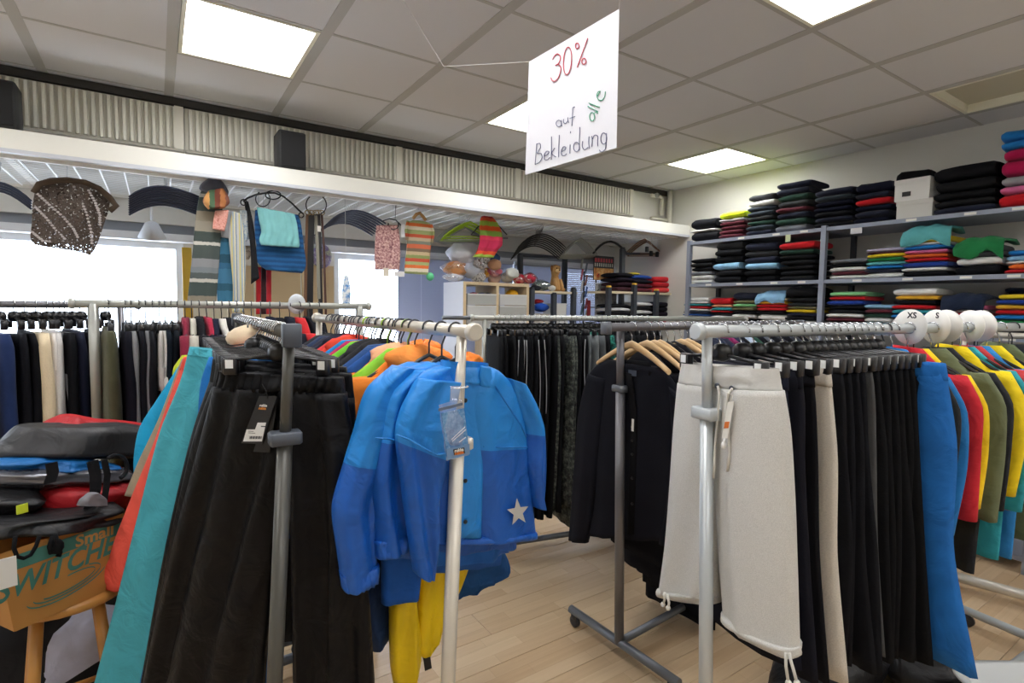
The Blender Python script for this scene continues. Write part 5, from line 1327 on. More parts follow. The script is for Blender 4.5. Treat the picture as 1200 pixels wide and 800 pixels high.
for k, (x, y) in enumerate(((758, 292), (763, 297), (770, 298))):
    p = yplane(x, y, 4.02); o = build('hanger_clip', MB().rbox(p, (.018, .012, .028), .005), plain('#1a1a1c', .4), None, p); tag(o, 'black trouser clip dangling under the wooden hangers, %s of three' % ordinal(k+1), 'clip')
    build('clip_wire', MB().tube([p, V([p[0], p[1], GZ+.01])], .0015, 5), HK, o)
# scarves, caps and belts
SC1 = stripes([(0, '#8d8f92'), (.10, '#4b5552'), (.26, '#c9c6bd'), (.30, '#45504c'), (.42, '#9a9384'), (.54, '#8d8575'), (.66, '#46524f'), (.82, '#c4c0b6'), (.86, '#565e5d'), (.93, '#7d8488')], 1.9, wob=.01)
tt, pl_ = hung_sheet('scarf', 'long scarf in grey and green stripes under the wire grid', 'scarf', 3.90, [(240, 214, 262, 214), (234, 228, 262, 232), (230, 250, 260, 252), (226, 290, 258, 292), (222, 330, 255, 332), (219, 356, 253, 356)], SC1, t=.03, amp=.006, seed=7, hook=(250, 212))
hung_sheet('cap', 'grey knitted hood on top of the striped scarf', 'hat', 3.86, [(246, 208, 256, 208), (236, 215, 263, 216), (234, 222, 268, 226), (240, 224, 266, 232)], fabric('#5b5d68', kind='knit'), t=.09, seed=8, n=20, m=14, hook=(250, 206))
hung_sheet('knitted_hat', 'brown, orange and green striped woollen hat before the scarf', 'hat', 3.83, [(244, 224, 262, 222), (239, 231, 267, 229), (238, 238, 269, 238), (244, 245, 264, 243)], stripes([(0, '#7a4030'), (.2, '#b87848'), (.4, '#8e5a4a'), (.6, '#d29a5c'), (.8, '#4d6a4e')], 7.0, axis='X', wob=.02), t=.10, seed=9, n=20, m=14)
tt, pl_ = hung_sheet('pot_holder', 'small pink crocheted square with dark trim', 'pot holder', 3.84, [(252, 247, 268, 246), (250, 258, 266, 260), (249, 268, 263, 271)], speckle('#d88f80', '#eab0a2', '#c47466', 60), t=.02, amp=.002, seed=10, n=16, m=10)
hung_sheet('scarf', 'pale grey scarf end behind the pink crocheted square', 'scarf', 3.92, [(262, 246, 275, 248), (256, 262, 276, 265), (252, 276, 272, 280)], fabric('#b9bcc2', kind='knit'), t=.02, seed=11, n=18, m=14)
hung_sheet('scarf', 'ribbed blue-teal scarf with dark band hanging low', 'scarf', 3.95, [(253, 274, 280, 272), (252, 284, 282, 283), (252, 310, 284, 312), (255, 356, 282, 358)], stripes([(0, '#4d86a8'), (.30, '#3f7496'), (.42, '#2f5d70'), (.60, '#44809f'), (.85, '#35667c')], 3.2, wob=.015), t=.03, amp=.008, wave=.05, seed=12)
hung_sheet('scarf', 'narrow scarf in pale yellow, grey and blue lengthwise stripes', 'scarf', 3.88, [(272, 248, 282, 250), (268, 270, 286, 272), (270, 300, 288, 302), (273, 340, 287, 342), (272, 366, 286, 366)], stripes([(0, '#c3c5c4'), (.25, '#cfc58a'), (.45, '#9fb0bd'), (.65, '#d8d2b4'), (.85, '#7f93a6')], 22.0, axis='X', wob=.003), t=.025, amp=.008, wave=.05, seed=13)
hung_sheet('scarf', 'knotted blue-grey scarf beside the black strap', 'scarf', 3.93, [(281, 246, 290, 248), (280, 262, 292, 264), (281, 284, 290, 282)], speckle('#8fa3b8', '#c9ccc6', '#5f7d9c', 40), t=.04, seed=14, n=18, m=14)
hung_sheet('strap', 'black satin strap looped down beside the turquoise cowl', 'strap', 3.91, [(286, 236, 291, 236), (290, 262, 297, 262), (294, 300, 301, 300), (294, 333, 304, 326)], fabric('#17171b', kind='shell'), t=.01, amp=.006, seed=15, n=14, m=18, hook=(282, 214))
hung_sheet('cowl', 'fluffy brown small cowl peeking between scarves', 'cowl', 3.99, [(284, 288, 294, 288), (283, 296, 295, 296), (284, 303, 292, 304)], speckle('#6e5a48', '#b0a08a', '#4a3c30', 60), t=.05, seed=16, n=16, m=10)
# black wire hanger with turquoise over deep blue cowl
Yh = 3.9; ph = YP(Yh)
tt = thing('wire_hanger', 'black wire hanger holding the turquoise and blue knitted cowls', 'hanger', ph.at(319, 227))
BW = plain('#151619', .4)
build('shoulder_bar', MB().tube([ph.at(*p) for p in ((285, 236), (290, 232), (300, 228), (312, 226), (322, 226), (332, 230), (342, 238), (350, 246), (356, 251))], .006, 7), BW, tt)
build('hook_loop', MB().tube([ph.at(320+9*math.cos(a), 228.5+5*math.sin(a), .01*math.sin(2*a)) for a in np.linspace(0, 6.283, 17)], .0045, 6), BW, tt)
build('hook', MB().tube([ph.at(320, 224), V([*ph.at(320, 216)[:2], GZ+.01])], .003, 5), BW, tt)
build('end_curl', MB().tube([ph.at(285.5+3.5*math.cos(a), 237+3.5*math.sin(a)) for a in np.linspace(0, 6.283, 13)], .004, 5), BW, tt)
build('end_curl', MB().tube([ph.at(353+3*math.cos(a), 252+3*math.sin(a)) for a in np.linspace(0, 6.283, 13)], .004, 5), BW, tt)
build('chrome_ring', MB().tube([ph.at(308+8.5*math.cos(a), 233+9*math.sin(a), -.02) for a in np.linspace(-1.0, 4.2, 15)], .0035, 5), plain('#3a3c42', .3, .7), tt)
hung_sheet('cowl', 'deep blue ribbed cowl folded under the turquoise one', 'cowl', 3.93, [(299, 246, 350, 252), (298, 262, 353, 264), (300, 285, 356, 288), (306, 312, 357, 316), (312, 316, 354, 320)], stripes([(0, '#1f5f96'), (.5, '#174a7c')], 30.0, wob=.006), t=.06, amp=.012, wave=.16, seed=17)
hung_sheet('cowl', 'turquoise knitted cowl with ruffled edge over the hanger', 'cowl', 3.86, [(301, 243, 345, 251), (303, 256, 348, 262), (306, 272, 350, 278), (304, 283, 351, 288), (306, 287, 350, 290)], fabric('#84c3c4', kind='knit', var=.08), t=.04, amp=.009, wave=.045, seed=18, n=60)
for k, (x0, x1, c, w_) in enumerate(((300, 306, '#b5232b', 'crimson'), (306, 312, '#3a2226', 'black-brown'), (312, 318, '#c0303a', 'bright red'))):
    hung_sheet('scarf', '%s strip of a long red and black scarf by the beige screen' % w_, 'scarf', 4.02+k*.01, [(x0, 312, x1, 313), (x0, 340, x1, 340), (x0, 368, x1, 368)], fabric(c, kind='knit'), t=.015, amp=.003, seed=30+k, n=12, m=10, hook=((x0+x1)/2, 313))
# belt ring
Yb = 3.95; pb_ = YP(Yb)
tt = thing('belt_ring', 'black open ring on a wire hook that carries the belts', 'ring', pb_.at(370, 240))
build('ring', MB().tube([pb_.at(370.5+12*math.cos(a), 240+12*math.sin(a)) for a in np.linspace(-.9, 4.05, 20)], .004, 6), BW, tt)
build('hook', MB().tube([V([*pb_.at(364, 216)[:2], GZ+.01]), pb_.at(363, 222), pb_.at(361, 230), pb_.at(362, 232)], .002, 5), HK, tt)
for k, (xt, xb, w_, yb2, c, lb) in enumerate(((361, 358, .03, 372, '#6b4a30', 'brown leather belt hanging outermost on the ring'), (365, 363, .045, 372, '#161619', 'broad black leather belt on the ring'), (370, 374, .022, 350, '#8d8a7c', 'pale thin belt with white tag on the ring'),
                                      (373, 376, .03, 372, '#1c1b1d', 'black narrow leather belt on the ring'), (377, 382, .016, 372, '#4a2c22', 'thin dark brown belt on the ring'))):
    t = thing('belt', lb, 'belt', pb_.at(xt, 252), 'belts on the ring')
    build('strap', MB().strap([pb_.at(xt, 251, .01-.006*k), pb_.at((xt+xb)/2, 290, .012-.006*k), pb_.at(xb, yb2, .01-.006*k)], w_, .004, V([1.0, .25, 0])), plain(c, .45), t)
    bk = MB(); c_ = pb_.at(xt, 249, .01-.006*k)
    bk.tube([c_+V([.02*math.cos(a), 0, .016*math.sin(a)]) for a in np.linspace(0, 6.283, 11)], .0035, 5)
    build('buckle', bk, plain('#a08a58', .3, .8), t)
    if k == 2: build('price_tag', MB().obox(pb_.at(374, 268, .03), (.012, 0, 0), (0, .001, 0), (0, 0, .02)), plain('#e6e4de', .5), t)
# knitted vests for small children
VEST = stripes([(0, '#c8553c'), (.08, '#8d9a5e'), (.16, '#c9b48e'), (.24, '#7d6a55'), (.32, '#cf6a48'), (.42, '#7a7f70'), (.50, '#b8a68a'), (.58, '#c0563a'), (.66, '#9aa36c'), (.76, '#e2d9c0'), (.84, '#e2743c'), (.92, '#a8b27a')], 3.1, wob=.006)
tt, pl_ = hung_sheet('knitted_vest', 'small striped knitted vest in orange, green and brown on a wooden hanger', 'vest', 3.95, [(484, 258, 499, 260), (478, 260, 505, 263), (476, 268, 507, 272), (477, 285, 505, 286), (475, 305, 503, 306), (474, 320, 501, 322)], VEST, t=.05, amp=.004, seed=19, hook=(490, 244))
build('sleeve_edge', MB().tube([pl_.at(478, 259, .02), pl_.at(476, 270, .025), pl_.at(477, 281, .02)], .012, 7), VEST, tt)
build('sleeve_edge', MB().tube([pl_.at(505, 263, .02), pl_.at(508, 272, .025), pl_.at(506, 284, .02)], .012, 7), VEST, tt)
o = build('wooden_hanger', MB().tube([yplane(x, y, 3.93) for x, y in ((484, 256), (488, 251), (492, 249.5), (496, 254), (499, 258))], .013, 8), plain('#b98b52', .5), None, yplane(491, 253, 3.93)); tag(o, 'little wooden hanger inside the striped vest', 'hanger')
hung_sheet('knitted_vest', 'pink and brown boucle knit piece on a black ring hanger', 'vest', 3.95, [(441, 264, 466, 264), (440, 275, 468, 274), (439, 300, 469, 300), (439, 316, 468, 316)], speckle('#7a4f56', '#c08f8e', '#e6c8bc', 70), t=.03, amp=.005, seed=20, hook=(460, 246))
tt = thing('ring_hanger', 'black ring hanger above the pink boucle piece', 'hanger', yplane(458, 262, 3.94)); pp = YP(3.94)
build('ring', MB().tube([pp.at(461+6*math.cos(a), 263+6*math.sin(a)) for a in np.linspace(-.3, 3.4, 12)], .005, 6), BW, tt)
build('bar', MB().tube([pp.at(448, 259), pp.at(456, 256), pp.at(464, 258), pp.at(470, 264)], .005, 6), BW, tt)
build('hook', MB().tube([pp.at(463, 257), V([*pp.at(464, 246)[:2], GZ+.01])], .0025, 5), BW, tt)
for k, (x0, x1, y0, y1, c, lb, cat) in enumerate(((449, 456, 314, 324, '#e9e0cf', 'cream paper tag under the pink boucle piece', 'tag'), (462, 474, 318, 324, '#e4e2e0', 'white paper tag between the two knitted vests', 'tag'), (470, 475, 262, 278, '#d6d8dc', 'white swing tag beside the striped vest', 'tag'))):
    p = yplane((x0+x1)/2, (y0+y1)/2, 3.93); dx = abs(float(yplane(x1, y0, 3.93)[0]-yplane(x0, y0, 3.93)[0]))/2; dz = abs(float(yplane(x0, y0, 3.93)[2]-yplane(x0, y1, 3.93)[2]))/2
    o = build('paper_tag', MB().obox(p, (dx, .002, 0), (0, .0012, 0), (0, 0, dz)), plain(c, .6), None, p); tag(o, lb, cat)
p = yplane(504, 324, 3.94); o = build('price_disc', MB().lathe([(.002, -.002), (.033, -.002), (.033, .002), (.002, .002)], p, 18, axis=V([0, -1.0, 0])), plain('#5cc48a', .5), None, p); tag(o, 'round green price disc under the striped vest', 'tag')
build('thread', MB().tube([p+V([0, 0, .03]), yplane(498, 318, 3.945)], .001, 4), HK, o)
# patchwork cowl on a black hanger
COW = stripes([(0, '#b5234a'), (.24, '#c8324e'), (.36, '#7a9a3c'), (.52, '#d9541f'), (.66, '#8fa83e'), (.80, '#d64f2a'), (.9, '#a81f3e')], 3.6, wob=.02)
hung_sheet('cowl', 'red, orange and green patchwork cowl on a black hanger', 'cowl', 3.93, [(566, 250, 572, 250), (563, 258, 580, 258), (562, 268, 587, 270), (562, 285, 588, 288), (558, 296, 584, 292), (554, 301, 578, 302)], COW, t=.05, amp=.012, seed=21, hook=(569, 248))
tt = thing('coat_hanger', 'black hanger sticking out on both sides of the patchwork cowl', 'hanger', yplane(574, 278, 3.95)); pp = YP(3.96)
build('shoulder_bar', MB().tube([pp.at(552, 275), pp.at(560, 266), pp.at(568, 260), pp.at(584, 264), pp.at(594, 275)], .0055, 6), BW, tt)
build('lower_bar', MB().tube([pp.at(552, 275), pp.at(574, 279), pp.at(595, 279)], .0055, 6), BW, tt)
# clamp spotlight and thread wires at the window
p = yplane(178, 270, 4.55)
t = thing('spotlight', 'white cone spotlight fixed at the window casing behind dark hangers', 'lamp', p)
build('shade', MB().lathe([(.025, .06), (.04, .05), (.085, -.05), (.078, -.05), (.03, .045)], p, 18, axis=V([0, -.35, 1.0])), plain('#cfd3da', .4), t)
build('stem', MB().tube([p+V([0, 0, .05]), p+V([0, .02, .12]), V([p[0], p[1]+.05, 2.25])], .008, 8), plain('#e2e4e8', .4), t)
# yellow folding rule and beige screen boards standing in the window bay
p0, p1_ = yplane(213, 293, 4.5), yplane(222, 293, 4.5)
o = build('yellow_post', MB().box((float(p0[0]), 4.49, 0), (float(p1_[0])+.012, 4.52, float(p0[2])+.02)), plain('#d9b23a', .5), None, V([float(p0[0]), 4.5, 0])); tag(o, 'yellow upright batten beside the bright window', 'batten')
BEI = plain('#d9c39a', .6, bump=.1, scale=60)
t = thing('display_screen', 'beige board screen in three panels between the two windows', 'screen', yplane(330, 310, 4.55)*V([1, 1, 0]))
for a, b_ in ((266, 297), (299, 352), (354, 391)):
    q0, q1 = yplane(a, 310, 4.55), yplane(b_, 311, 4.55)
    build('panel', MB().box((float(q0[0]), 4.55, .05), (float(q1[0]), 4.575, float(q0[2])-.0)), BEI, t)
build('foot_rail', MB().box((float(yplane(266, 310, 4.55)[0]), 4.53, 0), (float(yplane(391, 310, 4.55)[0]), 4.6, .05)), BEI, t)
p = yplane(377, 300, 4.5); o = build('plush_bag', MB().ball(p, .09, 14, squash=(.9, .6, 1.1)), speckle('#b9b6c8', '#7d6f9c', '#c9d2b0', 16), None, p); tag(o, 'mottled lilac soft bag on top of the beige screen', 'bag')

# ================================================================== furniture by the far window
BIRCH = MATS.get('birch')
mt, nt, b = principled('birch_veneer'); tc = node(nt, 'ShaderNodeTexCoord'); mp = node(nt, 'ShaderNodeMapping'); mp.inputs['Scale'].default_value = (30, 30, 4)
nz = node(nt, 'ShaderNodeTexNoise', i_Scale=1.5, i_Detail=3.0); rp = node(nt, 'ShaderNodeValToRGB'); rp.color_ramp.elements[0].color = lin('#c9b088'); rp.color_ramp.elements[1].color = lin('#dac6a2')
nt.links.new(tc.outputs['Object'], mp.inputs[0]); nt.links.new(mp.outputs[0], nz.inputs['Vector']); nt.links.new(nz.outputs['Fac'], rp.inputs[0]); nt.links.new(rp.outputs[0], b.inputs['Base Color']); b.inputs['Roughness'].default_value = .45
BIRCH = mt
YC = 4.12
cx0, cx1 = float(at_y(543, 350, YC)[0]), float(at_y(620, 350, YC)[0]); cz1 = float(at_y(580, 331, YC)[2]); cz0 = cz1-1.25
t = thing('cube_shelf', 'birch cube shelf with white drawers under bagged soft toys', 'shelf', ((cx0+cx1)/2, YC+.19, cz0))
th = .028; dp = .38
build('top_board', MB().box((cx0, YC, cz1-th), (cx1, YC+dp, cz1)), BIRCH, t)
build('bottom_board', MB().box((cx0, YC, cz0), (cx1, YC+dp, cz0+th)), BIRCH, t)
for x in (cx0, (cx0+cx1)/2-th/2, cx1-th): build('side_board' if x != (cx0+cx1)/2-th/2 else 'divider', MB().box((x, YC, cz0+th), (x+th, YC+dp, cz1-th)), BIRCH, t)
build('white_side', MB().box((cx0-.004, YC+.002, cz0), (cx0-.0005, YC+dp, cz1)), plain('#dcdde4', .5), t)
build('plinth', MB().box((cx0+.01, YC+.02, 0), (cx1-.01, YC+dp-.02, cz0)), BIRCH, t)
ch = (cz1-cz0-th)/3
for r in (1, 2): build('shelf_board', MB().box((cx0+th, YC+.003, cz1-th-ch*r), (cx1-th, YC+dp, cz1-ch*r)), BIRCH, t)
BOXW = plain('#c3c4c2', .7)
hw = (cx1-cx0)/2
for c_ in range(2):
    for r in range(2):
        xa = cx0+th+c_*(hw-th/2)+.006; xb = xa+hw-1.5*th-.012
        zf = cz1-th-ch*(r+1)+th+.0005 if r else cz1-th-ch+th-.0275
        zf = cz1-ch*(r+1)+.0005
        for lv in range(3):
            if r: continue
            za = zf+lv*.103; zb_ = za+.0975
            tt = thing('storage_box', ['white storage box', 'pale storage box', 'white open storage box'][lv]+', %s one in the %s column of the birch cube shelf' % (['lowest', 'middle', 'top'][lv], ['white-sided', 'inner'][c_]), 'box', ((xa+xb)/2, YC+.15, za), 'boxes in the cube shelf')
            f = MB(); w_ = .004
            f.box((xa, YC-.012, za), (xb, YC-.008, zb_)).box((xa, YC+.29, za), (xb, YC+.294, zb_)).box((xa, YC-.008, za), (xa+w_, YC+.29, zb_)).box((xb-w_, YC-.008, za), (xb, YC+.29, zb_)).box((xa, YC-.008, za), (xb, YC+.29, za+w_))
            build('box_shell', f, BOXW if (lv+c_) % 2 else plain('#a9aaa6', .7), tt)
            build('front_lip', MB().box((xa, YC-.016, zb_-.012), (xb, YC-.012, zb_)), plain('#d2d3d0', .6), tt)
# things in the top boxes
p = yplane(600, 343, YC+.1); zb = cz1-ch+.0005+.305
o = build('cap', MB().ball((0, 0, .025), .055, 14, squash=(1.1, 1, .8)).obox((-.03, -.055, .01), (.045, 0, 0), (0, .03, .004), (0, 0, .004)), plain('#e0a818', .8), None, (0, 0, 0)); o.location = (float(p[0]), YC+.1, zb-.02); tag(o, 'yellow cap lying on the open storage box', 'hat')
for k, (px, c) in enumerate(((556, '#a23a4c'), (566, '#5a5f86'), (573, '#3a3f52'))):
    p = yplane(px, 345, YC+.1); o = build('folded_cloth', MB().ball((0, 0, .02), .04, 10, squash=(1.1, 1.4, .6)), fabric(c), None, (0, 0, 0)); o.location = (float(p[0]), YC+.12, zb-.03)
    tag(o, ['dusky red cloth bundle in the open storage box', 'blue-grey cloth bundle in the open storage box', 'dark cloth bundle in the open storage box'][k], 'cloth')
# bagged toys on top of the cube shelf
def lump(r, seed, sq=(1, 1, 1), n=16, rough=.12):
    rr = random.Random(seed); ph = [rr.uniform(0, 6) for _ in range(6)]; mb = MB(); rings = []
    for a in np.linspace(-1.5, 1.5, 11):
        ring = []
        for b_ in np.linspace(0, 6.283, n, endpoint=False):
            k = 1+rough*(math.sin(3*b_+ph[0]+2*a)+.6*math.sin(5*b_+ph[1]-3*a)+.5*math.sin(4*a+ph[2]))
            ring.append((r*sq[0]*k*math.cos(a)*math.cos(b_), r*sq[1]*k*math.cos(a)*math.sin(b_), r*sq[2]*(1+.5*rough*math.sin(3*b_+ph[3]))*math.sin(a)))
        rings.append(ring)
    return mb.loft(rings)
def soft(name, x, y, r, col, label, cat, seed, Y=YC+.12, sq=(1, 1, 1), rest=None, mt=None, rough=.12, film=False):
    p = yplane(x, y, Y); mb = lump(r, seed, sq, rough=rough)
    zmin = min(v[2] for v in mb.v); p = V([p[0], Y, rest-zmin if rest is not None else p[2]])
    if film:
        tt = thing(name, label, cat, p); build('filling', mb, mt or fabric(col, kind='fleece'), tt, local=True)
        m2 = lump(r*1.07, seed+1, sq, rough=rough*1.5); build('plastic_film', m2, clear_film('#f6f9ff', .72, .2, 'bag_film') if 'bagfilm' not in MATS else MATS['bagfilm'], tt, local=True)
        return tt
    o = build(name, mb, mt or fabric(col, kind='fleece'), None, (0, 0, 0)); o.location = p.tolist(); return tag(o, label, cat)
MATS['bagfilm'] = clear_film('#f6f9ff', .72, .2, 'bag_film')
SPOT = speckle('#e4e2e0', '#d9d6d2', '#2c2c30', 60, name='spotted_plush')
soft('toy_bag', 536, 322, .085, '#e2a06a', 'peach soft toy in a clear bag, on the cube shelf end', 'bagged toy', 1, sq=(1.5, .8, .75), rest=cz1+.05, film=True)
soft('toy_bag', 532, 330, .06, '#dfe2ec', 'white soft pack at the cube shelf edge', 'bagged toy', 2, sq=(1.6, .9, .6), rest=cz1, film=True)
soft('white_bag', 543, 299, .14, '#e4e8f4', 'big crumpled white plastic bag, topmost on the cube shelf', 'bag', 3, sq=(1.0, .7, .85), rest=cz1+.13, rough=.22)
soft('white_bag', 552, 312, .10, '#d5dbec', 'lower crumpled white plastic bag beside the spotted toy', 'bag', 4, sq=(1.1, .8, .8), rest=cz1+.03, rough=.2)
for k, (x, y, c, m_, lb) in enumerate(((563, 309, '#ddd', SPOT, 'black and white spotted plush in the second row of bagged toys'), (561, 325, '#ddd', SPOT, 'black and white spotted plush lowest beside the orange one'), (568, 319, '#e8a22c', None, 'orange plush pressed between spotted toys'),
                                 (580, 310, '#b98d6e', None, 'tan bagged soft toy, upper one of the middle heap'), (580, 318, '#c86a78', None, 'rose pink bagged soft toy in the middle heap'), (579, 326, '#b99a8c', None, 'brownish bagged soft toy at the heap bottom'),
                                 (566, 302, '#e4e4e4', SPOT, 'spotted plush near the hanging patchwork cowl'), (578, 302, '#34507c', None, 'blue plush piece under the patchwork cowl'), (595, 325, '#cfcabc', None, 'cream bagged soft toys beside the middle heap'), (600, 320, '#d8dcd6', None, 'pale green-white bagged toy on the cube shelf'),
                                 (608, 327, '#c2283c', None, 'red and white bagged toy near the cube shelf end'), (617, 327, '#d8d4d0', None, 'white bagged toy with red bow, last on the cube shelf'), (621, 326, '#b83046', None, 'small red plush at the cube shelf corner'))):
    soft('toy_bag', x, y, .052, c, lb, 'bagged toy', 20+k, Y=YC+.06+.05*(k % 3), sq=(1.3, .9, .95), mt=m_, film=(k % 2 == 0))
# black post racks with toys and boxes
POSTM = plain('#3a3f47', .5)
def post_rack(name, label, posts, ztop, shelves, Yf, Yb):
    """posts: (column, row of the top, Y); shelves: (z, x0, x1)"""
    xs = [float(at_y(px, 350, Y)[0]) for px, py, Y in posts]
    t = thing(name, label, 'rack', (sum(xs)/len(xs), (Yf+Yb)/2, 0), 'black post racks')
    for (px, py, Y), x in zip(posts, xs):
        zt = float(at_y(px, py, Y)[2]); pbt = MB(); pbt.box((x-.022, Y-.022, 0), (x+.022, Y+.022, zt-.006)); build('post', pbt, POSTM, t)
        build('post_cap', MB().rbox((x, Y, zt), (.02, .02, .012), .006), plain('#d6a83a' if name == 'clothes_shelf' and py > 330 else '#2b2d33', .5), t)
    for (z, x0, x1) in shelves: build('shelf_board', MB().box((x0, Yf, z-.022), (x1, Yb, z)), plain('#d2c5a6', .5), t)
    return t, xs
YA = 4.2
zA = float(at_y(645, 341, YA)[2])
xa, xb = float(at_y(621, 341, YA)[0]), float(at_y(677, 341, YA)[0])
tA, xs = post_rack('toy_rack', 'black post rack with pale shelf carrying the plush dog and grey bags', [(623, 338, YA), (649, 344, YA), (672, 338, YA), (609, 298, YA+.4), (661, 301, YA+.4)], zA, [(zA, xa, xb), (zA-.42, xa, xb), (zA-.85, xa, xb)], YA, YA+.38)
build('cross_rail', MB().tube([V([float(at_y(609, 300, YA+.4)[0]), YA+.4, float(at_y(609, 299, YA+.4)[2])]), V([float(at_y(661, 302, YA+.4)[0]), YA+.4, float(at_y(661, 302, YA+.4)[2])])], .014, 8), POSTM, tA)
# plush dog (sitting, tan): body, head with muzzle, ears, eyes, paws
p = yplane(652, 341, YA+.08); bx_, by_, bz_ = float(p[0]), YA+.1, zA
TAN = fabric('#c79a62', kind='fleece')
t = thing('plush_dog', 'tan plush dog sitting upright on the pale rack shelf', 'soft toy', (bx_, by_, bz_))
bd = MB(); rings = []
for z, rx, ry, oy in ((.0, .055, .05, 0), (.03, .068, .06, 0), (.08, .055, .05, .0), (.13, .042, .04, .005), (.16, .036, .034, .008), (.19, .046, .044, 0), (.225, .05, .05, -.005), (.255, .036, .038, 0), (.268, .012, .012, 0)):
    rings.append([(bx_+rx*math.cos(a), by_+oy+ry*math.sin(a), bz_+z) for a in np.linspace(0, 6.283, 16, endpoint=False)])
bd.loft(rings); build('body', bd, TAN, t)
build('muzzle', MB().ball((bx_-.008, by_-.05, bz_+.205), .026, 10, squash=(1, 1.1, .8)), fabric('#dbb887', kind='fleece'), t)
build('nose', MB().ball((bx_-.01, by_-.078, bz_+.212), .008, 8), plain('#2a1e18', .4), t)
for s in (-1, 1):
    build('ear', MB().ball((bx_+s*.047, by_, bz_+.23), .024, 8, squash=(.5, .8, 1.4)), fabric('#a97a46', kind='fleece'), t)
    build('eye', MB().ball((bx_+s*.018-.004, by_-.047, bz_+.232), .006, 8), plain('#17120f', .2), t)
    build('front_leg', MB().tube([(bx_+s*.035, by_-.03, bz_+.12), (bx_+s*.04, by_-.055, bz_+.06), (bx_+s*.04, by_-.065, bz_+.016)], [.02, .019, .022], 8), TAN, t)
    build('hind_paw', MB().ball((bx_+s*.058, by_-.05, bz_+.02), .026, 8, squash=(.9, 1.3, .75)), TAN, t)
soft('toy_bag', 634, 331, .075, '#6f7a78', 'grey-green bagged goods on the pale rack shelf', 'bagged goods', 41, Y=YA+.1, sq=(1.3, .9, .7), rest=zA, film=True)
soft('toy_bag', 628, 338, .05, '#2d2f34', 'black pack with white label at the rack shelf start', 'bagged goods', 42, Y=YA+.07, sq=(1.1, .9, .55), rest=zA)
soft('toy_bag', 647, 337, .035, '#d4d6d2', 'small white bagged item before the plush dog', 'bagged goods', 43, Y=YA+.035, sq=(1.2, .8, .8), rest=zA)
z2 = zA-.42
def openbox(name, x0, x1, Y, z0, h, col, label, cat='box', dpt=.22):
    t = thing(name, label, cat, ((x0+x1)/2, Y+dpt/2, z0)); f = MB(); w_ = .004
    f.box((x0, Y, z0), (x1, Y+w_, z0+h)).box((x0, Y+dpt-w_, z0), (x1, Y+dpt, z0+h)).box((x0, Y+w_, z0), (x0+w_, Y+dpt-w_, z0+h)).box((x1-w_, Y+w_, z0), (x1, Y+dpt-w_, z0+h)).box((x0+w_, Y+w_, z0), (x1-w_, Y+dpt-w_, z0+w_))
    build('box_shell', f, plain(col, .6), t); build('rim', MB().box((x0-.003, Y-.004, z0+h-.012), (x1+.003, Y, z0+h)), plain(col, .5), t); return t
X = lambda px, Y: float(at_y(px, 350, Y)[0])
openbox('cardboard_box', X(625, YA+.02), X(645, YA+.02), YA+.02, z2+.0005, .20, '#a9a399', 'taupe cardboard box under the blue and red packs')
soft('fabric_pack', 634, 355, .07, '#1f4fae', 'bright blue packed fabric with white print in the black rack', 'pack', 44, Y=YA+.08, sq=(1.15, .9, .6), rest=z2+.215)
soft('fabric_pack', 630, 351, .05, '#c02a34', 'red packed fabric above the blue one', 'pack', 45, Y=YA+.13, sq=(1.2, .9, .5), rest=z2+.29)
openbox('white_box', X(651, YA+.02), X(666, YA+.02), YA+.02, z2+.0005, .17, '#c6c6c2', 'pale grey box, lower of two beside the black post')
openbox('white_box', X(652, YA+.02), X(664, YA+.02), YA+.02, z2+.172, .13, '#d0d0cc', 'pale grey box stacked on another beside the black post')
# second black rack with red and dark clothes
YR = 3.92
zR = float(at_y(750, 342, YR)[2]); xa, xb = X(713, YR), X(795, YR)
tR, xs = post_rack('clothes_shelf', 'black post rack with yellow caps holding red and dark clothes', [(713, 336, YR), (743, 333, YR), (769, 340, YR), (793, 336, YR), (728, 291, YR+.12), (777, 288, YR+.3)], zR, [(zR, xa, xb), (zR-.36, xa, xb), (zR-.75, xa, xb)], YR, YR+.36)
build('cross_rail', MB().tube([V([X(728, YR+.12), YR+.12, float(at_y(728, 297, YR+.12)[2])]), V([X(777, YR+.3), YR+.3, float(at_y(777, 297, YR+.3)[2])])], .012, 8), POSTM, tR)
def heap(px0, px1, py0, col, label, seed, Y, z0, dpt=.2, name='folded_sweater', cat='folded clothes', kind='woven'):
    x0, x1 = X(px0, Y), X(px1, Y); h = max(float(at_y(px0, py0, Y)[2])-z0, .03)
    mb = folded(abs(x1-x0), h, dpt, seed, .012); o = build(name, mb, fabric(col, kind=kind), None, (0, 0, 0)); o.location = ((x0+x1)/2, Y, z0); o.rotation_euler = (0, 0, math.pi/2); return tag(o, label, cat, 'clothes on the black post rack')
def heap_stack(px0, px1, py_top, cols, desc, seed, Y, z0, dpt=.2):
    x0, x1 = X(px0, Y), X(px1, Y); zt = float(at_y((px0+px1)/2, py_top, Y)[2]); n = len(cols); h = (zt-z0)/n
    for i, (c, nm) in enumerate(reversed(cols)):
        mb = folded(abs(x1-x0)*(1-.05*(i % 2)), h*1.05, dpt, seed+i, .01); o = build('folded_sweater', mb, fabric(c), None, (0, 0, 0))
        o.location = ((x0+x1)/2, Y+.003*i, z0+.0005+i*h); o.rotation_euler = (0, 0, math.pi/2); tag(o, '%s, %s from bottom of %s' % (nm, ordinal(i+1), desc), 'folded clothes', 'clothes on the black post rack')
heap_stack(724, 744, 319, [('#15141b', 'black folded sweater'), ('#1a1620', 'black folded sweater'), ('#2a1620', 'dark plum folded sweater'), ('#3a1822', 'wine folded sweater')], 'the dark heap on the post rack', 300, YR+.03, zR, .25)
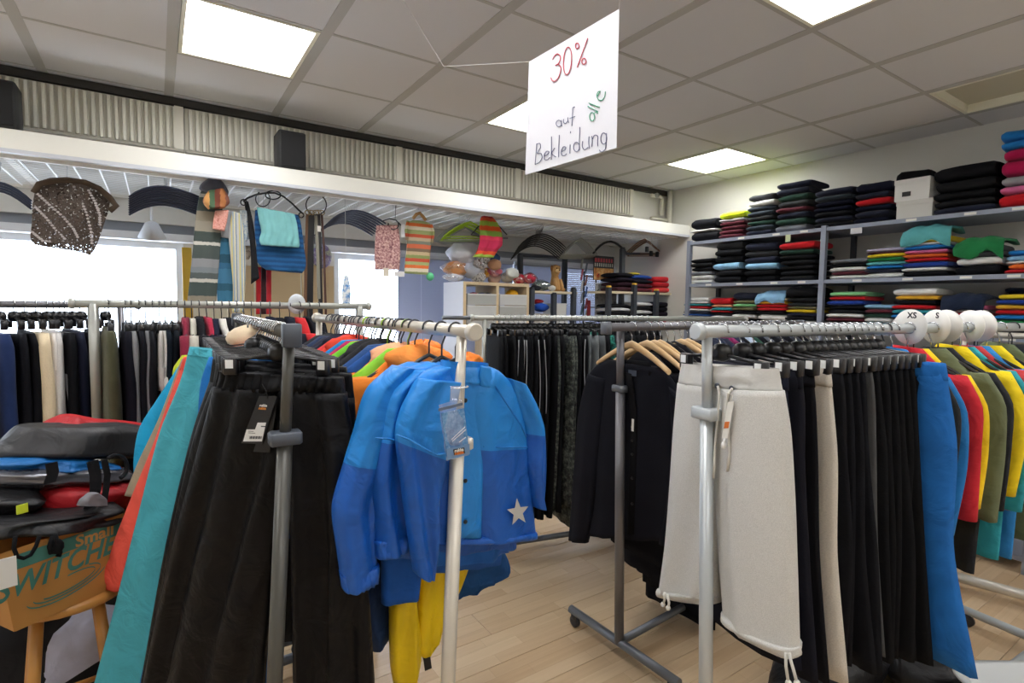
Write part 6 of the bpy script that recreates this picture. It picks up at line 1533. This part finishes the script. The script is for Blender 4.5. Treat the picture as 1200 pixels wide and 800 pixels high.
heap_stack(741, 765, 322, [('#1c3f86', 'blue folded shirt'), ('#1a1a24', 'black folded shirt'), ('#4a1424', 'burgundy folded shirt'), ('#5a1a2a', 'maroon folded shirt')], 'the middle heap on the post rack', 310, YR+.03, zR, .25)
heap_stack(766, 791, 324, [('#c8202c', 'bright red folded sports shirt'), ('#b81c28', 'red folded sports shirt'), ('#d23a3c', 'light red folded sports shirt')], 'the red heap on the post rack', 320, YR+.03, zR, .25)
p = yplane(745, 321, YR+.1); o = build('folded_shirt', lump(.05, 77, (1.4, 1, .3)), fabric('#d9c23a'), None, (0, 0, 0)); o.location = (float(p[0]), YR+.13, float(at_y(750, 321, YR+.1)[2])); tag(o, 'yellow shirt on top of the middle heap of the post rack', 'folded clothes')
zR2 = zR-.36
heap_stack(716, 741, 356, [('#1a1a1d', 'black folded shirt'), ('#cfd0d2', 'white folded shirt'), ('#17171a', 'black folded shirt'), ('#c9cacc', 'white folded shirt'), ('#1a1a1d', 'black folded shirt'), ('#bfc0c4', 'pale folded shirt')], 'the striped pile by the first post', 330, YR+.03, zR2)
heap_stack(743, 767, 354, [('#dcdcdc', 'white folded shirt'), ('#1a1a1d', 'black folded shirt'), ('#d6d6d6', 'white folded shirt'), ('#19191c', 'black folded shirt'), ('#cccccc', 'white folded shirt'), ('#17171a', 'black folded shirt')], 'the striped pile before the second post', 340, YR+.03, zR2)
heap_stack(770, 791, 354, [('#1c1a24', 'dark folded shirt'), ('#1a1a20', 'black folded shirt'), ('#221c26', 'dark plum folded shirt'), ('#181820', 'black folded shirt'), ('#7a1f2c', 'red folded shirt')], 'the dark pile by the last post', 350, YR+.03, zR2)
# postcard stand with cards and a poster
YS = 4.25
p = yplane(690, 340, YS)
t = thing('card_stand', 'black wire card stand packed with upright cards beside the poster', 'stand', (float(p[0]), YS, 0))
x0 = X(684, YS); x1 = X(698, YS); zt = float(at_y(686, 318, YS)[2])
build('wire_frame', MB().tube([(x0, YS, 0), (x0, YS, zt)], .008, 6), BW, t)
build('wire_frame', MB().tube([(x1, YS, 0), (x1, YS, zt+.12)], .008, 6), BW, t)
for k in range(5): build('wire_shelf', MB().tube([(x0-.05, YS-.05, zt-.02-.16*k), (x0, YS, zt-.05-.16*k), (x1, YS, zt-.05-.16*k), (x1, YS-.05, zt-.02-.16*k)], .005, 5), BW, t)
cols = ['#8b8f8c', '#5d6a7a', '#a23c40', '#7a4a3a', '#b5b0a4', '#3d5a8c', '#6b6f70', '#933a34', '#46606a', '#a58f6a']
for k in range(10):
    px = 682+(k % 2)*5; py = 308+k*6.8
    q = yplane(px, py, YS-.04); o = build('greeting_card', MB().obox(q, (.022, .012, 0), (.0005, -.001, 0), (0, -.012, .055)), plain(cols[k], .5), None, q); tag(o, 'greeting card in the wire card stand, %s from the top' % ordinal(k+1), 'card', 'cards in the card stand')
q0, q1 = yplane(696, 299, YS-.02), yplane(719, 329, YS-.02)
t = thing('poster', 'small poster with red letters on dark and an orange house picture', 'poster', (q0+q1)/2)
W_ = float(q1[0]-q0[0]); Hh = float(q0[2]-q1[2]); x0, z1 = float(q0[0]), float(q0[2]); yy = YS-.02
build('board', MB().box((x0, yy, z1-Hh), (x0+W_, yy+.006, z1)), plain('#2d3338', .5), t)
build('picture_panel', MB().box((x0+.006, yy-.0015, z1-Hh+.004), (x0+W_-.006, yy-.0002, z1-Hh*.50)), speckle('#9a5a34', '#c08a52', '#d9b27a', 14, name='house_picture'), t)
build('orange_shape', MB().ball((x0+W_*.22, yy-.002, z1-Hh*.80), .022, 10, squash=(1, .1, 1)), plain('#c2562c', .5), t)
rb_ = MB()
for k in range(7): rb_.box((x0+W_*(.06+.13*k), yy-.0012, z1-Hh*.26), (x0+W_*(.145+.13*k), yy-.0002, z1-Hh*.10))
build('red_letters', rb_, plain('#c24a58', .5), t)
bb = MB()
for k in range(9): bb.box((x0+W_*(.05+.105*k), yy-.0012, z1-Hh*.44), (x0+W_*(.10+.105*k), yy-.0002, z1-Hh*.30))
build('pale_bars', bb, plain('#c9d2ce', .5), t)
q0, q1 = yplane(698, 331, YS-.01), yplane(722, 374, YS-.01)
t = thing('newspaper_sheet', 'grey printed sheet hanging below the small poster', 'paper', (q0+q1)/2)
build('sheet', MB().box((float(q0[0]), YS-.01, float(q1[2])), (float(q1[0]), YS-.006, float(q0[2]))), speckle('#8f9190', '#a7a8a6', '#6d7072', 45, name='grey_print'), t)
o = build('blue_figure_card', MB().obox(yplane(706, 364, YS-.05), (.028, 0, 0), (0, .002, 0), (0, 0, .06)), plain('#235a9c', .5), None, yplane(706, 366, YS-.05)); tag(o, 'dark blue card before the grey sheet', 'card')
o = build('red_card', MB().obox(yplane(690, 362, YS-.06), (.022, 0, 0), (0, .002, 0), (0, 0, .09)), plain('#8c3234', .5), None, yplane(690, 366, YS-.06)); tag(o, 'dark red card low in the wire card stand', 'card')

# ================================================================== paper sign hung from the ceiling
ds = 1.62
TL_, BL_, TR_, BR_ = pt(620, 72.5, ds), None, None, None
pa, pb_ = pt(620, 72.5, 1.52), pt(725, 10, 1.40)
ps = Plane(pa, pb_)
c4 = [ps.at(615.5, 205), ps.at(722.5, 173), ps.at(725.5, 10.5), ps.at(620, 72.5)]
mbq = MB(); nx, nz = 10, 10; vs = []
for s_ in (0, 1):
    for j in range(nz+1):
        for i in range(nx+1):
            u, v = i/nx, j/nz
            q = (c4[0]*(1-u)+c4[1]*u)*(1-v)+(c4[3]*(1-u)+c4[2]*u)*v
            vs.append(q+ps.n*(-.0012*s_))
st_ = (nx+1)*(nz+1); fs = []
for j in range(nz):
    for i in range(nx):
        a = j*(nx+1)+i; fs.append((a, a+1, a+nx+2, a+nx+1)); fs.append((st_+a, st_+a+nx+1, st_+a+nx+2, st_+a+1))
for i in range(nx):
    fs.append((i, st_+i, st_+i+1, i+1)); a = nz*(nx+1)+i; fs.append((a, a+1, st_+a+1, st_+a))
for j in range(nz):
    a = j*(nx+1); fs.append((a, a+nx+1, st_+a+nx+1, st_+a)); a += nx; fs.append((a, st_+a, st_+a+nx+1, a+nx+1))
mbq.add(vs, fs)
t = thing('paper_sign', 'white paper sign with handwritten discount hung from the ceiling', 'sign', (c4[0]+c4[1])/2)
build('sheet', mbq, plain('#dcdde4', .7), t)
def pen(strokes, col, nm, r=.0021):
    mb = MB()
    for s_ in strokes:
        P = [ps.at(x, y, .0022) for x, y in s_]
        if len(P) > 2:
            st_ = np.concatenate([[0], np.cumsum([np.linalg.norm(b_-a)+1e-6 for a, b_ in zip(P[:-1], P[1:])])]); P = list(cubic(st_, np.array(P), np.linspace(0, st_[-1], 4*len(P))))
        mb.strap(P, r*2, .0008, V([0, 0, 1.0])) if False else mb.tube(P, r*.6, 6)
    build(nm, mb, plain(col, .6), t)
def Z1(pts): return [(610+x/8, 5+y/8) for x, y in pts]
def Z2(pts): return [(610+x/6.958, 95+y/6.957) for x, y in pts]
def loop(cx, cy, rx, ry, a0=0, a1=6.6, n=14, sk=0): return [(cx+rx*math.cos(a)+sk*math.sin(a), cy+ry*math.sin(a)) for a in np.linspace(a0, a1, n)]
RED, GRNP, BLU = '#c24652', '#1f9a72', '#4a5078'
pen([Z1([(300, 518), (320, 480), (345, 464), (370, 480), (372, 520), (355, 555), (325, 575), (355, 565), (378, 590), (372, 640), (352, 690), (320, 722), (295, 712), (285, 688)]),
     Z1(loop(440, 530, 38, 130, -1.6, 4.8, 18, -8)), Z1(loop(531, 390, 17, 26)), Z1(loop(594, 535, 20, 28)), Z1([(630, 318), (600, 400), (560, 510), (530, 592)])], RED, 'lettering_thirty_percent', .0022)
pen([Z2(loop(312, 345, 22, 26, -.6, 5.6)), Z2([(333, 318), (332, 345), (338, 368)]), Z2([(350, 310), (352, 338), (368, 345), (384, 325)]), Z2([(385, 296), (386, 320), (394, 340)]),
     Z2([(442, 210), (428, 215), (424, 250), (422, 300), (418, 365)]), Z2([(400, 305), (425, 295), (444, 288)])], BLU, 'lettering_auf', .0016)
pen([Z2(loop(583, 290, 20, 34, -.3, 5.9)), Z2([(600, 262), (618, 250), (630, 262)]), Z2([(548, 205), (590, 228), (630, 248)]), Z2([(556, 178), (600, 198), (646, 212)]),
     Z2([(622, 128), (640, 100), (650, 82), (632, 88), (622, 118), (634, 150), (662, 158), (684, 130), (692, 85)])], GRNP, 'lettering_alle', .0018)
pen([Z2([(132, 510), (126, 590), (118, 680)]), Z2([(128, 515), (158, 508), (162, 540), (135, 590), (168, 590), (176, 620), (155, 660), (118, 680)]),
     Z2([(190, 612), (222, 596), (232, 575), (212, 572), (194, 600), (198, 640), (220, 640), (240, 620)]), Z2([(252, 452), (252, 540), (250, 640)]), Z2([(278, 545), (254, 590), (288, 618)]), Z2([(316, 440), (312, 520), (310, 620)]),
     Z2([(334, 575), (362, 560), (370, 540), (352, 535), (335, 560), (340, 605), (362, 605), (375, 590)]), Z2([(404, 518), (402, 560), (401, 590)]), Z2([(408, 410), (407, 424)]),
     Z2(loop(456, 536, 24, 38, -.9, 5.2)), Z2([(484, 375), (480, 470), (478, 565)]), Z2([(506, 490), (504, 535), (522, 560), (552, 540)]), Z2([(558, 452), (556, 510), (562, 548)]),
     Z2([(582, 448), (584, 500), (580, 535)]), Z2([(583, 478), (605, 440), (626, 445), (628, 500), (630, 530)]), Z2(loop(678, 468, 24, 46, -.6, 5.4)), Z2([(700, 425), (698, 500), (690, 555), (660, 578), (642, 562)])], BLU, 'lettering_bekleidung', .0017)
thr = plain('#e8e8ea', .4)
build('hanging_thread', MB().tube([c4[3], pt(520, 78, 1.75)+V([0, 0, .0]), V([*pt(470, 60, 2.2)[:2], CEIL])], .0008, 4), thr, t)
build('hanging_thread', MB().tube([c4[2], V([c4[2][0]+.05, c4[2][1]+.02, CEIL])], .0008, 4), thr, t)

# ================================================================== carton on a stool with heaped bags
pk = Plane(at_z(62, 712, .64), at_z(62, 712, .64)+V([.80, .52, 0]))
bl, br = pk.at(13, 727), pk.at(140, 698); tl, tr = pk.at(-16, 648), pk.at(150, 610)
zb_ = float((bl[2]+br[2])/2); zt_ = zb_+.235
o0 = pk.at(15, 712); ux = pk.u; back = -pk.n
if ux@RH < 0: ux = -ux
wb = .52
orig = V([o0[0], o0[1], zb_])
CARD = plain('#b07c3c', .75, bump=.1, scale=80); CARDD = plain('#8f632e', .8); TEALP = plain('#3f7a70', .75)
t = thing('cardboard_carton', 'brown clothing carton with teal lettering standing on a wooden stool', 'box', orig+ux*.2+back*.18)
def cbox(a0, a1, b0, b1, z0, z1): return MB().obox(orig+ux*((a0+a1)/2)+back*((b0+b1)/2)+V([0, 0, (z0+z1)/2-zb_]), ux*(a1-a0)/2, back*(b1-b0)/2, V([0, 0, (z1-z0)/2]))
fl_ = -.045
mbx = MB(); cs = []
for dz, gr in ((0, 0), (zt_-zb_, .022)):
    cs.append([orig+ux*(0-gr*1.6)+back*(-gr)+V([0, 0, dz]), orig+ux*(wb)+back*(-gr)+V([0, 0, dz]), orig+ux*(wb)+back*(.34+gr)+V([0, 0, dz]), orig+ux*(-gr*1.6)+back*(.34+gr)+V([0, 0, dz])])
mbx.loft(cs, smooth=False, cap1=False)
ins = [[p+V([0, 0, -.003])+(np.mean(c, axis=0)-p)*.02 for p in c] for c in cs[::-1]]
mbx.loft([cs[1], ins[0]], smooth=False, cap0=False, cap1=False); mbx.loft(ins, smooth=False, cap0=False)
build('carton_body', mbx, CARD, t)
upv = unit(cs[1][0]-cs[0][0]); fn = unit(np.cross(ux, upv)); fn = fn if fn@FH < 0 else -fn
upf = unit(np.cross(fn, ux)); upf = upf if upf[2] > 0 else -upf
f0 = cs[0][0]
fp = lambda x, y, off=.0012: f0+ux*x+upf*y+fn*off
def on_face(x0, x1, y0, y1, th_, mat_, nm):
    return build(nm, MB().obox(fp((x0+x1)/2, (y0+y1)/2, .0008+th_/2), ux*(x1-x0)/2, upf*(y1-y0)/2, fn*th_/2), mat_, t)
def face_xy(x, y):
    q = at_plane(x, y, f0, fn); return float((q-f0)@ux), float((q-f0)@upf)
a_ = face_xy(52, 652); b2_ = face_xy(128, 632)
stx0, sty0 = face_xy(4, 660); stx1, sty1 = face_xy(128, 630); _, sth = face_xy(100, 645)
hb = abs(face_xy(90, 626)[1]-face_xy(90, 642)[1])
ym = face_xy(90, 634)[1]
on_face(-.01, wb-.002, ym-hb/2, ym+hb/2, .0004, TEALP, 'teal_band')
sx, sy = face_xy(106, 632); sz = .050
build('lettering', place(text_mesh('Small', sz, .0002, .0012), fp(sx+.012, ym-.002, .0016), ux, upf), plain('#b98a4a', .75), t)
lx, ly = face_xy(10, 681); rx_, ry_ = face_xy(128, 655)
wd_ = text_mesh('SWITCHER', .088, .0002, .002, shear=.25)
w_now = max(v[0] for v in wd_.v)-min(v[0] for v in wd_.v)
lx = face_xy(-6, 690)[0]; xr_ = face_xy(131, 662)[0]; need = (xr_-lx)*8/6.85
wd_.v = [((v[0]-min(q[0] for q in wd_.v))*need/w_now, v[1]+.012*math.sin(v[0]*6), v[2]) for v in wd_.v]
yl_ = face_xy(70, 664)[1]
build('lettering', place(wd_, fp(lx, yl_, .0012), ux, upf), TEALP, t)
cx_, cy_ = face_xy(80, 682)
sw_ = MB()
for (rx2, ry2, a0, a1) in ((.085, .030, -3.0, .9), (.070, .022, -2.6, 1.6), (.10, .040, 3.3, 6.0)):
    sw_.strap([fp(cx_+rx2*math.cos(a), cy_+ry2*math.sin(a)+.15*rx2*math.cos(a), .0014) for a in np.linspace(a0, a1, 18)], .004, .0004, upf)
build('swoosh_mark', sw_, TEALP, t)
# stool
sc_ = orig+ux*.20+back*.15
STW = plain('#b8823f', .4)
t = thing('stool', 'round wooden stool under the teal lettered carton', 'stool', V([sc_[0], sc_[1], 0]))
zs = zb_-.001
build('seat', MB().lathe([(.13, zs-.03), (.165, zs-.026), (.17, zs-.012), (.166, zs), (.01, zs)], V([sc_[0], sc_[1], 0]), 28), STW, t)
for k in range(4):
    a = k*math.pi/2+.35+YAW; dx, dy = math.cos(a), math.sin(a)
    build('leg', MB().tube([(sc_[0]+dx*.10, sc_[1]+dy*.10, zs-.03), (sc_[0]+dx*.17, sc_[1]+dy*.17, 0.0)], [.016, .018], 10), STW, t)
for zz, rr_ in ((.22, .155),):
    for k in range(4):
        a, a2 = k*math.pi/2+.35+YAW, (k+1)*math.pi/2+.35+YAW
        build('rung', MB().tube([(sc_[0]+rr_*math.cos(a), sc_[1]+rr_*math.sin(a), zz), (sc_[0]+rr_*math.cos(a2), sc_[1]+rr_*math.sin(a2), zz)], .009, 8), STW, t)
# heaped bags in and over the carton
def bag_sheet(name, label, d, rows_, mt, t_=.16, seed=0, amp=.012, wave=.16, cat='bag', n=34, m=20, crinkle=0.0, parts=()):
    pl_ = Plane(pt(60, 560, d), pt(60, 560, d)+ux)
    tt = thing(name, label, cat, pl_.at((rows_[0][0]+rows_[0][2])/2, rows_[-1][1]))
    L, R = pl_.rows(rows_, -t_/2); m_ = len(rows_)
    ts = [t_*(.35 if i in (0, m_-1) else 1) for i in range(m_)]
    build('body', cloth(L, R, pl_.n, t=t_, ts=ts, amp=amp, wave=wave, n=n, m=m, seed=seed, grow=.2, crinkle=crinkle), mt, tt)
    return tt, pl_
BAGB = fabric('#19191b', kind='shell', rough=.5); BAGG = fabric('#2b2b2d', kind='shell', rough=.5)
REDF = fabric('#b4121c', kind='shell', rough=.55); BLUF = fabric('#1268ac', kind='shell', rough=.5)
d0 = 1.62
bag_sheet('red_jacket', 'red jacket folded over the top of the bag heap', d0+.12, [(74, 486, 86, 485), (60, 496, 112, 490), (50, 504, 164, 496), (48, 520, 172, 512), (60, 535, 170, 530)], REDF, .20, 201, cat='jacket')
bag_sheet('black_bag', 'black nylon bag lying across the heap below the red jacket', d0+.02, [(28, 500, 46, 499), (16, 508, 164, 500), (6, 518, 168, 508), (-8, 530, 166, 528), (-14, 540, 160, 535)], BAGG, .24, 202, wave=.3)
bag_sheet('blue_jacket', 'blue jacket edge pinched between black bags', d0, [(6, 532, 84, 527), (-14, 538, 96, 534), (-20, 548, 130, 544), (-10, 556, 126, 552)], BLUF, .26, 203, amp=.016, cat='jacket')
SILV = plain('#77787e', .22, .55, 'shiny_nylon', bump=1.0, scale=30)
bag_sheet('shiny_bag', 'shiny silver-black sports bag with webbing straps in the heap', d0-.03, [(-10, 546, 104, 540), (-24, 553, 140, 546), (-28, 562, 146, 556), (-24, 574, 142, 568)], SILV, .28, 204, amp=.010, crinkle=.004)
bag_sheet('black_bag', 'flat black bag at the heap edge cut by the frame', d0-.04, [(-50, 566, 36, 566), (-56, 585, 40, 580), (-50, 612, 40, 605)], BAGB, .26, 205)
bag_sheet('red_bag', 'red sports bag with black straps above the carton', d0-.05, [(40, 562, 146, 556), (34, 572, 150, 566), (32, 590, 152, 584), (34, 606, 150, 600)], fabric('#a30f1a', kind='shell', rough=.6), .30, 206, amp=.010)
tt, plb = bag_sheet('black_bag', 'slack black drawstring bag spilling over the carton rim', d0-.14, [(92, 591, 126, 584), (56, 599, 132, 591), (4, 606, 134, 597), (-36, 615, 132, 603), (-40, 624, 112, 609), (-36, 632, 60, 621)], BAGB, .26, 207, amp=.016)
build('drawstring', MB().tube([plb.at(x, y, .03) for x, y in ((18, 628), (16, 642), (20, 652), (28, 654), (36, 650), (42, 640), (46, 628))], .005, 7), fabric('#101012', kind='knit'), tt)
build('drawstring_knot', MB().ball(plb.at(66, 640, .03), .022, 10, squash=(.8, .6, 1)).tube([plb.at(64, 626, .03), plb.at(66, 636, .035), plb.at(70, 648, .03), plb.at(68, 652, .03)], .007, 7).tube([plb.at(62, 628, .03), plb.at(58, 640, .035), plb.at(60, 648, .03)], .006, 7), fabric('#101012', kind='knit'), tt)
WEB = fabric('#222224', kind='woven')
pw = Plane(pt(60, 560, d0-.12), pt(60, 560, d0-.12)+ux)
for k, (pts, w_, lb) in enumerate((([(108, 540), (112, 556), (112, 574), (106, 592), (98, 606)], .032, 'broad black webbing strap hanging over the red bag'), ([(122, 538), (126, 556), (124, 575), (122, 590)], .018, 'narrow black webbing strap beside the broad one'), ([(60, 542), (62, 554), (58, 566)], .030, 'short black webbing strap over the shiny bag'))):
    o = build('webbing_strap', MB().strap([pw.at(x, y, (-.05, -.05, -.075)[k]) for x, y in pts], w_, .003, ux), WEB, None, pw.at(*pts[0])); tag(o, lb, 'strap')
o = build('webbing_strap', MB().tube([pw.at(136+13*math.cos(a), 547+14*math.sin(a)) for a in np.linspace(-2.4, 1.2, 14)], .006, 6), WEB, None, pw.at(136, 545)); tag(o, 'looped thin black cord at the heap end', 'strap')
o = build('mesh_pouch', sheet(pw, [(104, 578, 114, 577), (94, 585, 124, 584), (90, 592, 126, 592)], t=.03, amp=.006, seed=9), plain('#77777c', .6), None, pw.at(104, 594)); tag(o, 'grey mesh pouch on the red bag', 'pouch')
q = pw.at(-6, 664, .14)
t = thing('price_tag', 'white paper tag hanging over the carton edge at the picture border', 'tag', q)
build('paper', MB().obox(q+fn*.05, unit(ux+V([0, 0, -.1]))*.020, V([0, 0, .036]), fn*.0008), plain('#dedcd6', .6), t)
q = pw.at(26, 596, .02); o = build('strap_tab', MB().obox(q, ux*.012, V([0, 0, .012]), pw.n*.002), plain('#c6d42c', .6), None, q); tag(o, 'neon yellow tab on the black bag', 'tab')
# dark coat and white bag on the floor below the carton
o = build('dark_coat', lump(.26, 91, (1.6, 1.0, 1.0), rough=.14), fabric('#141519', kind='shell'), None, (0, 0, 0)); q = at_z(150, 800, .25); o.location = (float(q[0])-.25, float(q[1])+.45, .24); tag(o, 'dark coat heap on the floor behind the stool', 'coat')
o = build('white_sack', lump(.24, 92, (1.7, .9, .9), rough=.12), fabric('#b9bdd2', kind='shell'), None, (0, 0, 0)); q = at_z(40, 790, .3); o.location = (float(q[0])+.02, float(q[1])+.25, .2); tag(o, 'pale bluish sack on the floor under the stool', 'sack')

# ================================================================== floor heap and tub at the lower edge
BB = fabric('#0e0e10', kind='shell', rough=.45)
for k, (x, y, r, sq, lb) in enumerate(((1052, 752, .17, (1.3, 1, .85), 'large black bag humped on the floor under the trousers'), (985, 772, .16, (1.4, 1, .6), 'black soft bag flattened before the humped one'), (1090, 778, .15, (1.3, 1, .7), 'black leather bag with chrome zip on the floor'), (945, 788, .12, (1.4, 1, .6), 'small black bag beside the grey trousers hem'))):
    p = at_z(x, y, .12); mb = lump(r, 60+k, sq, rough=.10); zmin = min(v[2] for v in mb.v)
    tt = thing('black_bag', lb, 'bag', (float(p[0]), float(p[1]), 0))
    loc = V([p[0], p[1], -zmin])
    mb.v = [tuple(V(v)+loc) for v in mb.v]; build('body', mb, BB, tt)
    if k in (0, 2):
        zp = MB(); P = [loc+V([-.10+.02*i, -.14*sq[1]+.01*i, .06+.012*i]) for i in range(9)]
        zp.tube(P, .004, 6); build('zip', zp, plain('#b9bcc0', .25, .9), tt)
        hd_ = MB().tube([loc+V([-.08+.16*u, -.05, r*sq[2]*.8+.08*math.sin(math.pi*u)]) for u in np.linspace(0, 1, 11)], .010, 8); build('handle', hd_, plain('#121214', .35), tt)
# white tub
c0_ = at_z(1125, 786, .30); dirx, diry = RH, FH
t = thing('plastic_tub', 'white plastic tub at the bottom frame edge with white cloth inside', 'tub', V([*(c0_+RH*.28-FH*.16)[:2], 0]))
cc = c0_+RH*.30-FH*.15
rings = []
for z, sx_, sy_ in ((.0, .25, .14), (.02, .27, .16), (.28, .31, .19), (.29, .33, .21), (.30, .33, .21), (.30, .305, .185), (.03, .265, .155)):
    ring = []
    for a in np.linspace(0, 2*math.pi, 32, endpoint=False):
        c_, s_ = math.cos(a), math.sin(a); x_ = math.copysign(abs(c_)**.35, c_)*sx_; y_ = math.copysign(abs(s_)**.35, s_)*sy_
        ring.append(V([cc[0], cc[1], z])+RH*x_+FH*y_)
    rings.append(ring)
build('tub_shell', MB().loft(rings), plain('#d9dcdc', .35), t)
o = build('white_cloth', lump(.13, 71, (1.4, .9, .8), rough=.16), fabric('#d4d3d6', kind='fleece'), None, (0, 0, 0)); o.location = (float(cc[0]+RH[0]*.06), float(cc[1]+RH[1]*.06), .21); tag(o, 'white crumpled cloth lying in the plastic tub', 'cloth')

for p_ in (P_CLIP, P_CLIPK, P_COATK, P_COATS, P_LIME, P_WOOD, P_COATS3, P_CLIPN): drop(p_)
